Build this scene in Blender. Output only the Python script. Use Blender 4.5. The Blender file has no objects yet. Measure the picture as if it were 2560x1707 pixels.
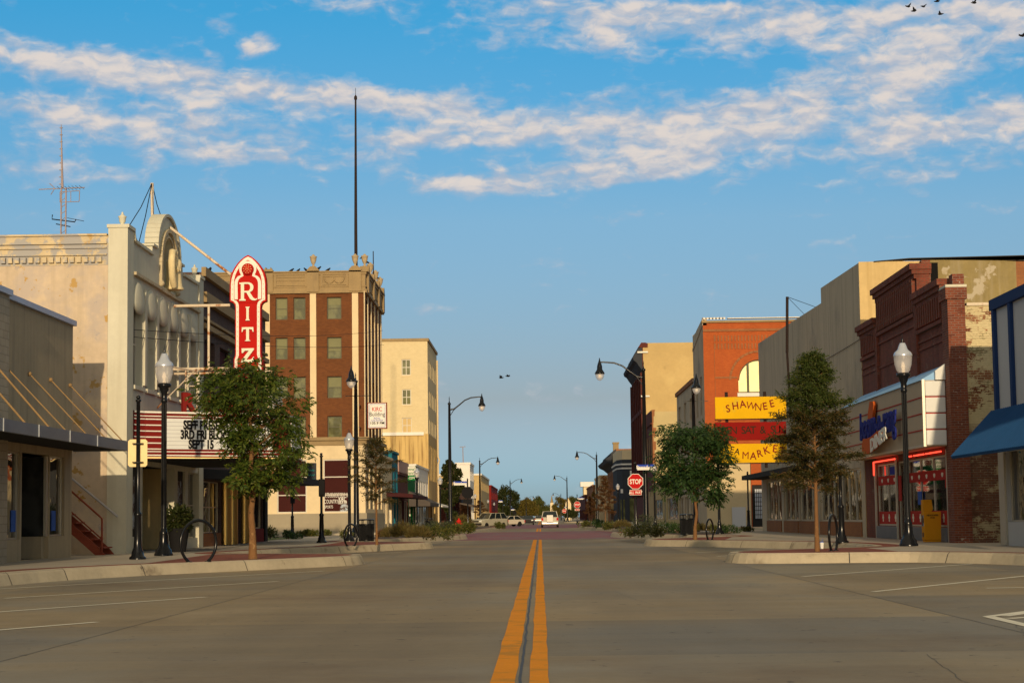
import bpy, bmesh, math, random
from mathutils import Vector, Matrix

# ------------------------------------------------------------------ camera, sky, sun, exposure
SC = bpy.context.scene
COL = SC.collection
F = 4790.0            # focal length in pixels of a 2560 px wide frame
CX, CY = 1280.0, 853.5
H = 1.2               # eye height above the road
CAM = Vector((0, 0, H))
_roll = math.radians(0.75)
_v = Vector(((1351 - CX) / F, -(1292 - CY) / F, -1)).normalized()    # street direction seen by the camera
_d = Vector((math.cos(_roll), math.sin(_roll), 0))
_x = (_d - _d.dot(_v) * _v).normalized()
_z = _x.cross(_v)
R = Matrix((_x, _v, _z))          # camera space -> world

def ray(px, py):
    return R @ Vector(((px - CX) / F, -(py - CY) / F, -1))
def aty(px, py, Y):
    d = ray(px, py); return CAM + d * (Y / d.y)
def atx(px, py, X):
    d = ray(px, py); return CAM + d * (X / d.x)
def atz(px, py, z):
    d = ray(px, py); return CAM + d * ((z - H) / d.z)

cd = bpy.data.cameras.new('camera')
cam = bpy.data.objects.new('camera', cd)
COL.objects.link(cam)
cd.sensor_width = 36; cd.sensor_fit = 'HORIZONTAL'; cd.lens = F / 2560 * 36
cd.clip_start = 0.1; cd.clip_end = 9000
m4 = R.to_4x4(); m4.translation = CAM
cam.matrix_world = m4
SC.camera = cam

SUN_EL, SUN_AZ = 11.5, 2.2        # degrees; azimuth counted from straight behind, to the right
sd = Vector((math.sin(math.radians(SUN_AZ)) * math.cos(math.radians(SUN_EL)),
             -math.cos(math.radians(SUN_AZ)) * math.cos(math.radians(SUN_EL)), math.sin(math.radians(SUN_EL))))
sl = bpy.data.lights.new('sun', 'SUN'); sl.energy = 3.3; sl.angle = math.radians(0.6); sl.color = (1.0, 0.76, 0.47)
so = bpy.data.objects.new('sun', sl); COL.objects.link(so)
so.rotation_euler = sd.to_track_quat('Z', 'Y').to_euler(); so.location = (0, -30, 40)

W = bpy.data.worlds.new('World'); SC.world = W; W.use_nodes = True
SC.view_settings.view_transform = 'Standard'; SC.view_settings.look = 'None'
SC.view_settings.exposure = 0.0; SC.view_settings.gamma = 1.0

class NT:
    """tiny node-tree writer"""
    def __init__(s, nt): s.t = nt; s.n = nt.nodes; s.l = nt.links
    def new(s, typ, **kw):
        n = s.n.new(typ)
        for k, v in kw.items(): setattr(n, k, v)
        return n
    def put(s, sock, v):
        if hasattr(v, 'is_output') or isinstance(v, bpy.types.NodeSocket): s.l.new(v, sock)
        elif isinstance(v, (tuple, list)) and len(v) == 3 and len(sock.default_value) == 4: sock.default_value = (*v, 1)
        else: sock.default_value = v
    def m(s, op, a, b=0.0, c=0.0, clamp=False):
        n = s.new('ShaderNodeMath', operation=op); n.use_clamp = clamp
        s.put(n.inputs[0], a); s.put(n.inputs[1], b); s.put(n.inputs[2], c)
        return n.outputs[0]
    def mix(s, f, a, b, blend='MIX'):
        n = s.new('ShaderNodeMix', data_type='RGBA', blend_type=blend)
        s.put(n.inputs[0], f); s.put(n.inputs[6], a); s.put(n.inputs[7], b)
        return n.outputs[2]
    def ss(s, x, lo, hi):
        n = s.new('ShaderNodeMapRange', interpolation_type='SMOOTHSTEP')
        s.put(n.inputs[0], x); s.put(n.inputs[1], lo); s.put(n.inputs[2], hi)
        return n.outputs[0]
    def noise(s, vec, scale, detail=4, rough=.55, w=0.0):
        n = s.new('ShaderNodeTexNoise', noise_dimensions='4D')
        s.put(n.inputs['Vector'], vec); n.inputs['Scale'].default_value = scale
        n.inputs['Detail'].default_value = detail; n.inputs['Roughness'].default_value = rough
        n.inputs['W'].default_value = w
        return n.outputs[0]
    def scl(s, vec, x, y, z):
        n = s.new('ShaderNodeVectorMath', operation='MULTIPLY')
        s.put(n.inputs[0], vec); n.inputs[1].default_value = (x, y, z)
        return n.outputs[0]

# --- sky: Nishita for the air, drifting cloud sheets placed by direction (azimuth, elevation)
t = NT(W.node_tree); t.n.clear()
out = t.new('ShaderNodeOutputWorld'); bg = t.new('ShaderNodeBackground')
bg.inputs[1].default_value = 0.1
sky = t.new('ShaderNodeTexSky', sky_type='NISHITA'); sky.sun_disc = False
sky.sun_elevation = math.radians(SUN_EL); sky.sun_rotation = math.radians(180 - SUN_AZ)
sky.altitude = 300; sky.air_density = 1.0; sky.dust_density = 0.8; sky.ozone_density = 3.0
tc = t.new('ShaderNodeTexCoord'); sep = t.new('ShaderNodeSeparateXYZ'); t.l.new(tc.outputs['Generated'], sep.inputs[0])
az = t.m('MULTIPLY', t.m('ARCTAN2', sep.outputs[0], sep.outputs[1]), 57.2958)
el = t.m('MULTIPLY', t.m('ARCSINE', sep.outputs[2]), 57.2958)
cmb = t.new('ShaderNodeCombineXYZ'); t.l.new(az, cmb.inputs[0]); t.l.new(el, cmb.inputs[1])
def azel(px, py):
    d = ray(px, py).normalized()
    return math.degrees(math.atan2(d.x, d.y)), math.degrees(math.asin(d.z))
K = 57.2958 / F
# (px, py, half width px, half height px, tilt (rise px per px), strength)
CLOUDS = [(150, 150, 430, 60, -.10, .95), (480, 215, 330, 50, -.12, .8), (150, 275, 420, 46, -.03, .85), (420, 345, 420, 46, -.06, .8), (120, 430, 330, 50, 0, .75), (620, 395, 240, 26, -.05, .7),
          (900, 245, 330, 36, -.10, 1.05), (1420, 320, 480, 72, .0, 1.15), (1880, 295, 330, 64, .20, 1.0), (1480, 438, 300, 36, .10, 1.2), (1060, 350, 160, 20, 0, .6),
          (1150, 462, 190, 26, .0, .9), (1700, 395, 230, 36, .22, 1.0), (2400, 310, 360, 72, -.03, .85), (2380, 430, 350, 30, .05, .6),
          (1800, 95, 640, 66, -.03, .72), (1480, 30, 280, 66, 0, .7), (2080, 30, 440, 60, 0, .8), (2480, 75, 260, 105, .1, .95),
          (2260, 190, 170, 36, .25, .95), (2060, 180, 120, 20, .2, .6), (644, 112, 50, 30, .1, 1.5), (560, 75, 60, 16, -.1, .7), (2150, 375, 280, 50, .1, .65),
          (1010, 15, 260, 30, 0, .5), (2520, 290, 100, 40, .1, .8), (1050, 770, 120, 14, 0, .35), (2190, 500, 70, 12, .1, .5), (940, 400, 90, 40, .1, .4), (1210, 225, 120, 26, .1, .5)]
mask = None
for (px, py, rx, ry, tl, st) in CLOUDS:
    a0, e0 = azel(px, py)
    dx = t.m('SUBTRACT', az, a0); dy = t.m('SUBTRACT', el, e0)
    dy = t.m('SUBTRACT', dy, t.m('MULTIPLY', dx, tl))
    q = t.m('ADD', t.m('POWER', t.m('ABSOLUTE', t.m('DIVIDE', dx, rx * K)), 2.0), t.m('POWER', t.m('ABSOLUTE', t.m('DIVIDE', dy, ry * K)), 2.0))
    g = t.m('MULTIPLY', t.m('EXPONENT', t.m('MULTIPLY', q, -1.0)), st)
    mask = g if mask is None else t.m('ADD', mask, g)
mask = t.m('MINIMUM', mask, 1.25)
warp = t.new('ShaderNodeVectorMath', operation='ADD')
nz = t.new('ShaderNodeTexNoise'); nz.inputs['Scale'].default_value = .9; nz.inputs['Detail'].default_value = 3
t.l.new(cmb.outputs[0], nz.inputs['Vector'])
sc1 = t.scl(nz.outputs['Color'], 1.1, .5, 0)
t.l.new(cmb.outputs[0], warp.inputs[0]); t.l.new(sc1, warp.inputs[1])
cv = t.scl(warp.outputs[0], .5, 1.2, 1)
n1 = t.noise(cv, .95, 6, .52)
n2 = t.noise(t.scl(warp.outputs[0], 1.0, 1.9, 1), 1.3, 5, .54, 3.1)
n3 = t.noise(t.scl(warp.outputs[0], .8, 2.6, 1), 2.8, 4, .52, 8.1)
nn = t.m('ADD', t.m('MULTIPLY', n1, .52), t.m('ADD', t.m('MULTIPLY', n2, .37), t.m('MULTIPLY', n3, .11)))
dens = t.m('ADD', t.m('MULTIPLY', mask, .62), t.m('SUBTRACT', t.m('MULTIPLY', nn, 3.0), 1.80))
cover = t.ss(dens, -.16, .62)
# the sunlit crests sit on the upper side of each puff: compare the cloud with itself a little higher up
up1 = t.new('ShaderNodeVectorMath', operation='ADD'); t.l.new(cv, up1.inputs[0]); up1.inputs[1].default_value = (0, .22, 0)
n1u = t.noise(up1.outputs[0], .95, 6, .52)
lit = t.m('ADD', t.m('MULTIPLY', t.m('SUBTRACT', n1, n1u), 2.6), t.m('ADD', t.m('MULTIPLY', dens, .60), .24))
ccol = t.mix(t.ss(lit, .18, .85), (4.4, 4.85, 5.75), (7.6, 6.75, 6.15))
# the clear air: Nishita, pulled towards the photograph's hue at each height
rp = t.new('ShaderNodeValToRGB'); t.put(rp.inputs[0], t.m('DIVIDE', el, 16.0, clamp=True))
er = rp.color_ramp.elements; er[0].position = 0; er[0].color = (.72, 1.0, 1.6, 1); er[1].position = .94; er[1].color = (.34, 1.14, 1.30, 1)
for p_, c_ in ((.069, (.70, .98, 1.58, 1)), (.22, (.80, .72, .84, 1)), (.55, (.88, 1.0, 1.05, 1)), (.75, (.58, 1.08, 1.2, 1))):
    e_ = er.new(p_); e_.color = c_
air = t.mix(1.0, sky.outputs[0], rp.outputs[0], 'MULTIPLY')
front = t.ss(sep.outputs[1], -.2, .3)
air2 = t.mix(front, sky.outputs[0], air)
cl1 = t.mix(t.m('MULTIPLY', cover, .95), air2, ccol)
# warm sheet added over the unseen upper sky to neutralise the blue fill light
fill_veil = t.m('MULTIPLY', t.ss(el, 17, 34), t.m('ADD', .72, t.m('MULTIPLY', n2, .3)), clamp=True)
cl2 = t.mix(fill_veil, cl1, (5.0, 4.35, 2.95))
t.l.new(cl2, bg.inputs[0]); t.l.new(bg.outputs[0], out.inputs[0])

# ------------------------------------------------------------------ materials
_M = {}
def newmat(name):
    m = bpy.data.materials.new(name); m.use_nodes = True
    t = NT(m.node_tree); t.n.clear()
    o = t.new('ShaderNodeOutputMaterial'); b = t.new('ShaderNodeBsdfPrincipled')
    t.l.new(b.outputs[0], o.inputs[0]); _M[name] = m
    return m, t, b, o
def objco(t):
    return t.new('ShaderNodeTexCoord').outputs['Object']
def wallco(t):
    """(along the wall, height) whatever way the wall faces"""
    tc = t.new('ShaderNodeTexCoord'); g = t.new('ShaderNodeNewGeometry')
    s1 = t.new('ShaderNodeSeparateXYZ'); t.l.new(tc.outputs['Object'], s1.inputs[0])
    s2 = t.new('ShaderNodeSeparateXYZ'); t.l.new(g.outputs['Normal'], s2.inputs[0])
    f = t.m('GREATER_THAN', t.m('ABSOLUTE', s2.outputs[0]), .6)
    u = t.m('ADD', t.m('MULTIPLY', s1.outputs[1], f), t.m('MULTIPLY', s1.outputs[0], t.m('SUBTRACT', 1.0, f)))
    c = t.new('ShaderNodeCombineXYZ'); t.l.new(u, c.inputs[0]); t.l.new(s1.outputs[2], c.inputs[1])
    return c.outputs[0]
def bump(t, b, h, strength, dist=.02):
    n = t.new('ShaderNodeBump'); n.inputs['Strength'].default_value = strength; n.inputs['Distance'].default_value = dist
    t.put(n.inputs['Height'], h); t.l.new(n.outputs[0], b.inputs['Normal'])
def mk(name, col, rough=.8, var=.2, scale=1.5, stains=(), streak=None, bmp=.15, metal=0.0, spec=.4, fine=True):
    """paint, plaster, concrete: base colour with broad and fine variation, optional stains (colour, scale, threshold, soft) and streaks"""
    m, t, b, o = newmat(name)
    co = objco(t)
    n1 = t.noise(co, scale, 5, .6); n2 = t.noise(co, scale * 9, 4, .6, 2.0)
    k = t.m('ADD', t.m('MULTIPLY', t.m('SUBTRACT', n1, .5), var * 2.4), t.m('MULTIPLY', t.m('SUBTRACT', n2, .5), var * (1.2 if fine else .3)))
    k = t.m('ADD', k, 1.0)
    c = t.mix(1.0, col, k, 'MULTIPLY')
    for (sc_, scl_, thr, soft) in stains:
        ns = t.noise(co, scl_, 6, .65, thr * 17)
        c = t.mix(t.ss(ns, thr, thr + soft), c, sc_)
    if streak:
        scol, amt = streak
        ns = t.noise(t.scl(co, 3.2, 3.2, .16), 1.0, 5, .6, 5.0)
        c = t.mix(t.m('MULTIPLY', t.ss(ns, .45, .72), amt), c, scol)
    t.l.new(c, b.inputs['Base Color'])
    b.inputs['Roughness'].default_value = rough; b.inputs['Metallic'].default_value = metal
    b.inputs['Specular IOR Level'].default_value = spec
    if bmp: bump(t, b, n2, bmp)
    return m
def mkbrick(name, c1, c2, mortar, bw=.22, bh=.075, var=.3, patch=None, bmp=.4, streak=None, ms=.011):
    m, t, b, o = newmat(name)
    co = wallco(t)
    br = t.new('ShaderNodeTexBrick'); t.l.new(co, br.inputs['Vector'])
    br.inputs['Color1'].default_value = (*c1, 1); br.inputs['Color2'].default_value = (*c2, 1); br.inputs['Mortar'].default_value = (*mortar, 1)
    br.inputs['Scale'].default_value = 1; br.inputs['Mortar Size'].default_value = ms; br.inputs['Brick Width'].default_value = bw
    br.inputs['Row Height'].default_value = bh; br.inputs['Mortar Smooth'].default_value = .3
    n1 = t.noise(co, .8, 6, .6); n2 = t.noise(co, 12, 4, .6, 1.0)
    k = t.m('ADD', 1.0, t.m('ADD', t.m('MULTIPLY', t.m('SUBTRACT', n1, .5), var * 2), t.m('MULTIPLY', t.m('SUBTRACT', n2, .5), var)))
    c = t.mix(1.0, br.outputs['Color'], k, 'MULTIPLY')
    for p in (patch or ()):
        pc, psc, thr, soft = p
        ns = t.noise(t.scl(co, 1, 1.6, 1), psc, 8, .68, thr * 13)
        ns = t.m('ADD', ns, t.m('MULTIPLY', t.m('SUBTRACT', br.outputs['Fac'], .5), .05))
        c = t.mix(t.ss(ns, thr, thr + soft), c, t.mix(1.0, pc, k, 'MULTIPLY'))
    if streak:
        ns = t.noise(t.scl(co, 2.5, .14, 1), 1.0, 5, .6, 5.0)
        c = t.mix(t.m('MULTIPLY', t.ss(ns, .45, .72), streak[1]), c, streak[0])
    t.l.new(c, b.inputs['Base Color']); b.inputs['Roughness'].default_value = .88; b.inputs['Specular IOR Level'].default_value = .25
    if bmp: bump(t, b, t.m('ADD', t.m('MULTIPLY', br.outputs['Fac'], -1.0), t.m('MULTIPLY', n2, .4)), bmp, .012)
    return m
def mkglass(name, col=(.018, .02, .02), rough=.04, wav=.0, var=0.0, spec=.6):
    m, t, b, o = newmat(name)
    co = objco(t)
    c = col
    if var:
        n1 = t.noise(t.scl(co, 1, 1, .7), 1.6, 3, .5)
        c = t.mix(t.ss(n1, .42, .62), col, tuple(min(1, x * (1 + var)) for x in col))
    t.put(b.inputs['Base Color'], c); b.inputs['Roughness'].default_value = rough; b.inputs['Specular IOR Level'].default_value = spec
    if wav: bump(t, b, t.noise(co, 1.1, 2, .5), wav, .06)
    return m
def mkclear(name, fac=.35, col=(1, 1, 1)):
    """see-through shop glass: partly a mirror of the street, partly a view inside"""
    m, t, b, o = newmat(name)
    tr = t.new('ShaderNodeBsdfTransparent'); tr.inputs[0].default_value = (*col, 1)
    gl = t.new('ShaderNodeBsdfGlossy'); gl.inputs['Roughness'].default_value = .02
    fr = t.new('ShaderNodeFresnel'); fr.inputs[0].default_value = 1.5
    mx = t.new('ShaderNodeMixShader')
    t.put(mx.inputs[0], t.m('ADD', t.m('MULTIPLY', fr.outputs[0], .9), fac * .12, clamp=True))
    t.l.new(tr.outputs[0], mx.inputs[1]); t.l.new(gl.outputs[0], mx.inputs[2]); t.l.new(mx.outputs[0], o.inputs[0])
    return m
def mkfrost(name, fac=.5, col=(.8, .8, .82)):
    """ribbed lamp glass: partly see-through, partly milky"""
    m, t, b, o = newmat(name)
    tr = t.new('ShaderNodeBsdfTransparent'); mx = t.new('ShaderNodeMixShader'); mx.inputs[0].default_value = fac
    b.inputs['Base Color'].default_value = (*col, 1); b.inputs['Roughness'].default_value = .25; b.inputs['Specular IOR Level'].default_value = .6
    tl = t.new('ShaderNodeBsdfTranslucent'); tl.inputs[0].default_value = (*col, 1); m2 = t.new('ShaderNodeMixShader'); m2.inputs[0].default_value = .4
    t.l.new(b.outputs[0], m2.inputs[1]); t.l.new(tl.outputs[0], m2.inputs[2])
    t.l.new(tr.outputs[0], mx.inputs[1]); t.l.new(m2.outputs[0], mx.inputs[2]); t.l.new(mx.outputs[0], o.inputs[0])
    return m
def mkleaf(name, c1, c2, c3, trans=.35):
    m, t, b, o = newmat(name)
    g = t.new('ShaderNodeNewGeometry')
    r = g.outputs['Random Per Island']
    cr = t.new('ShaderNodeValToRGB'); t.l.new(r, cr.inputs[0])
    e = cr.color_ramp.elements; e[0].color = (*c1, 1); e[1].color = (*c3, 1); e[1].position = 1.0
    x = cr.color_ramp.elements.new(.55); x.color = (*c2, 1)
    t.l.new(cr.outputs[0], b.inputs['Base Color']); b.inputs['Roughness'].default_value = .55
    b.inputs['Specular IOR Level'].default_value = .3
    tl = t.new('ShaderNodeBsdfTranslucent'); t.l.new(cr.outputs[0], tl.inputs[0])
    mx = t.new('ShaderNodeMixShader'); mx.inputs[0].default_value = trans
    t.l.new(b.outputs[0], mx.inputs[1]); t.l.new(tl.outputs[0], mx.inputs[2]); t.l.new(mx.outputs[0], o.inputs[0])
    return m
def mkemit(name, col, s):
    m, t, b, o = newmat(name)
    b.inputs['Base Color'].default_value = (*col, 1); b.inputs['Emission Color'].default_value = (*col, 1); b.inputs['Emission Strength'].default_value = s
    return m
def M(n): return _M[n]

# ------------------------------------------------------------------ mesh building
OFF = {}
def thing(name, label, cat, loc=(0, 0, 0), group=None):
    o = bpy.data.objects.new(name, None); o.empty_display_size = .2; COL.objects.link(o)
    o.location = loc; o['label'] = label; o['category'] = cat
    if group: o['group'] = group
    OFF[o.name] = Vector(loc)
    return o
def tag(o, label, cat, group=None):
    o['label'] = label; o['category'] = cat
    if group: o['group'] = group
    return o
class MB:
    def __init__(s): s.v = []; s.f = []; s.smooth = []
    def add(s, vs, fs, smooth=False):
        b = len(s.v); s.v += [tuple(v) for v in vs]
        for f in fs: s.f.append(tuple(b + i for i in f)); s.smooth.append(smooth)
        return s
    def quad(s, a, b, c, d, n=None):
        if n is not None:
            nn = (Vector(b) - Vector(a)).cross(Vector(c) - Vector(a))
            if nn.dot(Vector(n)) < 0: a, b, c, d = d, c, b, a
        return s.add([a, b, c, d], [(0, 1, 2, 3)])
    def box(s, x0, y0, z0, x1, y1, z1):
        x0, x1 = sorted((x0, x1)); y0, y1 = sorted((y0, y1)); z0, z1 = sorted((z0, z1))
        v = [(x0, y0, z0), (x1, y0, z0), (x1, y1, z0), (x0, y1, z0), (x0, y0, z1), (x1, y0, z1), (x1, y1, z1), (x0, y1, z1)]
        return s.add(v, [(0, 3, 2, 1), (4, 5, 6, 7), (0, 1, 5, 4), (1, 2, 6, 5), (2, 3, 7, 6), (3, 0, 4, 7)])
    def bbox(s, x0, y0, z0, x1, y1, z1, b=.02):
        """box with its edges taken off"""
        x0, x1 = sorted((x0, x1)); y0, y1 = sorted((y0, y1)); z0, z1 = sorted((z0, z1))
        bm = bmesh.new(); bmesh.ops.create_cube(bm, size=1)
        for v in bm.verts: v.co = Vector((x0 + (v.co.x + .5) * (x1 - x0), y0 + (v.co.y + .5) * (y1 - y0), z0 + (v.co.z + .5) * (z1 - z0)))
        bmesh.ops.bevel(bm, geom=bm.edges[:], offset=b, segments=2, affect='EDGES', profile=.5)
        s.bm(bm); return s
    def bm(s, bm, mat=None, smooth=False):
        bm.verts.ensure_lookup_table(); bm.verts.index_update()
        vs = [(mat @ v.co if mat else v.co.copy()) for v in bm.verts]
        s.add(vs, [[v.index for v in f.verts] for f in bm.faces], smooth); bm.free(); return s
    def prism(s, poly, a, b, axis='x'):
        """extrude a 2-D outline: axis 'x' -> poly=(y,z), 'y' -> (x,z), 'z' -> (x,y)"""
        def p(q, w):
            return {'x': (w, q[0], q[1]), 'y': (q[0], w, q[1]), 'z': (q[0], q[1], w)}[axis]
        n = len(poly)
        v = [p(q, a) for q in poly] + [p(q, b) for q in poly]
        f = [tuple(range(n - 1, -1, -1)), tuple(range(n, 2 * n))] + [(i, (i + 1) % n, n + (i + 1) % n, n + i) for i in range(n)]
        return s.add(v, f)
    def tube(s, pts, r, n=10, caps=True, smooth=True):
        pts = [Vector(p) for p in pts]; rs = r if isinstance(r, (list, tuple)) else [r] * len(pts)
        v = []; f = []
        up = Vector((0, 0, 1)); prev = None
        for i, p in enumerate(pts):
            d = (pts[min(i + 1, len(pts) - 1)] - pts[max(i - 1, 0)]).normalized()
            if prev is None:
                a = d.cross(up)
                if a.length < 1e-3: a = d.cross(Vector((1, 0, 0)))
            else: a = prev - d * prev.dot(d)
            a.normalize(); prev = a; b = d.cross(a)
            for k in range(n):
                an = 2 * math.pi * k / n
                v.append(p + (a * math.cos(an) + b * math.sin(an)) * rs[i])
        for i in range(len(pts) - 1):
            for k in range(n):
                f.append((i * n + k, i * n + (k + 1) % n, (i + 1) * n + (k + 1) % n, (i + 1) * n + k))
        s.add(v, f, smooth)
        if caps: s.add(v[:n], [tuple(range(n - 1, -1, -1))]); s.add(v[-n:], [tuple(range(n))])
        return s
    def lathe(s, prof, c=(0, 0, 0), n=16, smooth=True):
        """profile of (radius, z) about a vertical axis"""
        v = []; f = []
        for (r, z) in prof:
            for k in range(n):
                a = 2 * math.pi * k / n
                v.append((c[0] + r * math.cos(a), c[1] + r * math.sin(a), c[2] + z))
        for i in range(len(prof) - 1):
            for k in range(n):
                f.append((i * n + k, i * n + (k + 1) % n, (i + 1) * n + (k + 1) % n, (i + 1) * n + k))
        s.add(v, f, smooth)
        s.add(v[:n], [tuple(range(n - 1, -1, -1))]); s.add(v[-n:], [tuple(range(n))])
        return s
    def ball(s, c, r, seg=10, sq=(1, 1, 1)):
        bm = bmesh.new(); bmesh.ops.create_icosphere(bm, subdivisions=2, radius=1)
        s.bm(bm, Matrix.Translation(c) @ Matrix.Diagonal((r * sq[0], r * sq[1], r * sq[2], 1)), True); return s
    def build(s, name, mat, parent=None, off=None):
        o_ = off if off is not None else (OFF.get(parent.name, Vector()) if parent else Vector())
        me = bpy.data.meshes.new(name)
        me.from_pydata([(v[0] - o_[0], v[1] - o_[1], v[2] - o_[2]) for v in s.v], [], s.f)
        if mat: me.materials.append(M(mat) if isinstance(mat, str) else mat)
        if any(s.smooth): me.polygons.foreach_set('use_smooth', s.smooth)
        me.update()
        ob = bpy.data.objects.new(name, me); COL.objects.link(ob)
        if parent: ob.parent = parent; OFF[ob.name] = Vector(o_)
        elif off is not None: ob.location = off; OFF[ob.name] = Vector(off)
        return ob
def struct(name, mb, mat, parent=None):
    o = mb.build(name, mat, parent)
    if not parent: o['kind'] = 'structure'
    return o
def top(name, mb, mat, label, cat, loc, group=None):
    """a thing that is one mesh, built in world coordinates, origin at loc"""
    return tag(mb.build(name, mat, None, Vector(loc)), label, cat, group)
def copy_tree(o, parent=None):
    c = o.copy(); COL.objects.link(c); c.parent = parent
    for ch in list(o.children): copy_tree(ch, c)
    return c
def put_copy(proto, used, label, loc, rz=0, sc=(1, 1, 1), group=None):
    """first call places the prototype itself, later calls a copy of it and its parts"""
    o = proto if not used else copy_tree(proto)
    used.append(o)
    o.location = loc; o.rotation_euler = (0, 0, rz); o.scale = sc; o['label'] = label
    if group: o['group'] = group
    return o
def smooth_line(p, it=2):
    for _ in range(it):
        q = [p[0]]
        for a, b in zip(p, p[1:]):
            q += [(a[0] * .75 + b[0] * .25, a[1] * .75 + b[1] * .25), (a[0] * .25 + b[0] * .75, a[1] * .25 + b[1] * .75)]
        p = q + [p[-1]]
    return p
def offset_line(p, d):
    """shift an open polyline to its left by d"""
    r = []
    for i in range(len(p)):
        a = Vector(p[max(i - 1, 0)]); b = Vector(p[min(i + 1, len(p) - 1)])
        t_ = (b - a).normalized(); r.append((p[i][0] - t_.y * d, p[i][1] + t_.x * d))
    return r
def wall(mb, ax, c, sg, u0, u1, z0, z1, holes=(), depth=.16):
    """one wall face with rectangular openings and their reveals; ax 'x' or 'y' is the axis it faces along"""
    us = sorted({u0, u1, *[h[0] for h in holes], *[h[1] for h in holes]}); us = [u for u in us if u0 <= u <= u1]
    zs = sorted({z0, z1, *[h[2] for h in holes], *[h[3] for h in holes]}); zs = [z for z in zs if z0 <= z <= z1]
    P = (lambda u, z, d=0.: (c - sg * d, u, z)) if ax == 'x' else (lambda u, z, d=0.: (u, c - sg * d, z))
    n = (sg, 0, 0) if ax == 'x' else (0, sg, 0)
    for a, b in zip(us, us[1:]):
        for e, g in zip(zs, zs[1:]):
            mu, mz = (a + b) / 2, (e + g) / 2
            if any(h[0] < mu < h[1] and h[2] < mz < h[3] for h in holes): continue
            mb.quad(P(a, e), P(b, e), P(b, g), P(a, g), n)
    for (a, b, e, g) in holes:
        mb.quad(P(a, e), P(a, g), P(a, g, depth), P(a, e, depth)); mb.quad(P(b, e), P(b, g), P(b, g, depth), P(b, e, depth))
        mb.quad(P(a, e), P(b, e), P(b, e, depth), P(a, e, depth)); mb.quad(P(a, g), P(b, g), P(b, g, depth), P(a, g, depth))
    return mb
def abox(mb, ax, c, sg, u0, u1, z0, z1, d0, d1):
    """box on a wall: from d0 to d1 in front of the wall plane"""
    if ax == 'x': mb.box(c + sg * d0, u0, z0, c + sg * d1, u1, z1)
    else: mb.box(u0, c + sg * d0, z0, u1, c + sg * d1, z1)
    return mb
def window(parent, ax, c, sg, h, glass='glass_dark', frame='frame_dark', depth=.16, bars=(0, 1), fw=.05, sill=None, name='window'):
    u0, u1, z0, z1 = h
    e = .004
    mb = MB(); abox(mb, ax, c, sg, u0 + e, u1 - e, z0 + e, z1 - e, -depth - .02, -depth + .005)
    w = mb.build(name, glass, parent)
    if frame:
        fb = MB(); d0, d1 = -depth + .007, -depth + .05
        abox(fb, ax, c, sg, u0 + e, u0 + fw, z0 + e, z1 - e, d0, d1); abox(fb, ax, c, sg, u1 - fw, u1 - e, z0 + e, z1 - e, d0, d1)
        abox(fb, ax, c, sg, u0 + fw, u1 - fw, z0 + e, z0 + fw, d0, d1); abox(fb, ax, c, sg, u0 + fw, u1 - fw, z1 - fw, z1 - e, d0, d1)
        for i in range(bars[0]):
            u = u0 + (u1 - u0) * (i + 1) / (bars[0] + 1); abox(fb, ax, c, sg, u - fw * .4, u + fw * .4, z0 + fw, z1 - fw, d0, d1 - .004)
        for i in range(bars[1]):
            z = z0 + (z1 - z0) * (i + 1) / (bars[1] + 1); abox(fb, ax, c, sg, u0 + fw, u1 - fw, z - fw * .4, z + fw * .4, d0, d1 - .008)
        fb.build('frame', frame, w)
    if sill:
        sb = MB(); abox(sb, ax, c, sg, u0 - .06, u1 + .06, z0 - .13, z0 - .003, .003, .09); sb.build('sill', sill if isinstance(sill, str) else 'limestone', w)
    return w
def block(mb, x0, x1, y0, y1, z0, z1, fh=(), sh=(), side=None, depth=.16):
    """building shell: -Y face with openings fh, street face (x1 for the left side, x0 for the right) with openings sh, back, far side, roof"""
    wall(mb, 'y', y0, -1, x0, x1, z0, z1, fh, depth)
    wall(mb, 'y', y1, 1, x0, x1, z0, z1)
    if side == 'L':
        wall(mb, 'x', x1, 1, y0, y1, z0, z1, sh, depth); wall(mb, 'x', x0, -1, y0, y1, z0, z1)
    else:
        wall(mb, 'x', x0, -1, y0, y1, z0, z1, sh, depth); wall(mb, 'x', x1, 1, y0, y1, z0, z1)
    mb.quad((x0, y0, z1), (x1, y0, z1), (x1, y1, z1), (x0, y1, z1), (0, 0, 1))
    return mb
_dg = None
def glyphs(txt, size=1.0, shear=0.0, bold=0.0, spacing=1.0, align='CENTER'):
    """text as a flat filled mesh in (x, y), baseline at 0"""
    cu = bpy.data.curves.new('txt', 'FONT'); cu.body = txt; cu.size = size; cu.shear = shear; cu.offset = bold
    cu.space_character = spacing; cu.align_x = align; cu.resolution_u = 3
    ob = bpy.data.objects.new('txt', cu); COL.objects.link(ob)
    dg = bpy.context.evaluated_depsgraph_get(); me = bpy.data.meshes.new_from_object(ob.evaluated_get(dg))
    vs = [v.co.copy() for v in me.vertices]; fs = [tuple(p.vertices) for p in me.polygons]
    bpy.data.objects.remove(ob); bpy.data.curves.remove(cu); bpy.data.meshes.remove(me)
    return vs, fs
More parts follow.
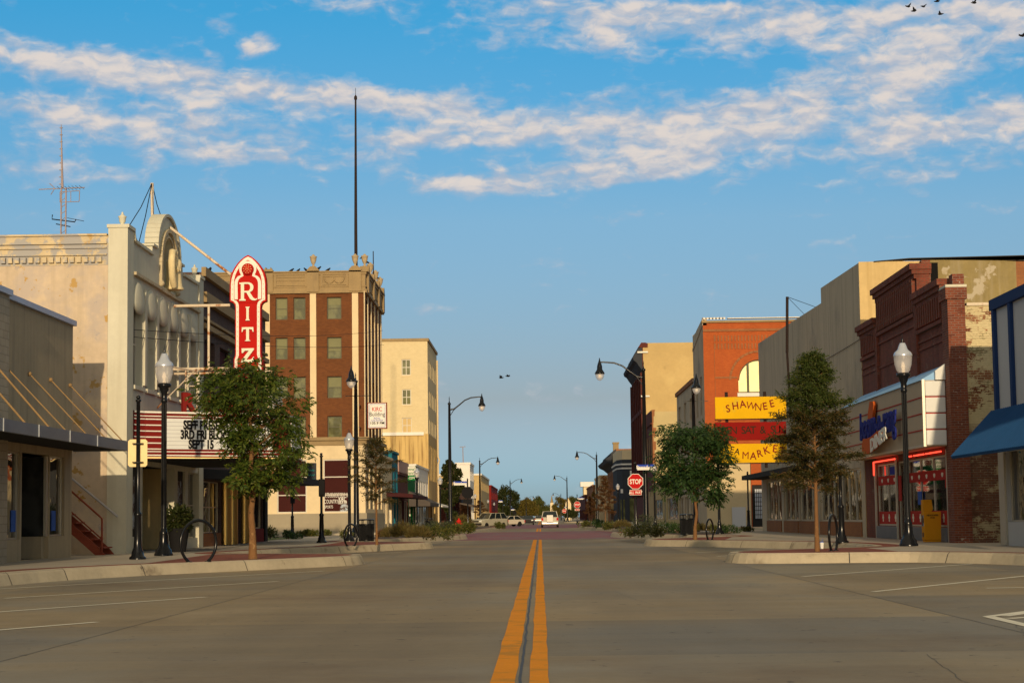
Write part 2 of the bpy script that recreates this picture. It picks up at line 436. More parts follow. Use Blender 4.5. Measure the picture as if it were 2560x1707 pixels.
def letter(mb, txt, size, o, U, V, shear=0.0, bold=0.0, sx=1.0, spacing=1.0, rot=0.0, align='CENTER', lift=.012):
    """write txt with its baseline centre at o, U to the right, V up; the letters are slabs standing proud of the sign"""
    vs, fs = glyphs(txt, size, shear, bold, spacing, align)
    U = Vector(U).normalized(); V = Vector(V).normalized(); N = U.cross(V); o = Vector(o)
    c, s_ = math.cos(rot), math.sin(rot)
    P = []
    for v in vs:
        x, y = v.x * sx, v.y; x, y = x * c - y * s_, x * s_ + y * c
        P.append(o + U * x + V * y + N * lift)
    mb.add(P, fs)
    # rim of the slab
    edge = {}
    for f in fs:
        for a, b in zip(f, f[1:] + f[:1]):
            k = (min(a, b), max(a, b)); edge[k] = edge.get(k, 0) + 1
    for (a, b), n in edge.items():
        if n == 1: mb.add([P[a], P[b], P[b] - N * lift, P[a] - N * lift], [(0, 1, 2, 3)])
    return mb

# ------------------------------------------------------------------ material list (real-world base colours)
mk('asphalt_ground', (.16, .14, .10), .95, .3, .05)
mk('walk', (.40, .35, .28), .9, .22, .7, stains=[((.24, .21, .17), .9, .6, .18)])
mk('kerb_concrete', (.43, .37, .265), .9, .25, 1.2, stains=[((.20, .16, .11), .9, .55, .16), ((.13, .105, .08), 2.3, .64, .08)])
mkbrick('paver', (.27, .075, .045), (.2, .06, .04), (.14, .08, .06), .2, .1, .3)
mk('paint_yellow', (.74, .27, .004), .85, .16, 2.0, stains=[((.50, .22, .02), 1.6, .52, .14), ((.30, .19, .07), 9, .62, .06)], bmp=.3, spec=.15)
mk('paint_white', (.72, .68, .56), .85, .2, 2.0, stains=[((.3, .27, .2), 5, .62, .15)], spec=.15)
mk('tar', (.035, .033, .032), .6, .3, 3)
mk('mulch', (.06, .045, .03), .95, .4, 4)
def mkroad():
    m, t, b, o = newmat('road_concrete')
    co = objco(t)
    n1 = t.noise(co, .11, 5, .6); n2 = t.noise(t.scl(co, 1, .22, 1), .75, 5, .6, 3.0); n3 = t.noise(co, 9, 4, .65, 1.0); n4 = t.noise(co, 60, 2, .6, 2.0)
    n5 = t.noise(t.scl(co, .28, 1.4, 1), .9, 5, .62, 9.0)
    k = t.m('ADD', t.m('MULTIPLY', t.m('SUBTRACT', n1, .5), .75), t.m('MULTIPLY', t.m('SUBTRACT', n2, .5), .5))
    k = t.m('ADD', k, t.m('MULTIPLY', t.m('SUBTRACT', n3, .5), .3)); k = t.m('ADD', k, t.m('MULTIPLY', t.m('SUBTRACT', n4, .5), .25))
    k = t.m('ADD', k, t.m('MULTIPLY', t.m('SUBTRACT', n5, .5), .5))
    k = t.m('ADD', k, 1.0)
    c = t.mix(1.0, t.mix(t.ss(n1, .40, .60), (.28, .222, .138), (.225, .205, .165)), k, 'MULTIPLY')
    n6 = t.noise(t.scl(co, .5, .5, 1), .35, 7, .66, 21.0); c = t.mix(t.m('MULTIPLY', t.ss(n6, .52, .70), .6), c, (.155, .105, .068))
    n7 = t.noise(t.scl(co, .6, .22, 1), .5, 6, .62, 33.0); c = t.mix(t.m('MULTIPLY', t.ss(n7, .54, .72), .55), c, (.37, .30, .20))
    br = t.new('ShaderNodeTexBrick'); t.l.new(t.scl(co, 1, 1, 0), br.inputs['Vector']); br.offset = 0.0
    br.inputs['Color1'].default_value = (.80, .82, .88, 1); br.inputs['Color2'].default_value = (1.14, 1.10, 1.02, 1); br.inputs['Mortar'].default_value = (.9, .9, .9, 1)
    br.inputs['Scale'].default_value = 1; br.inputs['Brick Width'].default_value = 4.75; br.inputs['Row Height'].default_value = 5.6; br.inputs['Mortar Size'].default_value = .004
    c = t.mix(1.0, c, br.outputs['Color'], 'MULTIPLY')
    # tyre-worn wheel paths and drips of oil between them
    s = t.new('ShaderNodeSeparateXYZ'); t.l.new(co, s.inputs[0])
    ax = t.m('ABSOLUTE', t.m('ADD', s.outputs[0], .17))
    for cx_, w_, d_ in ((1.15, .5, .2), (2.75, .5, .2), (1.95, .32, .16)):
        g = t.m('EXPONENT', t.m('MULTIPLY', t.m('POWER', t.m('DIVIDE', t.m('SUBTRACT', ax, cx_), w_), 2.0), -1.0))
        c = t.mix(t.m('MULTIPLY', t.m('MULTIPLY', g, n2), d_ * 2), c, (.10, .085, .07))
    spots = t.noise(co, 5.5, 3, .5, 7.0)
    c = t.mix(t.m('MULTIPLY', t.ss(spots, .66, .71), .7), c, (.06, .05, .045))
    t.l.new(c, b.inputs['Base Color']); b.inputs['Roughness'].default_value = .82; b.inputs['Specular IOR Level'].default_value = .25
    bump(t, b, t.m('ADD', t.m('MULTIPLY', n3, .6), t.m('MULTIPLY', n4, .4)), .25, .02)
mkroad()
def mkcrossing():
    m, t, b, o = newmat('crossing_brick')
    co = objco(t)
    br = t.new('ShaderNodeTexBrick'); t.l.new(co, br.inputs['Vector'])
    br.inputs['Color1'].default_value = (.25, .062, .075, 1); br.inputs['Color2'].default_value = (.19, .052, .066, 1); br.inputs['Mortar'].default_value = (.12, .09, .09, 1)
    br.inputs['Scale'].default_value = 1; br.inputs['Brick Width'].default_value = .4; br.inputs['Row Height'].default_value = .2; br.inputs['Mortar Size'].default_value = .012
    n = t.noise(t.scl(co, 1, .2, 1), .5, 5, .6)
    c = t.mix(t.ss(n, .45, .7), br.outputs['Color'], (.17, .12, .12))
    t.l.new(c, b.inputs['Base Color']); b.inputs['Roughness'].default_value = .8
mkcrossing()
mkbrick('brick_kirc', (.185, .062, .018), (.135, .044, .014), (.12, .06, .028), .24, .08, .35)
mkbrick('brick_purple', (.10, .066, .06), (.14, .09, .07), (.07, .05, .045), .22, .075, .35)
mkbrick('brick_diner', (.24, .055, .032), (.17, .045, .028), (.14, .075, .05), .22, .075, .5,
        patch=[((.24, .16, .11), 1.1, .56, .10), ((.09, .03, .02), .8, .60, .1)], streak=((.05, .02, .015), .5))
mkbrick('brick_pier', (.23, .06, .028), (.14, .036, .02), (.20, .13, .1), .22, .075, .5, patch=[((.42, .35, .27), 2.6, .62, .03), ((.09, .03, .018), 1.1, .58, .08)])
mkbrick('brick_flaking', (.22, .075, .035), (.30, .11, .05), (.33, .25, .15), .22, .075, .4,
        patch=[((.62, .52, .30), 1.1, .42, .04), ((.24, .19, .09), 1.3, .56, .06), ((.17, .055, .028), 1.9, .58, .03)], bmp=1.0)
mkbrick('brick_flaking_low', (.15, .06, .035), (.20, .08, .045), (.2, .15, .1), .22, .075, .4,
        patch=[((.46, .37, .22), 1.2, .50, .05), ((.12, .06, .035), .9, .56, .06), ((.30, .24, .15), 3.0, .60, .04)], bmp=1.0)
mkbrick('brick_orange', (.46, .105, .022), (.40, .085, .02), (.32, .085, .028), .22, .075, .22)
mkbrick('brick_maroon', (.13, .03, .02), (.1, .025, .02), (.08, .03, .025), .22, .075, .3)
mkbrick('brick_cream', (.72, .60, .36), (.66, .54, .31), (.58, .47, .27), .24, .08, .14, bmp=.25)
mkbrick('brick_pale', (.42, .36, .27), (.38, .32, .24), (.28, .24, .18), .4, .2, .2)
mkbrick('brick_warm', (.34, .14, .05), (.28, .11, .045), (.25, .12, .06), .22, .075, .3)
mk('stucco_theatre_side', (.57, .46, .33), .9, .3, .6, stains=[((.47, .40, .34), .7, .46, .16), ((.46, .29, .09), 2.0, .60, .03), ((.36, .33, .33), 1.5, .62, .05), ((.66, .54, .37), .45, .58, .1)], streak=((.36, .29, .21), .45))
mk('stucco_theatre_band', (.56, .46, .29), .9, .25, .9, stains=[((.36, .35, .34), 1.3, .46, .05), ((.47, .33, .15), 1.6, .57, .05), ((.30, .27, .24), 3.0, .64, .04)])
mk('plaster_theatre', (.60, .58, .46), .85, .12, .8, stains=[((.48, .40, .25), 1.2, .66, .15)], streak=((.42, .38, .28), .3))
mk('plaster_aged', (.52, .44, .29), .85, .3, 2.0, stains=[((.30, .19, .08), 2.2, .58, .1)])
mk('concrete_panel', (.40, .32, .205), .9, .18, .7, streak=((.22, .18, .13), .55))
mk('tan_plaster', (.50, .36, .155), .9, .16, .35, stains=[((.58, .43, .19), .25, .5, .2), ((.36, .26, .11), .6, .62, .15)])
mk('tan_plaster_light', (.50, .40, .2), .9, .16, .5)
mk('grey_stucco', (.53, .44, .31), .9, .14, .5, streak=((.24, .195, .14), .6), stains=[((.33, .28, .22), .3, .5, .25)])
mk('olive_plaster', (.27, .21, .085), .9, .35, .6, stains=[((.44, .38, .27), 1.4, .60, .05), ((.14, .09, .04), .8, .60, .06), ((.36, .28, .13), .5, .5, .2)], streak=((.46, .40, .30), .3))
mk('ochre_plaster', (.60, .44, .20), .9, .2, .6, streak=((.40, .27, .10), .6))
mk('cream_paint', (.58, .46, .26), .85, .14, .6, stains=[((.40, .30, .16), 1.0, .64, .1)])
mk('tan_stain', (.60, .42, .16), .9, .12, .4, streak=((.22, .12, .04), .95))
mk('terracotta', (.31, .22, .105), .8, .22, .9, stains=[((.25, .18, .09), 1.0, .56, .15)], streak=((.22, .16, .09), .4))
mk('limestone', (.72, .58, .35), .8, .16, .7, stains=[((.50, .36, .18), .5, .6, .2)])
mk('plinth', (.33, .285, .20), .85, .15, .8)
mk('white_paint', (.78, .75, .68), .85, .08, 1.0, spec=.15)
mk('white_enamel', (.74, .76, .74), .85, .06, 1.0, bmp=0, spec=.15)
mk('panel_white', (.52, .52, .52), .85, .06, .4, bmp=.05, spec=.15)
mk('blue_frame', (.018, .045, .14), .85, .1, 1, spec=.15)
mk('blue_metal', (.018, .085, .23), .85, .1, 1, spec=.15)
mk('dark_blue_grey', (.045, .05, .06), .85, .15, 1, spec=.15)
mk('coping_metal', (.42, .47, .58), .45, .12, 1, metal=.3)
mk('galv', (.21, .23, .26), .5, .2, .8, metal=.55, stains=[((.1, .11, .12), .8, .58, .2)])
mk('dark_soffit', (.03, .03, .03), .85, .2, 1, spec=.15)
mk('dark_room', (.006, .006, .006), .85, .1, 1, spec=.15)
mk('frame_dark', (.03, .028, .026), .85, .1, 2, spec=.15)
mk('frame_alu', (.45, .42, .35), .4, .1, 2, metal=.5)
mk('frame_white', (.62, .58, .48), .6, .1, 2)
mk('frame_olive', (.13, .125, .085), .85, .1, 2, spec=.15)
mk('iron', (.008, .009, .011), .22, .2, 3, spec=.3, bmp=.05)
mk('brass', (.55, .38, .13), .3, .1, 1, metal=.9, bmp=0)
mk('rust_paint', (.24, .045, .02), .7, .35, 2)
mk('rusty_white', (.66, .56, .42), .7, .2, 2, stains=[((.34, .12, .03), 2.2, .52, .1)])
mk('rod', (.27, .17, .07), .7, .25, 3)
mk('pipe_grey', (.42, .42, .44), .5, .1, 2)
mk('sign_red', (.46, .012, .008), .85, .12, 1.5, bmp=.05, stains=[((.36, .02, .015), 1.2, .56, .2)], spec=.15)
mk('marquee_red', (.20, .015, .012), .85, .15, 2, bmp=.05, spec=.15)
mk('bulb_glass', (.80, .55, .25), .3, .1, 3, bmp=0)
mk('sign_white', (.80, .78, .70), .85, .06, 1.5, bmp=.05, spec=.15)
mk('sign_black', (.012, .012, .013), .85, .05, 1.5, bmp=0, spec=.15)
mk('letter_cream', (.80, .78, .62), .85, .08, 2, bmp=0, spec=.15)
mk('sign_yellow', (.74, .43, .006), .85, .1, 1.0, bmp=.05, stains=[((.62, .42, .03), .8, .58, .1)], spec=.15)
mk('sign_crimson', (.24, .008, .006), .85, .12, 1.0, bmp=.05, spec=.15)
mk('letter_maroon', (.22, .02, .012), .85, .1, 2, bmp=0, spec=.15)
mk('letter_brown', (.035, .022, .012), .85, .1, 2, bmp=0, spec=.15)
mk('sign_stop', (.50, .012, .012), .85, .05, 1, bmp=0, spec=.15)
mk('sign_blue', (.02, .06, .40), .85, .05, 1, bmp=0, spec=.15)
mk('sign_green', (.012, .20, .05), .85, .1, 1, bmp=0, spec=.15)
mk('sign_teal', (.03, .30, .30), .85, .1, 1, bmp=0, spec=.15)
mk('sign_back', (.66, .52, .26), .45, .1, .8, metal=.2, bmp=0)
mk('diner_beige', (.50, .40, .28), .85, .1, .8, spec=.15)
mk('diner_red', (.42, .03, .02), .85, .1, 1, bmp=0, spec=.15)
mk('diner_orange', (.55, .11, .02), .85, .1, 1, bmp=0, spec=.15)
mk('diner_blue', (.02, .03, .22), .85, .1, 1, bmp=0, spec=.15)
mk('diner_roof', (.30, .52, .80), .85, .08, 1, spec=.15)
mk('poster_blue', (.05, .12, .42), .85, .3, 6, spec=.15)
mk('poster_mix', (.35, .36, .38), .85, .5, 2.5, stains=[((.10, .06, .05), 3, .48, .03), ((.45, .55, .62), 4, .56, .03), ((.40, .10, .06), 5, .66, .02)], bmp=0, spec=.15)
mk('maroon_panel', (.050, .011, .009), .85, .15, 1, spec=.15)
mk('maroon_wood', (.06, .016, .018), .85, .2, 1, spec=.15)
mk('teal_paint', (.02, .18, .25), .85, .12, 1, spec=.15)
mk('green_paint', (.008, .16, .035), .85, .1, 1, spec=.15)
mk('pink_paint', (.46, .27, .22), .7, .1, 1)
mk('magenta', (.55, .03, .20), .85, .1, 1, bmp=0, spec=.15)
mk('cloth_grey', (.10, .085, .075), .85, .15, 1, spec=.15)
mk('news_yellow', (.62, .27, .012), .85, .1, 1, bmp=0, spec=.15)
mk('bark', (.19, .095, .036), .95, .3, 6, stains=[((.30, .17, .07), 7, .56, .08), ((.08, .045, .02), 11, .6, .06)], bmp=.8)
mk('bark_far', (.10, .065, .04), .9, .25, 3)
mk('blind_cloth', (.20, .20, .10), .8, .15, 2)
mk('statue_stone', (.74, .62, .36), .8, .2, 5, stains=[((.45, .33, .16), 8, .62, .08)])
mk('roof_dark', (.05, .045, .04), .85, .2, 1, spec=.15)
mk('tyre', (.015, .015, .015), .85, .1, 3, spec=.15)
mk('rim', (.4, .4, .4), .35, .1, 3, metal=.8)
mk('car_beige', (.44, .42, .32), .5, .04, 1, metal=.25, bmp=0)
mk('car_white', (.50, .46, .38), .7, .05, 1, bmp=0)
mk('car_dark', (.10, .10, .11), .6, .05, 1, metal=.5, bmp=0, spec=.15)
mk('car_red', (.3, .02, .02), .3, .05, 1, bmp=0)
mk('tail_red', (.5, .01, .01), .85, .05, 1, bmp=0, spec=.15)
mk('chrome', (.6, .6, .6), .2, .05, 1, metal=.9, bmp=0)
mk('bird', (.012, .012, .014), .85, .1, 5, bmp=0, spec=.15)
mk('hydrant', (.55, .02, .015), .85, .1, 3, bmp=0, spec=.15)
mk('wire', (.012, .012, .012), .85, .1, 3, bmp=0, spec=.15)
mk('mast', (.028, .018, .016), .85, .2, 3, bmp=0, spec=.15)
mk('lattice', (.34, .27, .27), .6, .3, 2, bmp=0)
mk('urn_stone', (.42, .33, .2), .85, .25, 4)
mk('grille_white', (.62, .66, .72), .5, .1, 2)
mk('lamp_cap', (.50, .54, .62), .28, .08, 2, metal=.35, bmp=0)
mkglass('glass_dark', (.014, .016, .016), .05, .12)
mkglass('glass_blind', (.085, .085, .035), .10, .25, .9, spec=.35)
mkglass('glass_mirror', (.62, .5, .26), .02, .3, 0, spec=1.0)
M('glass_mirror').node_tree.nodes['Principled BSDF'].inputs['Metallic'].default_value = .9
mkglass('glass_shop', (.022, .022, .02), .03, .35, 1.2)
mkglass('glass_car', (.012, .018, .02), .04)
mkclear('glass_clear', .5)
mkfrost('globe_glass', .55)
mkemit('lamp_core', (1.0, .78, .5), .35)
mkemit('neon_red', (1.0, .06, .03), 2.2)
mkemit('neon_warm', (1.0, .70, .25), .8)
mkleaf('leaf_ash', (.035, .070, .010), (.075, .115, .014), (.13, .15, .020))
mkleaf('leaf_ash_dark', (.018, .050, .016), (.038, .085, .02), (.06, .10, .025))
mkleaf('leaf_cypress', (.025, .032, .008), (.06, .058, .014), (.12, .066, .016))
mkleaf('leaf_cypress_top', (.03, .055, .010), (.065, .095, .016), (.09, .09, .02))
mkleaf('leaf_far', (.022, .036, .008), (.042, .055, .012), (.06, .06, .014))
mkleaf('leaf_gold', (.10, .09, .014), (.16, .125, .018), (.18, .11, .02))
mkleaf('leaf_shrub', (.06, .085, .015), (.10, .11, .022), (.16, .13, .03))
mkleaf('leaf_grass', (.11, .085, .03), (.17, .125, .04), (.13, .12, .03))
mkleaf('leaf_grey', (.045, .06, .03), (.07, .085, .045), (.09, .10, .05))
mkleaf('leaf_red', (.09, .045, .014), (.14, .055, .02), (.11, .07, .02))
mkleaf('seed_red', (.25, .02, .015), (.32, .03, .02), (.2, .03, .02))

# ------------------------------------------------------------------ ground, roads, pavements
mb = MB(); mb.quad((-3000, -60, -.03), (3000, -60, -.03), (3000, 6000, -.03), (-3000, 6000, -.03)); struct('ground', mb, 'asphalt_ground')
mb = MB(); mb.quad((-13, -50, 0), (13, -50, 0), (13, 1500, 0), (-13, 1500, 0)); road = struct('road', mb, 'road_concrete')
mb = MB(); mb.quad((-150, 117, -.01), (-13, 117, -.01), (-13, 138, -.01), (-150, 138, -.01)); mb.quad((13, 117, -.01), (150, 117, -.01), (150, 138, -.01), (13, 138, -.01)); struct('side_street', mb, 'road_concrete')
mb = MB()
for y0, y1 in ((103, 159), (206, 300)): mb.quad((-12.9, y0, .006), (12.9, y0, .006), (12.9, y1, .006), (-12.9, y1, .006))
struct('brick_crossing', mb, 'crossing_brick')
random.seed(4)
def strip(mb, line, w0, w1, z=.006, jit=0.0):
    """painted band following a line, from w0 to w1 sideways"""
    a = offset_line(line, w0); b = offset_line(line, w1)
    for i in range(len(line) - 1):
        mb.quad((*a[i], z), (*a[i + 1], z), (*b[i + 1], z), (*b[i], z))
def wob(x0, y0, x1, y1, n, j):
    return [(x0 + (x1 - x0) * i / n + random.uniform(-j, j), y0 + (y1 - y0) * i / n) for i in range(n + 1)]
for (a, b_) in ((-.385, -.20), (-.095, .045)):
    for (y0, y1, n) in ((-6, 102.5, 110), (159.5, 205.5, 10), (300, 700, 8)):
        l = [y0 + (y1 - y0) * i / n for i in range(n + 1)]
        mb = MB(); p = [(a + random.uniform(-.008, .008), y) for y in l]; q = [(b_ + random.uniform(-.008, .008), y) for y in l]
        for i in range(n): mb.quad((*p[i], .005), (*q[i], .005), (*q[i + 1], .005), (*p[i + 1], .005))
        mb.build('yellow_line', 'paint_yellow', road)
def wob2(x0, y, x1): return [(x0 + (x1 - x0) * i / 40, y + random.uniform(-.012, .012)) for i in range(41)]
mb = MB(); strip(mb, wob(-.165, 2, -.165, 100, 220, .007), -.011, .011, .004); mb.build('tar_seam', 'tar', road)
mb = MB()
for (x, n, j, w) in ((-4.75, 160, .006, .005), (4.75, 160, .006, .005)):
    strip(mb, wob(x, 8, x, 101, n, j), -w, w, .0035)
for y in (19.8, 24.4, 30.6, 38.8, 49, 60, 72, 86): strip(mb, wob2(-9.5, y, 9.5), -.004, .004, .0032)
mb.build('slab_joint', 'tar', road)
for k in range(9):
    x, y = random.uniform(-8, 8), random.uniform(13, 46); n = random.randint(8, 22); dx, dy = random.choice(((.10, .03), (.03, .22), (.12, -.04), (-.02, .25)))
    l = [(x, y)]
    for _ in range(n): l.append((l[-1][0] + dx + random.gauss(0, .02), l[-1][1] + dy + random.gauss(0, .03)))
    mb = MB(); strip(mb, l, -.0022, .0022, .0034); mb.build('crack', 'tar', road)
for x0, y0, x1, y1 in ((-10.1, 35.7, -5.13, 45.3), (-8.7, 31.2, -5.2, 38.1), (-8.9, 23.4, -5.35, 30.7), (-9.5, 15.5, -5.4, 23.4),
                       (5.0, 37, 9.9, 44.4), (5.05, 29.5, 9.9, 37.3), (5.3, 22.2, 9.9, 29.4),
                       (-9.4, 60.4, -5.0, 69.6), (-8.9, 85.5, -5.3, 92), (5.0, 62, 9.4, 70), (5.1, 56, 9.6, 64)):
    mb = MB(); strip(mb, [(x0, y0), (x1, y1)], -.055, .055, .005); mb.build('parking_line', 'paint_white', road)
g = atz(2471, 1541, 0)
for (p, q) in (((2471, 1541), (2640, 1519)), ((2471, 1541), (2640, 1580)), ((2520, 1546), (2640, 1539)), ((2466, 1470), (2640, 1467))):
    a, b_ = atz(*p, 0), atz(*q, 0)
    mb = MB(); strip(mb, [(a.x, a.y), (b_.x, b_.y)], -.07, .07, .0052); mb.build('hatch_line', 'paint_white', road)

LEFT1 = [(-10.9, 0), (-10.9, 30), (-10.75, 37.5), (-9.75, 42.6), (-5.7, 49.2), (-4.9, 51.0), (-4.9, 53.2), (-5.7, 54.3), (-9.9, 57.5), (-9.5, 61), (-8.7, 66.2),
         (-5.1, 75.3), (-4.4, 77), (-4.5, 79), (-5.4, 80.2), (-9, 84), (-8.6, 88), (-6.9, 94), (-4.7, 106), (-4.2, 110), (-4.6, 114), (-7, 117), (-12, 118), (-90, 118)]
RIGHT1 = [(11.1, 0), (11.1, 38), (10.9, 43), (9.4, 46.2), (8.6, 46.8), (5.6, 47.0), (4.8, 47.8), (4.75, 49.3), (5.3, 51), (9.5, 54.5), (9.9, 58), (9.7, 63.5),
          (7.0, 71.6), (4.8, 75.2), (4.2, 76.6), (4.3, 79), (5.2, 80.5), (8.8, 85), (8.6, 89), (5.4, 100), (4.3, 108.5), (4.1, 113), (4.6, 116.5), (8, 119), (14, 119.5), (90, 119.5)]
LEFT2 = [(-90, 134), (-12, 134), (-8, 135.5), (-6.2, 140), (-5.0, 160), (-4.3, 195), (-4.2, 206), (-5, 212), (-10.3, 222), (-10.5, 245), (-7.2, 250), (-6.8, 258), (-10.5, 264),
         (-10.5, 396), (-5.8, 399), (-5.8, 408), (-10.5, 412), (-10.5, 900)]
RIGHT2 = [(90, 137), (14, 137), (8.5, 139), (6, 146), (5, 160), (3.9, 185), (3.9, 196), (5, 204), (10.3, 216), (10.5, 228), (6.3, 232), (6.3, 241), (10.5, 246),
          (10.5, 366), (4.7, 370), (4.7, 379), (10.5, 383), (10.5, 900)]
def pavement(line, left, close, nm):
    """slab with a real kerb: line runs along the kerb, the walk is on the side given"""
    p = smooth_line(line, 2); sg = 1 if left else -1
    poly = p + close
    mb = MB(); mb.prism(poly, -.02, .243, 'z'); struct('sidewalk', mb, 'walk')
    kb = MB(); o_ = offset_line(p, -sg * .12); i0 = offset_line(p, sg * .02); i1 = offset_line(p, sg * .22)
    for a in range(len(p) - 1):
        q = a + 1
        kb.quad((*o_[a], -.01), (*o_[q], -.01), (*offset_pt(o_, i0, q, .62), .2), (*offset_pt(o_, i0, a, .62), .2))
        kb.quad((*offset_pt(o_, i0, a, .62), .2), (*offset_pt(o_, i0, q, .62), .2), (*i0[q], .252), (*i0[a], .252))
        kb.quad((*i0[a], .252), (*i0[q], .252), (*i1[q], .25), (*i1[a], .25))
    kq = struct('kerb', kb, 'kerb_concrete')
    jb = MB(); acc = 0
    for a in range(len(p) - 1):
        acc += (Vector(p[a + 1]) - Vector(p[a])).length
        if acc > 2.6 and p[a][1] < 125:
            acc = 0; d_ = (Vector(p[a + 1]) - Vector(p[a])).normalized() * .012
            e_ = offset_line(p, -sg * .123)[a]; f_ = offset_pt(o_, i0, a, .6); g_ = i0[a]; h_ = i1[a]
            L = [(*e_, .0), (f_[0] + (e_[0] - f_[0]) * .02, f_[1] + (e_[1] - f_[1]) * .02, .203), (*g_, .2545), (*h_, .2535)]
            for q, r in zip(L, L[1:]): jb.quad((q[0] - d_.x, q[1] - d_.y, q[2]), (q[0] + d_.x, q[1] + d_.y, q[2]), (r[0] + d_.x, r[1] + d_.y, r[2]), (r[0] - d_.x, r[1] - d_.y, r[2]))
    if jb.f: jb.build('kerb_joint', 'tar', kq)
    bb = MB(); b0 = offset_line(p, sg * .225); b1 = offset_line(p, sg * .85)
    for a in range(len(p) - 1): bb.quad((*b0[a], .2475), (*b0[a + 1], .2475), (*b1[a + 1], .2475), (*b1[a], .2475))
    struct('brick_band', bb, 'paver')
def offset_pt(a, b, i, k): return (a[i][0] * (1 - k) + b[i][0] * k, a[i][1] * (1 - k) + b[i][1] * k)
pavement(LEFT1, True, [(-90, 0)], 'left')
pavement(RIGHT1, False, [(90, 0)], 'right')
pavement(LEFT2, True, [(-90, 900)], 'left far')
pavement(RIGHT2, False, [(90, 900)], 'right far')
# brick fields on the kerb extensions
mb = MB()
for poly in ([(-9.2, 44.2), (-6.0, 49.4), (-5.3, 51.1), (-5.3, 53), (-6.0, 53.8), (-9.6, 55.6)], [(8.8, 47.3), (5.8, 47.5), (5.25, 48.0), (5.2, 49.2), (5.6, 50.4), (8.9, 53)],
             [(-8.3, 67.5), (-5.2, 75.8), (-4.8, 77.1), (-4.9, 78.6), (-5.6, 79.7), (-8.5, 82.5)], [(6.9, 72.6), (5.1, 75.6), (4.6, 77), (4.7, 78.6), (5.4, 80), (8.3, 83.5)]):
    n = len(mb.v); mb.add([(x, y, .2463) for x, y in poly], [tuple(range(len(poly)))])
struct('brick_field', mb, 'paver')
mb = MB()
for poly in ([(-8.8, 94), (-7.6, 94), (-5.2, 106), (-5.0, 111), (-6.0, 113), (-9.0, 108)], [(8.2, 94), (7.4, 95), (5.9, 101), (4.9, 108.5), (4.8, 112), (6.5, 113.5), (9.5, 108), (9.8, 96)],
             [(-9.5, 139), (-6.9, 141), (-5.6, 160), (-4.9, 195), (-5, 204), (-9.5, 212)], [(9.3, 142), (6.8, 147), (5.6, 161), (4.5, 186), (4.5, 196), (9.3, 210)],
             [(-25, 109), (-13.5, 109), (-13.5, 116), (-25, 116)]):
    mb.add([(x, y, .2485) for x, y in poly], [tuple(range(len(poly)))])
struct('planting_bed', mb, 'mulch')
mb = MB(); mb.quad((-20.5, 92, .2488), (-13.2, 92, .2488), (-13.2, 107.5, .2488), (-20.5, 107.5, .2488))
mk('lawn', (.10, .12, .02), .95, .3, 3); struct('lawn', mb, 'lawn')

# ------------------------------------------------------------------ left side buildings
GZ = .245
# -- plain concrete shop nearest on the left
XL = -13.4
b = thing('storefront_building', 'low concrete shop at the left edge with a long flat metal canopy on rods', 'building', (XL, 50, 0))
holes = [(50.0, 50.9, .95, 3.0), (52.35, 53.95, .85, 3.05), (47.95, 49.35, .8, 3.05)]
door = (50.95, 52.2, .26, 3.05)
mb = MB(); block(mb, -34, XL, 47.75, 54.8, 0, 6.85, (), holes[1:] + [(49.5, 52.25, .26, 3.06)], 'L', .2)
mb.build('wall', 'concrete_panel', b)
mb = MB(); mb.box(-34.05, 47.76, 6.853, XL + .1, 54.86, 7.0); mb.build('coping', 'coping_metal', b)
window(b, 'x', XL, 1, holes[1], 'glass_shop', 'frame_alu', .12, (0, 0)); window(b, 'x', XL, 1, holes[2], 'glass_shop', 'frame_alu', .12, (0, 0))
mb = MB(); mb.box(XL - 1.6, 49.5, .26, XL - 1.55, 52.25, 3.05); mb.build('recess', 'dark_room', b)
mb = MB(); mb.box(XL - 1.5, 51.95, .26, XL - .12, 52.2, .85); mb.build('bulkhead', 'concrete_panel', b)
mb = MB(); mb.box(XL - 1.5, 52.1, .86, XL - .1, 52.14, 3.0); g = mb.build('window', 'glass_shop', b)
mb = MB(); mb.box(XL - .1, 52.06, .86, XL - .02, 52.2, 3.02); mb.box(XL - .16, 49.52, .27, XL - .08, 49.6, 3.02); mb.build('frame', 'frame_alu', g)
mb = MB(); mb.box(XL - 1.3, 51.3, .27, XL - 1.25, 52.0, 2.5); d_ = mb.build('door', 'glass_dark', b)
mb = MB(); mb.box(XL - 1.24, 51.3, .3, XL - 1.2, 51.36, 2.5); mb.build('frame', 'frame_alu', d_)
for y in (52.95, 48.9): mb = MB(); mb.box(XL - .11, y, 1.0, XL - .095, y + .42, 1.55); mb.build('poster', 'poster_blue', b)
# canopy
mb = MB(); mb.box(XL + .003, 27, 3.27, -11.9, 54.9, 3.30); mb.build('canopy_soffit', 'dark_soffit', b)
mb = MB(); mb.box(-11.9, 27, 3.24, -11.8, 54.95, 3.52); mb.box(XL + .003, 54.9, 3.24, -11.9, 54.96, 3.5); mb.box(XL + .003, 27, 3.44, -11.9, 54.9, 3.47)
for y in range(30, 54, 3): mb.box(-11.8, y, 3.235, -11.775, y + .04, 3.525)
mb.build('canopy', 'galv', b)
for k in range(8):
    y = 54.4 - 2.18 * k
    if y < 47.8: break
    mb = MB(); mb.tube([(XL, y, 5.15), (-11.9, y + .25, 3.5)], .02, 6); mb.ball((XL + .03, y, 5.12), .06); mb.build('rod', 'rod', b)
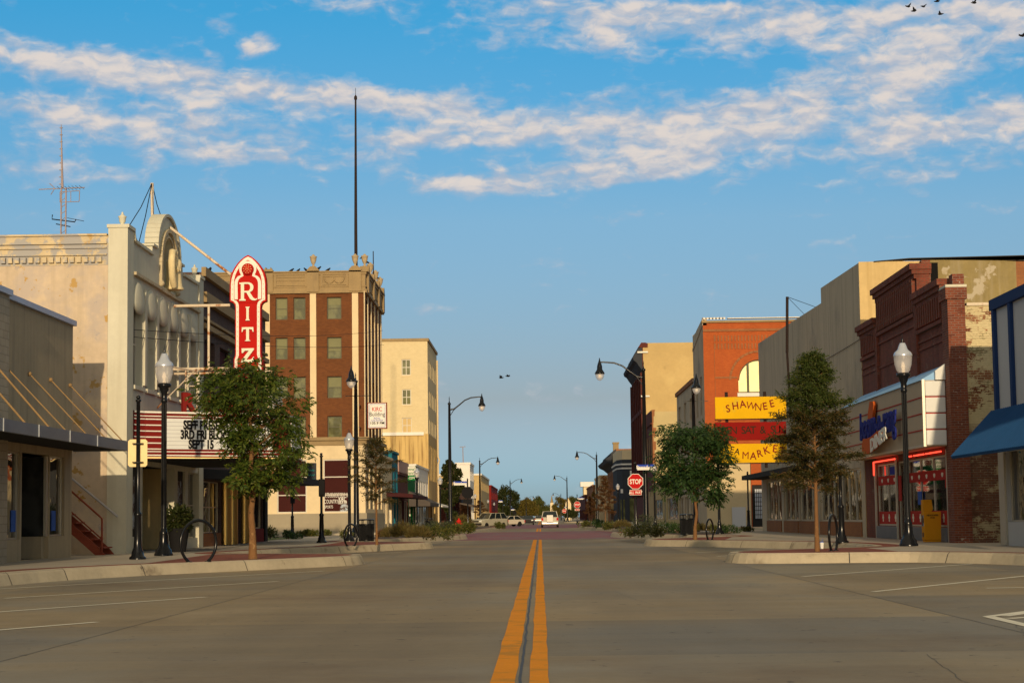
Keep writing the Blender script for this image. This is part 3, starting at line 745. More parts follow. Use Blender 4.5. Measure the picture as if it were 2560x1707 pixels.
# -- neighbour with a pale brick face
b = thing('brick_shop', 'sliver of pale brick shop at the extreme left edge', 'building', (XL, 40, 0))
mb = MB(); block(mb, -34, XL + .12, 26, 47.74, 0, 6.9, (), [(27, 47, .8, 3.0)], 'L', .2); mb.build('wall', 'brick_pale', b)
mb = MB(); mb.box(-34, 25.9, 6.903, XL + .22, 47.72, 7.05); mb.build('coping', 'coping_metal', b)
window(b, 'x', XL + .12, 1, (27, 47, .8, 3.0), 'glass_shop', 'frame_alu', .12, (6, 0))
mb = MB()
for k in range(7): mb.tube([(XL + .13, 46.2 - 2.18 * k, 5.15), (-11.9, 46.45 - 2.18 * k, 3.5)], .028, 6)
mb.build('canopy_rods', 'rod', b)

# -- stair in the gap
b = thing('outdoor_staircase', 'red steel staircase climbing the stained theatre wall', 'staircase', (-13.5, 57.6, .245))
mb = MB()
n = 12
for s_ in (57.1, 58.3):
    mb.prism([(-12.95, .245), (-13.25, .245), (-17.2, 3.75), (-17.2, 4.0), (-13.15, .48)], s_, s_ + .06, 'y')
mb.build('stringer', 'rust_paint', b)
mb = MB()
for k in range(14): mb.box(-13.3 - .28 * k, 57.17, .44 + .25 * k, -13.0 - .28 * k, 58.29, .48 + .25 * k)
mb.build('tread', 'rust_paint', b)
mb = MB(); mb.tube([(-13.05, 57.1, .3), (-13.05, 57.1, 1.32), (-13.15, 57.1, 1.42), (-17.2, 57.1, 5.0)], .03, 8); mb.tube([(-13.05, 57.1, .72), (-17.2, 57.1, 4.4)], .022, 8)
mb.build('railing', 'rust_paint', b)
mb = MB(); mb.tube([(-12.98, 58.9, 1.38), (-17.2, 58.9, 4.9)], .035, 8); mb.build('wall_rail', 'pipe_grey', b)

# -- theatre
XT, Y0, Y1 = -12.8, 59.07, 72.6
th = thing('theatre_building', 'pale plaster theatre with an arched gable niche, urns and tall narrow windows', 'building', (XT, 66, 0))
# long side wall with coping, bands and dentils
mb = MB(); wall(mb, 'y', Y0 + .03, -1, -45, -13.37, 0, 9.2); mb.build('side_wall', 'stucco_theatre_side', th)
mb = MB(); wall(mb, 'y', Y0 + .02, -1, -45, -13.37, 9.2, 10.12); mb.box(-45, Y0 - .05, 10.12, -13.4, Y0 + .5, 10.18)
for z0, z1, d in ((9.86, 9.92, .07), (9.72, 9.76, .05), (9.5, 9.55, .06)): mb.box(-45, Y0 - d, z0, -13.4, Y0 + .019, z1)
mb.build('cornice_band', 'stucco_theatre_band', th)
mb = MB()
x = -13.55
while x > -24: mb.box(x - .14, Y0 - .1, 9.28, x, Y0 + .019, 9.45); x -= .215
mb.build('dentil_course', 'stucco_theatre_band', th)
mb = MB(); mb.quad((-45, Y0 + .1, 9.9), (XT - .4, Y0 + .1, 9.9), (XT - .4, Y1, 9.9), (-45, Y1, 9.9)); wall(mb, 'y', Y1 - .02, 1, -45, XT - .4, 0, 10); mb.build('roof', 'roof_dark', th)
# street front
wins = []
for k in range(6):
    y = 60.15 + 1.93 * k
    wins.append((y, y + 1.5, 5.52, 8.3))
fr = MB()
ground_holes = [(59.75, 61.1, .75, 3.0), (61.7, 67.1, .26, 3.05), (67.7, 69.1, .75, 3.0), (69.7, 71.9, .6, 3.0)]
wall(fr, 'x', XT, 1, Y0 + .9, Y1 - .9, 0, 9.0, wins + ground_holes, .30)
def arcpts(yc, zc, ry, rz, a0, a1, n): return [(yc + ry * math.cos(math.radians(a0 + (a1 - a0) * i / n)), zc + rz * math.sin(math.radians(a0 + (a1 - a0) * i / n))) for i in range(n + 1)]
YC = (Y0 + Y1) / 2
sweepL = [(Y0 + .9, 10.35), (Y0 + .95, 10.22), (Y0 + 1.05, 10.1), (Y0 + 1.25, 10.05)]
prof = [(Y0 + .9, 9.0)] + sweepL + [(YC - 2.75, 10.02), (YC - 2.7, 10.36), (YC - 2.02, 10.36)] + arcpts(YC, 10.36, 1.98, 1.34, 180, 0, 22) + \
       [(YC + 2.02, 10.36), (YC + 2.7, 10.36), (YC + 2.75, 10.02)] + [(2 * YC - y, z) for y, z in reversed(sweepL)] + [(Y1 - .9, 9.0)]
# niche cut: front sheet as quads from the niche edge to the outline, body behind
NR, NZ0, NZS = 1.08, 9.22, 10.0
body = MB(); body.prism(prof, XT - .40, XT - .38, 'x'); body.build('parapet_back', 'plaster_theatre', th)
top_of = lambda y: next((a[1] + (b_[1] - a[1]) * (y - a[0]) / max(b_[0] - a[0], 1e-6) for a, b_ in zip(prof[1:-1], prof[2:-1]) if a[0] <= y <= b_[0]), 10.36)
ys = sorted({p[0] for p in prof} | {YC - NR + 2 * NR * i / 24 for i in range(25)})
for a, c_ in zip(ys, ys[1:]):
    if c_ - a < 1e-5: continue
    ta, tb = top_of(a + 1e-6), top_of(c_ - 1e-6)
    mid = (a + c_) / 2
    if abs(mid - YC) < NR:
        na = NZS + math.sqrt(max(0, 1 - ((a - YC) / NR) ** 2)) * .98; nb = NZS + math.sqrt(max(0, 1 - ((c_ - YC) / NR) ** 2)) * .98
        fr.quad((XT, a, 9.0), (XT, c_, 9.0), (XT, c_, NZ0), (XT, a, NZ0), (1, 0, 0))
        fr.quad((XT, a, na), (XT, c_, nb), (XT, c_, tb), (XT, a, ta), (1, 0, 0))
        fr.quad((XT, a, na), (XT, c_, nb), (XT - .38, c_, nb), (XT - .38, a, na))
    else:
        fr.quad((XT, a, 9.0), (XT, c_, 9.0), (XT, c_, tb), (XT, a, ta), (1, 0, 0))
    fr.quad((XT, a, ta), (XT, c_, tb), (XT - .38, c_, tb), (XT - .38, a, ta))
fr.quad((XT, YC - NR, NZ0), (XT, YC - NR, NZS), (XT - .38, YC - NR, NZS), (XT - .38, YC - NR, NZ0)); fr.quad((XT, YC + NR, NZ0), (XT, YC + NR, NZS), (XT - .38, YC + NR, NZS), (XT - .38, YC + NR, NZ0))
fr.quad((XT, YC - NR, NZ0), (XT, YC + NR, NZ0), (XT - .38, YC + NR, NZ0), (XT - .38, YC - NR, NZ0))
fr.build('street_front', 'plaster_theatre', th)
for ya, yb in ((Y0, Y0 + .9), (Y1 - .9, Y1)):
    mb = MB(); mb.box(XT - .56, ya, 0, XT + .05, yb, 10.36); mb.box(XT - .6, ya - .04, 10.363, XT + .1, yb + .04, 10.47); mb.build('corner_pier', 'plaster_theatre', th)
    yc = (ya + yb) / 2
    mb = MB(); mb.lathe([(.10, 0), (.10, .03), (.05, .06), (.06, .09), (.10, .15), (.115, .27), (.135, .29), (.135, .31), (.07, .34), (.055, .37), (.03, .38), (.04, .42), (.01, .46)], (XT - .22, yc, 10.47), 14); mb.build('urn', 'plaster_theatre', th)
# parapet mouldings
mb = MB()
def band(mb, pts, x0, x1, th_):
    for (a, b_) in zip(pts, pts[1:]):
        d = Vector((b_[0] - a[0], b_[1] - a[1])).normalized(); nrm = Vector((-d.y, d.x)) * th_
        mb.prism([a, b_, (b_[0] + nrm.x, b_[1] + nrm.y), (a[0] + nrm.x, a[1] + nrm.y)], x0, x1, 'x')
lp = sweepL + [(YC - 2.76, 10.03)]
for sd_ in (1, -1):
    mb = MB(); f_ = (lambda l: l) if sd_ > 0 else (lambda l: [(2 * YC - y, z) for y, z in reversed(l)])
    band(mb, f_(lp), XT - .41, XT + .09, .09); mb.build('parapet_moulding', 'plaster_theatre', th)
    mb = MB(); band(mb, f_([(YC - 2.78, 10.36), (YC - 2.02, 10.36)]), XT - .41, XT + .07, .08); mb.build('shoulder_moulding', 'plaster_theatre', th)
mb = MB(); band(mb, arcpts(YC, 10.36, 2.0, 1.36, 180, 0, 24), XT - .40, XT + .08, .10); mb.build('gable_arch', 'plaster_theatre', th)
mb = MB(); band(mb, [(YC - 1.42, 9.3), (YC - 1.42, 9.98)] + arcpts(YC, 9.98, 1.42, 1.2, 180, 0, 22) + [(YC + 1.42, 9.3)], XT + .003, XT + .1, .12)
band(mb, [(YC - 1.1, 9.24), (YC - 1.1, 9.99)] + arcpts(YC, 10.0, 1.1, 1.0, 180, 0, 22) + [(YC + 1.1, 9.24)], XT + .003, XT + .06, .08)
for s_ in (-1.46, 1.46): mb.ball((XT + .06, YC + s_, 9.25), .11)
mb.build('niche_frame', 'plaster_aged', th)
mb = MB(); mb.box(XT + .003, Y0 + .95, 9.0, XT + .13, YC - 1.5, 9.1); mb.box(XT + .003, YC - 1.5, 8.98, XT + .13, YC + 1.5, 9.08); mb.box(XT + .003, YC + 1.5, 9.0, XT + .13, Y1 - .95, 9.1); mb.build('ledge', 'plaster_aged', th)
# tall windows: glass, swollen shell hoods, pilasters
for w in wins:
    window(th, 'x', XT, 1, w, 'glass_dark', 'frame_white', .27, (0, 1), .05, 'plaster_theatre')
    yc = (w[0] + w[1]) / 2
    mb = MB()
    def dome(zc, rx, ry, rz, lo_, hi_):
        v = []; f = []
        for i in range(9):
            el_ = math.radians(lo_ + (hi_ - lo_) * i / 8)
            for j in range(15):
                a = math.pi * j / 14 - math.pi / 2
                v.append((XT + .004 + rx * math.cos(el_) * math.cos(a), yc + ry * math.cos(el_) * math.sin(a), zc + rz * math.sin(el_)))
        for i in range(8):
            for j in range(14): f.append((i * 15 + j, i * 15 + j + 1, (i + 1) * 15 + j + 1, (i + 1) * 15 + j))
        mb.add(v, f, True)
    dome(8.12, .14, .76, .30, -90, 0); dome(8.12, .14, .76, .74, 0, 90)
    mb.build('window_hood', 'plaster_theatre', th)
for k in range(1, 6):
    y = 60.15 + 1.93 * k - .215; w_ = .17
    mb = MB()
    mb.box(XT + .003, y - w_, 5.6, XT + .07, y + w_, 8.35)
    mb.prism([(y - w_, 8.35), (y + w_, 8.35), (y + .03, 8.75), (y - .03, 8.75)], XT + .003, XT + .07, 'x')
    mb.build('pilaster', 'plaster_theatre', th)
# ground floor
for h in (ground_holes[0], ground_holes[2]):
    mb = MB(); mb.box(XT - .12, h[0], h[2], XT - .08, h[1], h[3]); p_ = mb.build('poster_case', 'frame_dark', th)
    mb = MB(); mb.box(XT - .078, h[0] + .3, h[2] + .25, XT - .07, h[1] - .3, h[3] - .35); mb.build('poster', 'poster_mix', p_)
window(th, 'x', XT, 1, ground_holes[3], 'glass_shop', 'frame_alu', .2, (1, 1))
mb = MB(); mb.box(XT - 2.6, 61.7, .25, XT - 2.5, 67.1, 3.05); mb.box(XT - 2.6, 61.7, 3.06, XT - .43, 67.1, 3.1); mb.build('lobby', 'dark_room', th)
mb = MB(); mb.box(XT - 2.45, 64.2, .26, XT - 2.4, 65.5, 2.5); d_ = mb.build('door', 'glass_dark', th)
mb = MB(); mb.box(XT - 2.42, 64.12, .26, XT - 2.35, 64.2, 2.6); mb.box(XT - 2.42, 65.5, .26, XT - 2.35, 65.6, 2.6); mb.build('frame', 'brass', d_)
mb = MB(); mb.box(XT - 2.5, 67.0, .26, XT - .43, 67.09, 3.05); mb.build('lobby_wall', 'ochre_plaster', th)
mb = MB(); mb.bbox(XT - 2.3, 62.6, .26, XT - 1.4, 63.8, 1.15, .03); mb.box(XT - 2.35, 62.5, 1.15, XT - 1.35, 63.9, 1.2); mb.build('ticket_counter', 'tan_plaster', th)
# statue
st = thing('niche_statue', 'weathered stone saint-like figure with a tall harp standing in the gable niche', 'statue', (XT + .18, YC, 9.22))
mb = MB(); mb.lathe([(.34, 0), (.36, .05), (.3, .12), (.27, .4), (.25, .65), (.28, .85), (.27, 1.0), (.17, 1.1), (.1, 1.14), (.09, 1.2)], (XT + .16, YC + .2, 9.22), 12)
mb.ball((XT + .18, YC + .22, 10.5), .13, sq=(1, 1, 1.2)); mb.tube([(XT + .18, YC + .4, 10.2), (XT + .32, YC + .36, 9.95), (XT + .36, YC + .05, 9.9)], .07, 8); mb.tube([(XT + .18, YC, 10.2), (XT + .32, YC - .08, 9.98), (XT + .36, YC - .2, 9.85)], .07, 8)
mb.build('figure', 'statue_stone', st)
mb = MB(); mb.tube([(XT + .26, YC - .3, 9.3), (XT + .26, YC - .62, 9.6), (XT + .26, YC - .74, 10.1), (XT + .26, YC - .6, 10.45), (XT + .26, YC - .25, 10.5), (XT + .26, YC - .18, 10.2)], [.11, .12, .12, .12, .1, .08], 8); mb.build('harp', 'statue_stone', st)

# marquee: rounded corners, angled letter boards
mq = thing('theatre_marquee', 'maroon theatre marquee with white letter boards and striped rounded corners', 'marquee', (XT, 66, 3.17))
MZ0, MZ1 = 3.2, 4.72
A0 = (XT + .25, 60.75); A1 = (-8.75, 63.4); A2 = (-8.75, 68.4); A3 = (XT + .25, 71.05)
plan = [(XT + .003, 60.2)] + [(XT + .02, 60.35), (XT + .1, 60.55)] + [A0, A1] + [(-8.45, 63.9), (-8.4, 64.6), (-8.4, 67.2), (-8.45, 67.9)] + [A2, A3, (XT + .003, 71.5)]
mb = MB(); mb.prism(plan, MZ0, MZ1, 'z'); mb.build('canopy_body', 'marquee_red', mq)
mb = MB()
def offs(pl, d):
    return offset_line(pl, -d)
ring = plan
for z0, z1, d in ((4.66, 4.72, .05), (4.55, 4.58, .035), (3.42, 3.45, .035), (3.3, 3.34, .05)):
    o_ = offs(ring, d)
    for i in range(len(ring) - 1): mb.quad((*o_[i], z0), (*o_[i + 1], z0), (*o_[i + 1], z1), (*o_[i], z1)); mb.quad((*ring[i], z0), (*ring[i + 1], z0), (*o_[i + 1], z0), (*o_[i], z0)); mb.quad((*ring[i], z1), (*ring[i + 1], z1), (*o_[i + 1], z1), (*o_[i], z1))
mb.build('trim', 'sign_white', mq)
dirv = (Vector((*A1, 0)) - Vector((*A0, 0))).normalized(); nrm = Vector((dirv.y, -dirv.x, 0))
def on_board(s_, z, lift=0.0): return Vector((*A0, 0)) + dirv * s_ + nrm * lift + Vector((0, 0, z))
L_ = (Vector(A1) - Vector(A0)).length
# striped end next to the wall
mb = MB()
for k in range(6):
    z = 3.5 + .19 * k
    a, c_ = on_board(.02, z, .03), on_board(.62, z, .03); mb.add([a, c_, c_ + Vector((0, 0, .035)), a + Vector((0, 0, .035)), a - nrm * .03, c_ - nrm * .03, c_ - nrm * .03 + Vector((0, 0, .035)), a - nrm * .03 + Vector((0, 0, .035))], [(0, 1, 2, 3), (0, 1, 5, 4), (3, 2, 6, 7)])
    o2 = offs(plan[:4], .03)
    for i in range(3): mb.quad((*o2[i], z), (*o2[i + 1], z), (*o2[i + 1], z + .035), (*o2[i], z + .035)); mb.quad((*plan[i], z + .035), (*plan[i + 1], z + .035), (*o2[i + 1], z + .035), (*o2[i], z + .035))
mb.build('stripe', 'sign_white', mq)
mb = MB(); a, c_ = on_board(.70, 3.52, .03), on_board(L_ - .1, 3.52, .03); up = Vector((0, 0, .98))
mb.add([a, c_, c_ + up, a + up, a - nrm * .03, c_ - nrm * .03, c_ + up - nrm * .03, a + up - nrm * .03], [(0, 1, 2, 3), (0, 1, 5, 4), (3, 2, 6, 7), (0, 4, 7, 3), (1, 5, 6, 2)])
lb = mb.build('letter_board', 'white_enamel', mq)
mb = MB()
for k in range(1, 8):
    z = 3.52 + .98 * k / 8; a, c_ = on_board(.70, z, .034), on_board(L_ - .1, z, .034); mb.quad(a, c_, c_ + Vector((0, 0, .012)), a + Vector((0, 0, .012)))
for k in range(1, 4):
    s_ = .7 + (L_ - .8) * k / 4; mb.quad(on_board(s_, 3.53, .037), on_board(s_ + .015, 3.53, .037), on_board(s_ + .015, 4.49, .037), on_board(s_, 4.49, .037))
mb.build('rail', 'pipe_grey', lb)
mb = MB()
for txt, z, s0 in (('SEFF PRESENTS', 4.17, 1.32), ('3RD FRI BLOCK PARTY', 3.86, 1.22), ('SEPT 15', 3.55, 1.5)):
    letter(mb, txt, .39, on_board(s0, z, .04), dirv, (0, 0, 1), 0, .016, .68, 1.0, align='LEFT', lift=.015)
mb.build('lettering', 'sign_black', lb)
# other boards (nose and far side)
mb = MB(); mb.box(-8.4, 64.7, 3.52, -8.37, 67.1, 4.5)
nr2 = Vector((dirv.y, dirv.x, 0)); 
a, c_ = Vector((*A2, 3.52)), Vector((*A3, 3.52)); d2 = (c_ - a).normalized(); n2 = Vector((-d2.y, d2.x, 0)) * -1
a2, c2 = a + d2 * .1 + Vector((abs(n2.x) * .03, abs(n2.y) * .03, 0)), a + d2 * (L_ - .7) + Vector((abs(n2.x) * .03, abs(n2.y) * .03, 0)); mb.quad(a2, c2, c2 + up, a2 + up)
mb.build('letter_board', 'white_enamel', mq)
mb = MB(); o_ = offs(ring, .06)
mb.tube([(x_, y_, 3.24) for x_, y_ in o_[3:5]], .018, 6); mb.build('neon_tube', 'neon_warm', mq)
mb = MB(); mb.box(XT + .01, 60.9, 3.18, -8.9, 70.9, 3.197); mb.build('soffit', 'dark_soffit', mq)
# red letters standing on the marquee
rl = thing('rooftop_letters', 'big red block letters standing on top of the marquee behind the leafy tree', 'sign', (-11, 62.2, 4.72))
for i, chx in enumerate('RITZ'):
    mb = MB(); letter(mb, chx, .86, on_board(1.62 + .72 * i, 4.75, -.35), dirv, (0, 0, 1), 0, .03, .9, align='CENTER', lift=.14); mb.build('letter', 'marquee_red', rl)

# vertical sign with its steel arms
rs = thing('vertical_sign', 'tall red vertical theatre sign with pointed top and cream letters', 'sign', (-10.05, 66.5, 5.9))
YS = 66.5
PXM = 1 / (3.336 * (F / YS))                     # metres per pixel of the enlarged crop the outline was measured in
c0 = aty(500 + 405 / 3.336, 600 + 1095 / 3.336, YS)
def sp(hw, y): return (c0.x + hw * PXM, c0.z + (1095 - y) * PXM)
OUT = [(2, 117), (30, 131), (62, 157), (92, 190), (118, 228), (138, 268), (149, 310), (153, 360), (154, 508), (140, 512), (124, 520), (112, 538), (108, 562), (108, 945), (110, 965), (118, 985), (120, 1000), (120, 1095)]
def outl(o): return [sp(a, y) for a, y in o] + [sp(-a, y) for a, y in reversed(o)]
def inset(o, d, yt, yb): return [(max(0.5, a - d), min(max(y, yt), yb)) for a, y in o]
mb = MB(); mb.prism(outl(OUT), YS - .12, YS + .22, 'y'); mb.build('cabinet', 'sign_red', rs)
L2 = [(2, 131), (30, 144), (56, 168), (82, 198), (106, 234), (124, 272), (137, 315), (143, 360), (144, 497), (126, 504), (110, 516), (102, 534), (100, 560), (100, 950), (102, 972), (110, 992), (112, 1005), (112, 1086)]
mb = MB(); mb.prism(outl(L2), YS - .135, YS - .12, 'y'); mb.build('border', 'sign_white', rs)
L3 = [(2, 160), (26, 174), (48, 194), (72, 222), (92, 254), (107, 290), (115, 325), (117, 360), (117, 494), (98, 500), (82, 520), (76, 545), (76, 960), (84, 985), (88, 1000), (88, 1074)]
mb = MB(); mb.prism(outl(L3), YS - .15, YS - .135, 'y'); mb.build('field', 'sign_red', rs)
key = [(2, 168)] + [(72 * math.sin(math.radians(a)), 240 - 72 * math.cos(math.radians(a))) for a in range(20, 136, 12)] + [(62, 288), (84, 298), (102, 318), (111, 345), (113, 375), (113, 490), (82, 492)]
mb = MB(); mb.prism(outl(key), YS - .162, YS - .15, 'y'); mb.build('keyhole_border', 'sign_white', rs)
key2 = [(3, 192)] + [(48 * math.sin(math.radians(a)), 240 - 48 * math.cos(math.radians(a))) for a in range(20, 128, 12)] + [(36, 296), (62, 308), (78, 326), (85, 350), (86, 380), (86, 494)]
key2[-1] = (84, 498); key2 += [(76, 520)]
mb = MB(); mb.prism(outl(key2), YS - .174, YS - .162, 'y'); mb.build('panel', 'sign_red', rs)
mb = MB(); mb.lathe([(52 * PXM, 0), (50 * PXM, .06), (40 * PXM, .11), (20 * PXM, .15), (.002, .16)], (0, 0, 0), 20)
mb.v = [(c0.x + v[0], YS - .174 - v[2], c0.z + (1095 - 240) * PXM + v[1]) for v in mb.v]; bl = mb.build('ball', 'sign_red', rs)
mb = MB()
for r_, n_ in ((0, 1), (16, 5), (32, 10)):
    for k in range(n_):
        a = 2 * math.pi * k / n_ + r_
        hh = .165 - (r_ / 52) ** 2 * .09
        mb.ball((c0.x + r_ * PXM * math.cos(a), YS - .174 - hh, c0.z + (1095 - 240 + r_ * math.sin(a)) * PXM), .017)
mb.build('bulbs', 'bulb_glass', bl)
mb = MB()
def dots(o, step):
    acc = 0
    for side in (1, -1):
        pts = [Vector(sp(side * a, y)) for a, y in o]; acc = 0
        for a, b_ in zip(pts, pts[1:]):
            ln = (b_ - a).length; s_ = -acc
            while True:
                s_ += step
                if s_ > ln: acc = ln - (s_ - step); break
                p = a + (b_ - a) * (s_ / ln); mb.ball((p.x, YS - .15, p.y), .016)
dots([((a + c_) / 2, (y + z) / 2) for (a, y), (c_, z) in zip(L2, L3 + [L3[-1]] * 2)][2:9] + [(88, 560), (88, 950), (98, 1000), (98, 1060)], .17)
mb.build('bulbs', 'bulb_glass', rs)
def glyph_polys(rows, x0, x1, y0, y1):
    return [[sp(x0 + (x1 - x0) * a, y0 + (y1 - y0) * c_) for a, c_ in r] for r in rows]
def slab(mb, polys, d0=.174, d1=.23):
    for i, p in enumerate(polys): mb.prism(p, YS - d1 - .0015 * i, YS - d0, 'y')
arcR = lambda cx, cy, rx, ry, a0, a1, n=10: [(cx + rx * math.cos(math.radians(a0 + (a1 - a0) * i / n)), cy + ry * math.sin(math.radians(a0 + (a1 - a0) * i / n))) for i in range(n + 1)]
bowl = [list(q) for q in zip(*[iter([])])]
def ringsegs(cx, cy, rxo, ryo, rxi, ryi, a0, a1, n=10):
    o_ = arcR(cx, cy, rxo, ryo, a0, a1, n); i_ = arcR(cx, cy, rxi, ryi, a0, a1, n)
    return [o_ + i_[::-1]]
R_ = [[(0.0, 0.02), (.34, .0), (.34, .07), (.27, .1), (.27, .9), (.36, .93), (.36, 1.0), (0, 1.0), (0, .94), (.09, .9), (.09, .1), (0, .08)],
      [(.2, 0), (.5, 0), (.5, .09), (.2, .09)], [(.2, .47), (.52, .47), (.52, .56), (.2, .56)]] + ringsegs(.48, .28, .32, .28, .14, .19, -90, 90) + \
     [[(.40, .55), (.58, .53), (.78, .83), (.9, .91), (1.0, .88), (1.0, .95), (.86, 1.0), (.72, .98), (.6, .9)]]
I_ = [[(.0, 0), (1, 0), (1, .05), (.8, .1), (.8, .9), (1, .95), (1, 1), (0, 1), (0, .95), (.2, .9), (.2, .1), (0, .05)]]
T_ = [[(0.02, .0), (.98, .0), (1, .34), (.93, .34), (.86, .17), (.62, .14), (.62, .92), (.72, .95), (.72, 1), (.28, 1), (.28, .95), (.38, .92), (.38, .14), (.14, .17), (.07, .34), (0, .34)]]
Z_ = [[(.04, 0), (.98, 0), (.98, .1), (.40, .82), (.78, .80), (.92, .62), (.99, .62), (.97, 1), (0, 1), (0, .9), (.60, .17), (.28, .18), (.14, .34), (.05, .34)]]
for (rows, bx) in ((R_, (-70, 80, 350, 505)), (I_, (-17, 17, 556, 672)), (T_, (-50, 50, 728, 845)), (Z_, (-55, 55, 905, 1022))):
    mb = MB(); slab(mb, glyph_polys(rows, *bx)); mb.build('letter', 'letter_cream', rs)
br = thing('sign_brace', 'rusty white pipe arms holding the red sign off the theatre front', 'bracket', (-12.0, 66.5, 6))
zt, zb = aty(510, 764, YS).z, aty(510, 922, YS).z
mb = MB(); mb.tube([(XT, YS, zt), (-10.75, YS, zt)], .055, 8); mb.build('arm', 'rusty_white', br)
mb = MB(); mb.tube([(XT, YS, zb), (-10.75, YS, zb)], .055, 8); mb.build('arm', 'rusty_white', br)
mb = MB(); mb.tube([(-11.5, YS, zb), (-11.5, YS, zt)], .045, 8); mb.tube([(XT, YS + .3, zb - .12), (-9.3, YS + .3, zb - .12)], .06, 8); mb.build('post', 'rusty_white', br)
mb = MB(); mb.tube([(XT, YS - 2.5, zb), (-11.9, YS - .1, zb - .1)], .03, 6); mb.tube([(XT, YS - 2.5, 5.0), (-11.9, YS - .1, zb)], .025, 6); mb.tube([(-11.9, YS, zb), (-11.9, YS, 4.75)], .03, 6)
for z in (5.1, 5.5, 5.9): mb.tube([(-12.3, YS, z), (-11.9, YS, z)], .022, 6)
mb.tube([(-12.3, YS, zb), (-12.3, YS, 4.75)], .03, 6); mb.build('ladder_frame', 'rusty_white', br)
mb = MB(); p0 = aty(430, 568, 66.0); p1 = aty(576, 686, YS); mb.tube([(XT + .02, 66, p0.z), (p1.x, YS, p1.z)], .05, 8); mb.build('stay_pipe', 'rusty_white', br)

# pipe mast with guy wires on the theatre roof
mp = thing('guyed_pipe_mast', 'rusty pipe mast with dark guy wires behind the theatre gable', 'mast', (-13.6, 68, 9.9))
pt = aty(380, 458, 68); pb = aty(383, 560, 68)
mb = MB(); mb.tube([(pb.x, 68, 9.9), (pt.x, 68, pt.z)], .06, 8); mb.build('pipe', 'rusty_white', mp)
for (q, Y_) in (((322, 566), 62), ((347, 608), 64), ((404, 545), 72)):
    e = aty(*q, Y_); mb = MB(); mid = (pt + e) / 2 - Vector((0, 0, .12)); mb.tube([pt, mid, (e.x, Y_, e.z)], .016, 5); mb.build('guy_wire', 'wire', mp)
# lattice aerial on the roof at the left
la = thing('roof_aerial', 'lattice television aerial tower on the flat theatre roof', 'antenna', (-19.2, 68, 9.9))
q0, q1, q2 = aty(157, 585, 68), aty(158, 470, 68), aty(153, 312, 68)
mb = MB()
for dx in (-.07, .1): mb.tube([(q0.x + dx, 68, 9.9), (q0.x + dx, 68, q1.z)], .03, 5)
for k in range(14): z = 9.9 + (q1.z - 9.9) * k / 14; mb.tube([(q0.x - .07, 68, z), (q0.x + .1, 68, z + .12)], .012, 4)
mb.tube([(q0.x - .03, 68, q1.z), (q2.x, 68, q2.z)], [.05, .015], 6)
for k in range(9): z = q1.z + (q2.z - q1.z) * (k + .5) / 9; mb.box(q2.x - .05, 67.96, z, q2.x + .05, 68.04, z + .02)
mb.build('lattice_mast', 'lattice', la)
mb = MB(); s0, s1 = aty(97, 474, 68), aty(212, 469, 68); mb.tube([s0, s1], .018, 5)
for k in range(7): p = s0.lerp(s1, .45 + k * .08); mb.tube([p + Vector((0, -.4, .01)), p + Vector((0, .4, .01))], .01, 4)
a = aty(137, 471, 68); mb.tube([a, aty(124, 459, 68)], .014, 4); mb.tube([a, aty(127, 487, 68)], .014, 4); mb.build('yagi', 'lattice', la)
mb = MB(); r4 = [aty(150, 480, 68), aty(199, 477, 68), aty(198, 504, 68), aty(150, 506, 68)]
for a, c_ in zip(r4, r4[1:] + r4[:1]): mb.tube([a, c_], .014, 4)
mb.tube([aty(177, 478, 68), aty(177, 505, 68)], .012, 4); mb.build('loop_aerial', 'lattice', la)
mb = MB(); mb.tube([aty(131, 537, 68), aty(130, 548, 68), aty(187, 555, 68), aty(190, 548, 68)], .022, 5); mb.tube([aty(168, 545, 68), aty(210, 553, 68)], .01, 4); mb.tube([aty(140, 560, 68), aty(176, 567, 68)], .018, 4); mb.build('dipole', 'wire', la)
v_ = aty(195, 582, 66); top('roof_vent', MB().lathe([(.12, 0), (.12, .45), (.34, .46), (.05, .62)], (v_.x, 66, 9.9), 12), 'roof_dark', 'small dark capped vent poking above the theatre roof', 'vent', (v_.x, 66, 9.9))

# -- purple-brown brick block beyond the theatre
XB, YB0, YB1 = -12.85, 72.62, 89.8
b = thing('brick_block', 'purple-brown brick building with stone bands between the theatre and the corner', 'building', (XB, 81, 0))
up_w = [(73.4, 75.7, 5.7, 8.2), (76.9, 79.5, 5.7, 8.2), (81, 83.5, 5.7, 8.2), (85, 87.6, 5.7, 8.2)]
lo_w = [(73.2, 76.9, .75, 2.75), (80.2, 82.2, .26, 2.75), (83.5, 88.6, .85, 2.75)]
mb = MB(); block(mb, -40, XB, YB0, YB1, 0, 10.7, (), up_w + lo_w, 'L', .25); mb.build('wall', 'brick_purple', b)
mb = MB()
for z0, z1, d in ((10.55, 10.9, .18), (9.55, 9.95, .22), (8.9, 9.0, .12), (8.55, 8.75, .18), (5.35, 5.6, .12)): mb.box(XB + .003, YB0 + .02, z0, XB + d, YB1 + .05, z1)
mb.prism([(78, 10.7), (84, 10.7), (83, 11.1), (82, 11.25), (80, 11.25), (79, 11.1)], XB - .4, XB + .1, 'x')
mb.build('cornice', 'terracotta', b)
for w in up_w: window(b, 'x', XB, 1, w, 'maroon_wood', 'frame_dark', .2, (0, 0), .05, True)
window(b, 'x', XB, 1, lo_w[0], 'glass_shop', 'frame_alu', .12, (1, 1)); window(b, 'x', XB, 1, lo_w[2], 'glass_shop', 'frame_alu', .12, (1, 0))
mb = MB(); mb.box(XB - .24, 80.2, .26, XB - .2, 82.2, 2.75); mb.build('door', 'glass_dark', b)
mb = MB(); mb.box(XB + .003, 73, .25, XB + .05, 77, .74); mb.build('bulkhead', 'brick_warm', b)
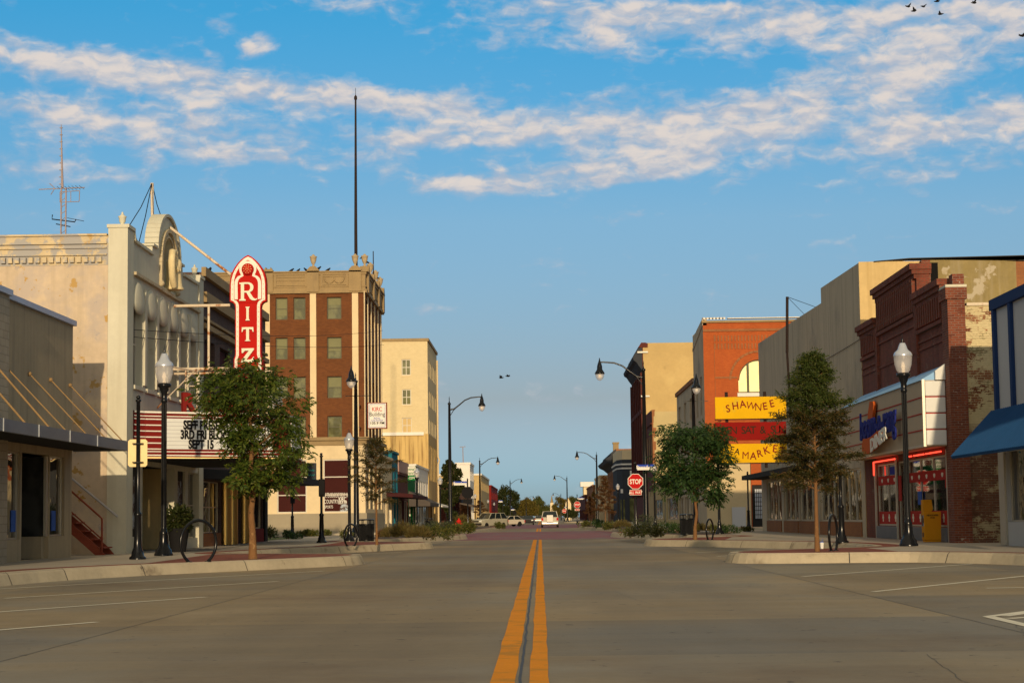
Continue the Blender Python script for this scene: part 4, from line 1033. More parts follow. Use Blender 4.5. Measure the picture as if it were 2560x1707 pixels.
mb = MB(); mb.box(XB + .003, 83.3, .25, XB + .06, 88.8, .84); mb.build('tiled_bulkhead', 'marquee_red', b)
for y in (77.6, 79.3, 82.6): mb = MB(); mb.lathe([(.26, 0), (.26, 2.5)], (XB + .1, y, .25), 14); mb.build('column', 'brass', b)
mb = MB(); mb.box(XB + .003, 88.9, .25, XB + .12, 89.7, 3.2); mb.build('end_pier', 'frame_dark', b)
mb = MB(); mb.prism([(XB + .003, 2.82), (-10.3, 2.78), (-10.25, 3.05), (XB + .003, 3.2)], 73.2, 89.9, 'y'); mb.build('canopy', 'dark_blue_grey', b)
# small signs on that canopy
p = aty(778, 1180, 88.6)
s1_ = thing('hanging_shop_sign', 'small dark sign with teal script standing on the flat shop canopy', 'sign', (p.x, 88.6, 3.05))
a, c_ = aty(767, 1157, 88.6), aty(791, 1206, 88.6)
mb = MB(); mb.bbox(a.x, 88.5, c_.z, c_.x, 88.64, a.z, .02); bd = mb.build('board', 'dark_blue_grey', s1_)
mb = MB()
for i, z in enumerate((.62, .38, .16)): 
    pts = [(a.x + .08 + (c_.x - a.x - .16) * k / 8, 88.485, c_.z + z * (a.z - c_.z) + .05 * math.sin(k * 2.4 + i)) for k in range(9)]; mb.tube(pts, .018, 5)
mb.build('script', 'sign_teal', bd)
a, c_ = aty(700, 1128, 84), aty(723, 1210, 84)
bn = thing('shop_banner', 'white and pink pennant sign rising from the shop canopy behind the tree', 'banner', (a.x, 84, 3.05))
mb = MB(); mb.bbox(a.x, 83.95, c_.z, c_.x, 84.05, a.z, .03); o_ = mb.build('panel', 'sign_white', bn)
mb = MB(); mb.box(a.x, 83.93, c_.z + .02, c_.x + .05, 83.945, c_.z + .28); mb.build('pink_band', 'magenta', o_)
a, c_ = aty(672, 969, 80), aty(706, 1022, 80)
rw = thing('rounded_sign', 'blank white sign with rounded corners on the brick building above the tree', 'sign', (a.x, 80, c_.z))
mb = MB(); mb.bbox(a.x, 79.9, c_.z, c_.x, 80.05, a.z, .06); mb.build('panel', 'sign_white', rw)
mb = MB(); mb.tube([(a.x, 80, a.z - .3), (XB, 80, a.z - .3)], .03, 6); mb.build('bracket', 'iron', rw)
mb = MB(); mb.tube([(a.x, 80, c_.z + .2), (XB, 80, c_.z + .2)], .03, 6); mb.build('bracket', 'iron', rw)

# -- tall brick office block on the corner
XK, YK0, YK1 = -12.75, 140.0, 155.6
k_ = thing('office_block', 'five storey red brick corner office block with cream pilasters and ornate parapet', 'building', (XK, 148, 0))
def kx(px): return aty(px, 900, YK0).x
def kz(py, px=800): return aty(px, py, YK0).z
cols = [(689, 719), (734, 764), (818, 854)]; rows = [(743, 798), (843, 897), (941, 995), (1040, 1095)]
wh = [(kx(a), kx(c_), kz(f), kz(e)) for a, c_ in cols for e, f in rows]
gw = [(kx(692), kx(766), kz(1281), kz(1148)), (kx(807), kx(872), kz(1281), kz(1148))]
ztop, zcor, zb1, zb0, zp = kz(730), kz(679), kz(1097), kz(1113), kz(1283)
sideholes = [(141.6 + 2.5 * k, 142.9 + 2.5 * k, kz(f), kz(e)) for k in range(5) for e, f in rows]
mb = MB(); block(mb, -30, XK, YK0, YK1, zb1, ztop, wh, sideholes, 'L', .22); mb.build('brick_wall', 'brick_kirc', k_)
mb = MB(); block(mb, -30, XK + .02, YK0 - .02, YK1 + .02, zp, zb0, gw, [(141 + 3.6 * k, 143.8 + 3.6 * k, zp + .3, 5.2) for k in range(4)], 'L', .2); mb.build('stone_base', 'limestone', k_)
mb = MB(); mb.box(-30, YK0 - .15, zb0, XK + .15, YK1 + .1, zb1); mb.box(-30, YK0 - .35, zb1 - .12, XK + .35, YK1 + .1, zb1 + .12); mb.build('belt_course', 'terracotta', k_)
mb = MB(); mb.box(-30, YK0 - .12, 0, XK + .12, YK1 + .05, zp); mb.build('plinth', 'plinth', k_)
rb_ = random.Random(5)
for w in wh:
    wn = window(k_, 'y', YK0, -1, w, 'glass_blind', 'frame_olive', .26, (0, 1), .07)
    q_ = rb_.choice((.35, .5, .5, .62, .8, 0)); zz = w[3] - (w[3] - w[2]) * q_
    if q_: mb = MB(); mb.box(w[0] + .08, YK0 + .243, zz, w[1] - .08, YK0 + .252, w[3] - .07); mb.build('blind', 'blind_cloth', wn)
for w in sideholes: window(k_, 'x', XK, 1, w, 'glass_dark', 'frame_olive', .2, (0, 1), .07)
for i, w in enumerate(gw):
    window(k_, 'y', YK0 - .02, -1, w, 'maroon_panel', 'frame_white', .12, (0, 2), .09)
pil = [(kx(655), kx(675)), (kx(775.5), kx(791)), (kx(881), kx(896.5))]
for a, c_ in pil: mb = MB(); mb.box(a, YK0 - .1, zb1 + .1, c_, YK0 - .003, ztop); mb.build('pilaster', 'limestone', k_)
for px in (914, 922.5, 931, 939.5, 948, 955.5):
    y = XK * F / (px - 1351); mb = MB(); mb.box(XK + .003, y, zb1 + .1, XK + .07, y + .45, ztop); mb.build('pilaster', 'limestone', k_)
# parapet
mb = MB()
mb.box(-30, YK0 - .12, ztop, XK + .12, YK1, zcor - .25); [mb.box(kx(a_), YK0 - .2, ztop + .42, kx(a_) + .16, YK0 - .121, zcor - .25) for a_ in (686, 764, 803, 867)]; [mb.box(kx(a_), YK0 - .19, z_, kx(c2_), YK0 - .121, z_ + .1) for a_, c2_ in ((690, 764), (807, 867)) for z_ in (ztop + .48, zcor - .40)]; mb.box(-30, YK0 - .3, zcor - .08, XK + .3, YK1, zcor + .02); mb.box(-30, YK0 - .22, ztop - .1, XK + .22, YK1, ztop + .16); mb.box(-30, YK0 - .2, zcor - .25, XK + .2, YK1, zcor - .02); mb.box(-30, YK0 - .17, ztop + .35, XK + .17, YK1, ztop + .42)
# garlands and chevrons cast in the panels
for (a, c_, kind) in ((689, 767, 0), (806, 868, 1)):
    x0, x1 = kx(a), kx(c_)
    for i in range(14 if kind == 0 else 0):
        xx = x0 + (x1 - x0) * (i + .5) / 14
        for zz in (ztop + .55, ztop + .85, ztop + 1.1): mb.prism([(xx - .07, zz), (xx, zz + .16), (xx + .07, zz), (xx, zz - .05)], YK0 - .18, YK0 - .118, 'y')
    if kind:
        for c2 in (.3, .7):
            pts = [(x0 + (x1 - x0) * (c2 + .2 * math.cos(math.pi * i / 10)), YK0 - .15, ztop + 1.05 - .42 * math.sin(math.pi * i / 10)) for i in range(11)]; mb.tube(pts, .06, 6)
mb.build('parapet', 'terracotta', k_)
def parapet_pier(px0, px1, zt):
    x0, x1 = kx(px0), kx(px1); w = x1 - x0
    mb = MB(); mb.box(x0, YK0 - .3, ztop + .0, x1, YK0 - .121, zcor - .3); mb.prism([(x0, zcor - .3), (x1, zcor - .3), (x1, zcor + .1), (x1 - w * .25, zcor + .35), (x1 - w * .3, zt), (x0 + w * .3, zt), (x0 + w * .25, zcor + .35), (x0, zcor + .1)], YK0 - .3, YK0 + .4, 'y')
    mb.build('parapet_pier', 'terracotta', k_)
    return (x0 + x1) / 2
URN = [(.16, 0), (.22, .04), (.1, .14), (.1, .22), (.2, .38), (.31, .7), (.33, .95), (.38, 1.0), (.38, 1.08), (.2, 1.12), (.16, 1.2), (.05, 1.3)]
def kurn(x, y, z): MB().lathe([(r * .72, h * .72) for r, h in URN], (x, y, z), 14).build('urn', 'urn_stone', k_)
xc = parapet_pier(769, 799, kz(667)); kurn(xc, YK0 + .05, kz(667))
xc = parapet_pier(874, 905, kz(667)); kurn(kx(889), YK0 + .05, kz(667))
xc = parapet_pier(660, 684, kz(672))
for y in (141.2, 146.0, 150.6, 154.9):
    mb = MB(); mb.box(XK + .121, y - .45, ztop, XK + .3, y + .45, zcor - .3); mb.prism([(y - .45, zcor - .3), (y + .45, zcor - .3), (y + .45, zcor + .1), (y + .15, zcor + .5), (y - .15, zcor + .5), (y - .45, zcor + .1)], XK - .4, XK + .3, 'x'); mb.build('parapet_pier', 'terracotta', k_)
    kurn(XK - .05, y, zcor + .5)
# window lettering downstairs
def kp(px, py): return aty(px, py, YK0 - .02 + .095)
sg_ = MB()
letter(sg_, 'ONE TEN BROADCAST GROUP, INC', .5, kp(840, 1243), (1, 0, 0), (0, 0, 1), 0, .0, .23, lift=.01)
letter(sg_, 'COUNTRY', .42, kp(828, 1258), (1, 0, 0), (0, 0, 1), 0, .0, .5, lift=.01); letter(sg_, 'KIRC', .42, kp(856, 1252), (1, 0, 0), (0, 0, 1), 0, .01, .6, lift=.01)
letter(sg_, '105.9 FM', .3, kp(856, 1259), (1, 0, 0), (0, 0, 1), 0, .01, .6, lift=.01); letter(sg_, 'SPORTS', .3, kp(822, 1270), (1, 0, 0), (0, 0, 1), 0, .0, .6, lift=.01)
sg_.build('window_lettering', 'sign_white', k_)
ap = kp(861, 1271); mb = MB(); mb.lathe([(.34, 0), (.34, .012)], (0, 0, 0), 18); mb.v = [(ap.x + v[0], ap.y - .01 - v[2], ap.z + v[1]) for v in mb.v]; mb.build('emblem', 'poster_mix', k_)
# sign box on the corner
ks = thing('corner_sign', 'white boxed sign with red and black lettering on the brick office corner', 'sign', (-12, 139, 8))
a, c_ = aty(918, 1006, 138.6), aty(967.5, 1071, 138.6)
mb = MB(); mb.bbox(a.x, 138.6, c_.z, c_.x, 139.0, a.z, .03); cb = mb.build('cabinet', 'rust_paint', ks)
mb = MB(); mb.box(a.x + .07, 138.585, c_.z + .07, c_.x - .07, 138.6, a.z - .07); fc = mb.build('face', 'sign_white', ks)
w_ = c_.x - a.x; xm = (a.x + c_.x) / 2; hh = a.z - c_.z
mb = MB()
for (x0, z0, x1, z1) in ((a.x + .13, c_.z + .13, c_.x - .13, c_.z + .15), (a.x + .13, a.z - .15, c_.x - .13, a.z - .13), (a.x + .13, c_.z + .15, a.x + .15, a.z - .15), (c_.x - .15, c_.z + .15, c_.x - .13, a.z - .15)): mb.box(x0, 138.578, z0, x1, 138.585, z1)
mb.build('outline', 'sign_blue', fc)
mb = MB(); letter(mb, 'KIRC', .42, (xm, 138.585, c_.z + hh * .67), (1, 0, 0), (0, 0, 1), 0, .004, .8); mb.build('lettering', 'sign_stop', fc)
mb = MB(); letter(mb, 'Building', .42, (xm, 138.585, c_.z + hh * .48), (1, 0, 0), (0, 0, 1), 0, 0, .85); letter(mb, '105.9 FM', .26, (xm, 138.585, c_.z + hh * .17), (1, 0, 0), (0, 0, 1), 0, .004, 1.1); mb.build('lettering', 'sign_black', fc)
mb = MB(); letter(mb, 'REAL', .2, (xm, 138.585, c_.z + hh * .365), (1, 0, 0), (0, 0, 1), 0, 0, 1.1); letter(mb, 'COUNTRY', .2, (xm, 138.585, c_.z + hh * .275), (1, 0, 0), (0, 0, 1), 0, 0, .95); mb.build('lettering', 'sign_blue', fc)
mb = MB(); mb.tube([(XK - .3, 138.9, a.z - .15), (XK - .3, 140, a.z - .15)], .05, 6); mb.build('bracket', 'iron', ks)
mb = MB(); mb.tube([(XK - .3, 138.9, c_.z + .15), (XK - .3, 140, c_.z + .15)], .05, 6); mb.build('bracket', 'iron', ks)
# masts on that roof
p0, p1 = aty(890, 668, 146), aty(889, 252, 146)
ms = thing('radio_mast', 'very tall thin dark radio mast on the brick office roof', 'antenna', (p0.x, 146, ztop))
mb = MB(); mb.tube([(p0.x, 146, ztop), (p0.x, 146, p0.z + 3), (p1.x, 146, p1.z)], [.14, .12, .07], 8); mb.build('pole', 'mast', ms)
mb = MB(); mb.lathe([(.05, 0), (.12, .1), (.12, .3), (.02, .45), (.015, 1.0)], (p1.x, 146, p1.z), 8); mb.build('tip', 'mast', ms)
p0, p1 = aty(934, 700, 150), aty(933, 628, 150)
top('whip_antenna', MB().tube([(p0.x, 150, ztop), (p1.x, 150, p1.z)], [.06, .04], 6), 'mast', 'short thin whip antenna on the brick office roof edge', 'antenna', (p0.x, 150, ztop))

# -- little shops between the office block and the cream tower
def shop(name, label, y0, y1, h, wm, x=-12.8, side='L', deep=18, trim=None, door=True, glass='glass_shop', hz=2.9):
    X0, X1 = (x - deep, x) if side == 'L' else (x, x + deep)
    o = thing(name, label, 'building', (x, (y0 + y1) / 2, 0))
    sg = 1 if side == 'L' else -1; L = y1 - y0
    hs = [(y0 + .5, y0 + L * .42, .8, hz), (y0 + L * .46, y0 + L * .56, .26, hz), (y0 + L * .6, y1 - .5, .8, hz)]
    if h > 6.5:
        n_ = max(2, int(L / 3)); hs += [(y0 + L * (i + .28) / n_, y0 + L * (i + .72) / n_, h - 3.4, h - 1.4) for i in range(n_)]
    mb = MB(); block(mb, X0, X1, y0, y1, 0, h, (), hs, side, .2); mb.build('wall', wm, o)
    for i, w in enumerate(hs): window(o, 'x', x, sg, w, glass if i != 1 else 'glass_dark', 'frame_alu', .15, (1 if i in (0, 2) else 0, 0 if i < 3 else 1), .06, name='door' if i == 1 else 'window')
    mb = MB(); mb.box(X0, y0 + .01, h + .003, X1 + (.12 if side == 'L' else 0), y1 - .01, h + .2) if side == 'L' else mb.box(X0 - .12, y0 + .01, h + .003, X1, y1 - .01, h + .2); mb.build('coping', trim or wm, o)
    return o
o1 = shop('shop', 'low stone fronted shop just beyond the brick office block', 155.8, 166, 6.2, 'limestone')
o2 = shop('shop', 'narrow teal painted shop front beyond the office block', 166.1, 173, 6.9, 'teal_paint')
mb = MB(); mb.prism([(-12.8, 3.1), (-10.6, 2.95), (-10.6, 3.25), (-12.8, 3.45)], 160, 181, 'y'); mb.build('canopy', 'maroon_wood', o2)
o3 = shop('shop', 'brown brick shop with a pink painted upper band', 173.1, 186, 5.2, 'brick_maroon')
mb = MB(); mb.box(-12.798, 173.1, 5.45, -12.7, 186, 6.5); mb.box(-30.8, 173.1, 5.203, -12.802, 186, 6.5); mb.build('upper_band', 'pink_paint', o3)
o4 = shop('shop', 'bright green painted shop front under the loans sign', 186.1, 197, 5.6, 'green_paint')
mb = MB(); mb.prism([(-12.798, 3.9), (-10.7, 2.75), (-10.7, 2.4), (-12.798, 2.4)], 187, 203, 'y'); mb.build('awning', 'cloth_grey', o4)
o5 = shop('shop', 'white and brick shop next to the cream tower with a pale awning', 197.1, 219.6, 6.6, 'white_paint', trim='white_paint')
mb = MB(); mb.prism([(-12.798, 3.3), (-10.5, 2.55), (-10.5, 2.4), (-12.798, 3.1)], 206, 226, 'y'); mb.build('awning', 'white_paint', o5)
mb = MB(); wall(mb, 'y', 197.04, -1, -22, -13.6, 4.5, 6.5); mb.build('brick_return', 'brick_maroon', o5)
a, c_ = aty(1007, 1166, 185), aty(1040, 1200, 185)
cs = thing('projecting_sign', 'white and green loans sign projecting from the green shop', 'sign', (a.x, 185, c_.z))
mb = MB(); mb.bbox(a.x, 185, c_.z, c_.x, 185.25, a.z, .02); mb.build('cabinet', 'sign_green', cs)
zm = c_.z + (a.z - c_.z) * .38; xm = (a.x + c_.x) / 2
mb = MB(); mb.box(a.x + .03, 184.985, zm, c_.x - .03, 185, a.z - .03); f1 = mb.build('face', 'sign_white', cs)
mb = MB(); letter(mb, 'Central', .40, (xm - .02, 184.98, zm + .43), (1, 0, 0), (0, 0, 1), .35, .005, .8); letter(mb, 'Loans', .40, (xm, 184.98, zm + .08), (1, 0, 0), (0, 0, 1), .35, .005, .8); mb.build('lettering', 'sign_green', f1)
mb = MB(); letter(mb, '275-2274', .32, (xm, 184.99, c_.z + .13), (1, 0, 0), (0, 0, 1), 0, .006, .82); mb.build('lettering', 'sign_white', cs)
mb = MB(); mb.tube([(a.x, 185.1, a.z - .15), (-12.8, 185.1, a.z - .15)], .04, 6); mb.build('bracket', 'iron', cs)
mb = MB(); mb.tube([(a.x, 185.1, c_.z + .15), (-12.8, 185.1, c_.z + .15)], .04, 6); mb.build('bracket', 'iron', cs)

# -- cream tower
XC, YC0, YC1 = -12.75, 220.0, 239.5
ct = thing('cream_tower', 'plain cream brick five storey building with few windows and stained lower wall', 'building', (XC, 230, 0))
def cx(px): return aty(px, 900, YC0).x
def cz(py): return aty(1016, py, YC0).z
whc = [(cx(1003.6), cx(1026.7), cz(938), cz(898)), (cx(1004), cx(1027), cz(1012), cz(973)), (cx(1004), cx(1028), cz(1082), cz(1044))]
shc = [(222 + 3.2 * k, 223.3 + 3.2 * k, cz(f), cz(e)) for k in range(5) for e, f in ((898, 938), (973, 1012), (1044, 1082), (1110, 1200))]
mb = MB(); block(mb, -34, XC, YC0, YC1, cz(1085), cz(853), whc, [s for s in shc if s[2] > cz(1085)], 'L', .25); mb.build('upper_wall', 'brick_cream', ct)
mb = MB(); block(mb, -34, XC + .02, YC0 - .02, YC1, 0, cz(1085) - .003, (), [(s[0], s[1], s[2], min(s[3], cz(1090))) for s in shc if s[2] <= cz(1085)] + [(223, 226, .3, 3), (229, 233, .6, 3)], 'L', .25); mb.build('lower_wall', 'tan_stain', ct)
mb = MB(); mb.box(-34.1, YC0 - .14, cz(853), XC + .15, YC1 + .1, cz(853) + .32); mb.build('coping', 'terracotta', ct)
mb = MB(); mb.box(-34, YC0 - .3, cz(1085) - .15, XC - .5, YC0 - .022, cz(1085) + .22); mb.build('ledge', 'white_paint', ct)
for i, w in enumerate(whc): window(ct, 'y', YC0, -1, w, 'glass_blind' if i < 2 else 'ochre_plaster', 'frame_white', .2, (1, 1), .1, True)
for w in shc: window(ct, 'x', XC, 1, (w[0], w[1], w[2], min(w[3], cz(1090)) if w[2] <= cz(1085) else w[3]), 'glass_dark', 'frame_white', .22, (0, 1), .08)
mb = MB(); mb.tube([(XC + .15, 238, 0), (XC + .15, 238, cz(1150)), (XC + .3, 238, cz(1140)), (XC + .15, 238, cz(1130)), (XC + .15, 238, cz(870))], .12, 6); mb.build('downpipe', 'limestone', ct)

# -- far left blocks
def block_building(name, label, x0, x1, y0, y1, h, wm, side, trim=None, rows_=1, shops=True):
    o = thing(name, label, 'building', ((x0 + x1) / 2, y0, 0))
    sg = 1 if side == 'L' else -1; X = x1 if side == 'L' else x0
    n_ = max(2, int((y1 - y0) / 5)); hs = []
    for r in range(rows_):
        z0 = h - 2.9 - 3.2 * r
        if z0 < 3.6: break
        hs += [(y0 + (y1 - y0) * (i + .3) / n_, y0 + (y1 - y0) * (i + .7) / n_, z0, z0 + 1.8) for i in range(n_)]
    sh = [(y0 + (y1 - y0) * (i + .12) / n_, y0 + (y1 - y0) * (i + .88) / n_, .6, 2.8) for i in range(n_)] if shops else []
    mb = MB(); block(mb, x0, x1, y0, y1, 0, h, (), hs + sh, side, .25); mb.build('wall', wm, o)
    for w in hs: window(o, 'x', X, sg, w, 'glass_dark', 'frame_white', .2, (0, 1), .08)
    for w in sh: window(o, 'x', X, sg, w, 'glass_shop', 'frame_alu', .2, (1, 0), .08)
    mb = MB(); mb.box(x0 - .15, y0 - .15, h + .003, x1 + .15, y1 + .1, h + .35); mb.build('coping', trim or wm, o)
    return o
o = block_building('shop_row', 'dark fronted low shop under the big tree beyond the cream tower', -30, -12.6, 256, 300, 4.6, 'brick_maroon', 'L', 'dark_soffit')
mb = MB(); mb.prism([(-12.598, 3.6), (-10.6, 3.3), (-10.6, 3.7), (-12.598, 4.1)], 258, 298, 'y'); mb.build('canopy', 'dark_soffit', o)
o = block_building('shop_row', 'brown single storey shop row with a flat awning left of the far road', -30, -12.6, 301, 350, 6.0, 'brick_warm', 'L')
mb = MB(); mb.prism([(-12.598, 3.4), (-10.6, 2.9), (-10.6, 3.2), (-12.598, 3.7)], 303, 348, 'y'); mb.build('awning', 'cloth_grey', o)
wt = block_building('white_block', 'tall narrow white building with a roof aerial far down the left side', -15.4, -12.8, 352, 372, 11.0, 'white_paint', 'L', rows_=2)
p0 = aty(1158, 1158, 360); p1 = aty(1157, 1116, 360)
aa = thing('television_aerial', 'thin television aerial on the white building far down the left side', 'antenna', (p0.x, 360, 11.2))
mb = MB(); mb.tube([(p0.x, 360, 11.2), (p1.x, 360, p1.z)], [.10, .07], 5); mb.build('pole', 'lattice', aa)
mb = MB(); a, c_ = aty(1149, 1117, 360), aty(1164, 1116, 360); mb.tube([a, c_], .06, 5); mb.build('yagi', 'lattice', aa)
block_building('yellow_block', 'broad yellow ochre walled building far down the left side', -40, -11.8, 385, 445, 9.7, 'tan_plaster', 'L', 'white_paint')
block_building('red_block', 'low dark red building at the end of the left row', -30, -11.5, 452, 520, 8.5, 'marquee_red', 'L')

# ------------------------------------------------------------------ right side buildings
# -- blue and white panelled shop at the right edge
XR = 13.05
b = thing('panelled_shop', 'white panelled shop with blue frames and blue metal awning at the right edge', 'building', (XR, 50, 0))
mb = MB(); block(mb, XR, 30, 36, 54.7, 0, 7.05, (), [(49.8, 53.9, .9, 2.9), (44, 49.2, .9, 2.9), (38, 43.4, .9, 2.9)], 'R', .2); mb.build('wall', 'panel_white', b)
window(b, 'x', XR, -1, (49.8, 53.9, .9, 2.9), 'glass_shop', 'frame_alu', .15, (1, 0)); window(b, 'x', XR, -1, (44, 49.2, .9, 2.9), 'glass_shop', 'frame_alu', .15, (1, 0)); window(b, 'x', XR, -1, (38, 43.4, .9, 2.9), 'glass_shop', 'frame_alu', .15, (1, 0))
mb = MB(); mb.box(XR - .12, 36, 6.9, XR - .003, 54.75, 7.2); mb.box(XR - .12, 54.703, 6.9, 30, 54.78, 7.2); mb.build('top_rail', 'blue_frame', b)
for y in (54.5, 52.6, 50.65, 48.7, 46.7, 44.75, 42.8, 40.85, 38.9, 36.95):
    mb = MB(); mb.box(XR - .1, y - .13, 4.0, XR - .003, y + .13, 6.9); mb.build('mullion', 'blue_frame', b)
mb = MB(); n = 90
za, zb_ = 4.02, 2.74
for i in range(n):
    y = 36.3 + (54.8 - 36.3) * i / n; y2 = 36.3 + (54.8 - 36.3) * (i + .62) / n; y3 = 36.3 + (54.8 - 36.3) * (i + 1) / n
    mb.quad((XR - .13, y, za), (XR - .13, y2, za), (11.72, y2, zb_), (11.72, y, zb_))
    mb.prism([(XR - .13, za), (11.72, zb_), (11.70, zb_ + .035), (XR - .15, za + .035)], y2, y3, 'y')
mb.prism([(XR - .13, za - .02), (11.72, zb_ - .02), (11.75, zb_ - .05), (XR - .13, za - .05)], 36.3, 54.8, 'y')
mb.build('awning', 'blue_metal', b)
mb = MB(); mb.box(XR - .06, 53.95, .25, XR - .003, 54.6, 3.3); mb.build('corner_post', 'frame_alu', b)
mb = MB(); mb.tube([(XR - .1, 49.6, .25), (XR - .1, 49.6, 3.0)], .05, 8); mb.build('downpipe', 'frame_dark', b)

# -- diner building: old dark brick front over a metal clad shopfront
XD, YD0, YD1 = 12.8, 59.2, 75.7
d = thing('diner_building', 'dark red corbelled brick diner building with metal clad sign band and red neon', 'building', (XD, 67, 0))
hs = [(69.05, 73.2, .72, 3.0), (67.35, 68.95, .26, 3.0), (60.75, 67.2, .72, 3.0)]
mb = MB()
wall(mb, 'x', XD, -1, YD0 + .9, YD1, 0, 7.9, hs, .12)
# three stepped bays of the parapet
bays = [(YD0 + .9, 64.4, 8.5), (64.4, 72.0, 9.55), (72.0, YD1, 8.5)]
for (a, c_, h) in bays: mb.box(XD + .001, a, 7.9, XD + .45, c_, h - .35)
mb.build('front_wall', 'brick_diner', d)
mb = MB()
for (a, c_, h) in bays:
    mb.box(XD - .16, a - .05, h - .35, XD + .5, c_ + .05, h - .2); mb.box(XD - .24, a - .1, h - .2, XD + .5, c_ + .1, h); mb.box(XD - .08, a, h - .5, XD - .003, c_, h - .35)
    zb = 7.75 if h < 9 else 8.4
    y = a + .25
    while y < c_ - .25:
        mb.box(XD - .12, y, zb - .45, XD - .003, y + .16, h - .5); mb.box(XD - .07, y + .16, zb, XD - .003, y + .36, h - .5); y += .36
    mb.box(XD - .1, a + .1, zb - .62, XD - .004, c_ - .1, zb - .5)
    mb.box(XD - .05, a + .1, zb - .95, XD - .004, c_ - .1, zb - .88)
mb.box(XD - .1, 64.25, 5.2, XD - .002, 64.6, 8.2); mb.box(XD - .1, 71.8, 5.2, XD - .002, 72.2, 8.2); mb.box(XD - .04, 60.2, 6.55, XD - .002, 75.6, 6.63)
mb.build('corbelled_cornice', 'brick_diner', d)
mb = MB(); mb.box(XD - .1, YD0, 0, XD + .44, YD0 + .9, 8.1); mb.box(XD - .16, YD0 - .06, 7.75, XD + .50, YD0 + .96, 8.12); mb.build('corner_pier', 'brick_pier', d)
mb = MB(); mb.box(XD - .16, YD0 - .07, 8.123, XD + .50, YD0 + .96, 8.2); mb.build('pier_cap', 'plaster_theatre', d)
mb = MB(); mb.box(XD + .1, YD0 + .1, 8.2, XD + .46, YD0 + .6, 8.55); mb.build('chimney_stub', 'brick_pier', d)
mb = MB(); wall(mb, 'y', YD0 + .12, -1, XD + .44, 32, 3.9, 7.55); mb.build('side_wall', 'brick_flaking', d)
mb = MB(); wall(mb, 'y', YD0 + .12, -1, XD + .44, 32, 0, 3.9); mb.build('lower_side_wall', 'brick_flaking_low', d)
mb = MB(); mb.box(XD + .51, YD0 + .06, 7.553, 32, YD0 + .5, 7.64); mb.build('coping', 'rusty_white', d)
mb = MB(); mb.quad((XD + .3, YD0 + .2, 7.5), (32, YD0 + .2, 7.5), (32, YD1 - .05, 7.5), (XD + .3, YD1 - .05, 7.5)); mb.build('roof', 'roof_dark', d)
for i, w in enumerate(hs):
    window(d, 'x', XD, -1, w, 'glass_clear', 'frame_alu', .1, ((1, 0), (0, 0), (2, 0))[i], .06, name='door' if i == 1 else 'window')
# room behind the glass
mb = MB(); mb.box(XD + 4.0, 60.3, .25, XD + 4.1, 75.2, 3.3); mb.box(XD + .2, 60.2, .25, XD + 4, 60.3, 3.3); mb.box(XD + .2, 75.2, .25, XD + 4, 75.3, 3.3); mb.build('inner_wall', 'tan_plaster', d)
mb = MB(); mb.box(XD + .2, 60.3, .22, XD + 4, 75.2, .3); mb.build('inner_floor', 'roof_dark', d)
mb = MB(); mb.box(XD + .13, 60.3, 3.05, XD + 4, 75.2, 3.1); mb.build('inner_ceiling', 'plinth', d)
for (y, w_, h_, c_) in ((62, .9, 1.3, 'dark_room'), (64, .8, 1.0, 'maroon_wood'), (66, .7, 1.2, 'green_paint'), (70.2, .9, 1.0, 'maroon_wood'), (72.4, .8, 1.3, 'dark_room')):
    mb = MB(); mb.bbox(XD + 1.2, y, .3, XD + 1.9, y + w_, .3 + h_, .05); mb.build('booth_seat', c_, d)
mb = MB(); mb.box(XD + .16, 61.0, 2.55, XD + .2, 62.6, 3.0); mb.build('green_blind', 'green_paint', d)
mb = MB(); mb.box(XD + .16, 62.8, 2.6, XD + .2, 63.9, 2.98); mb.build('menu_board', 'letter_cream', d)
# red vinyl bands with pale marks, low and high
for (a, c_) in ((60.85, 67.1), (69.15, 73.1)):
    for z0, z1 in ((.78, 1.24), (2.22, 2.55)):
        mb = MB(); mb.box(XD + .045, a, z0, XD + .085, c_, z1); bn = mb.build('window_band', 'diner_red', d)
        y = a + .55
        while y < c_ - .3:
            mb = MB(); mb.box(XD + .038, y, z0 + .09, XD + .045, y + .16, z1 - .1); mb.box(XD + .036, y - .06, (z0 + z1) / 2 - .03, XD + .0445, y + .22, (z0 + z1) / 2 + .05); y += 1.25
            mb.build('printed_emblem', 'letter_cream', bn)
mb = MB(); mb.box(XD - .02, 68.2, 1.6, XD + .0, 68.7, 2.5); mb.build('door_notice', 'diner_red', d)
mb = MB(); mb.box(XD + .03, 69.4, 2.58, XD + .06, 70.6, 2.86); mb.build('blue_notice', 'sign_blue', d)
mb = MB(); mb.box(XD + .03, 64.9, 1.45, XD + .06, 65.5, 1.9); mb.build('window_poster', 'poster_blue', d)
mb = MB(); mb.box(XD - .04, 60.0, 1.95, XD - .003, 60.7, 2.2); mb.build('wall_notice', 'diner_red', d)
mb = MB()
for (a, c_) in ((60.75, 67.2), (69.05, 73.2)):
    mb.box(XD - .05, a, .25, XD - .003, c_, .70)
    y = a
    while y < c_: mb.box(XD - .075, y, .27, XD - .05, y + .05, .68); y += .12
mb.build('corrugated_bulkhead', 'galv', d)
mb = MB()
for y in (60.35, 67.28, 69.0, 73.3): mb.box(XD - .06, y - .09, .25, XD - .003, y + .09, 3.15)
mb.build('shopfront_post', 'frame_alu', d)
mb = MB(); mb.tube([(XD - .12, 60.8, 3.1), (XD - .12, 63.2, 3.1)], .028, 6); mb.tube([(XD - .12, 63.5, 3.1), (XD - .12, 65.2, 3.1)], .028, 6); mb.tube([(XD - .12, 65.6, 3.1), (XD - .12, 66.8, 3.1)], .028, 6); mb.tube([(XD - .12, 68.7, 3.1), (XD - .12, 73.1, 3.1), (XD - .12, 73.1, 2.6)], .028, 6); mb.build('neon_tube', 'neon_red', d)
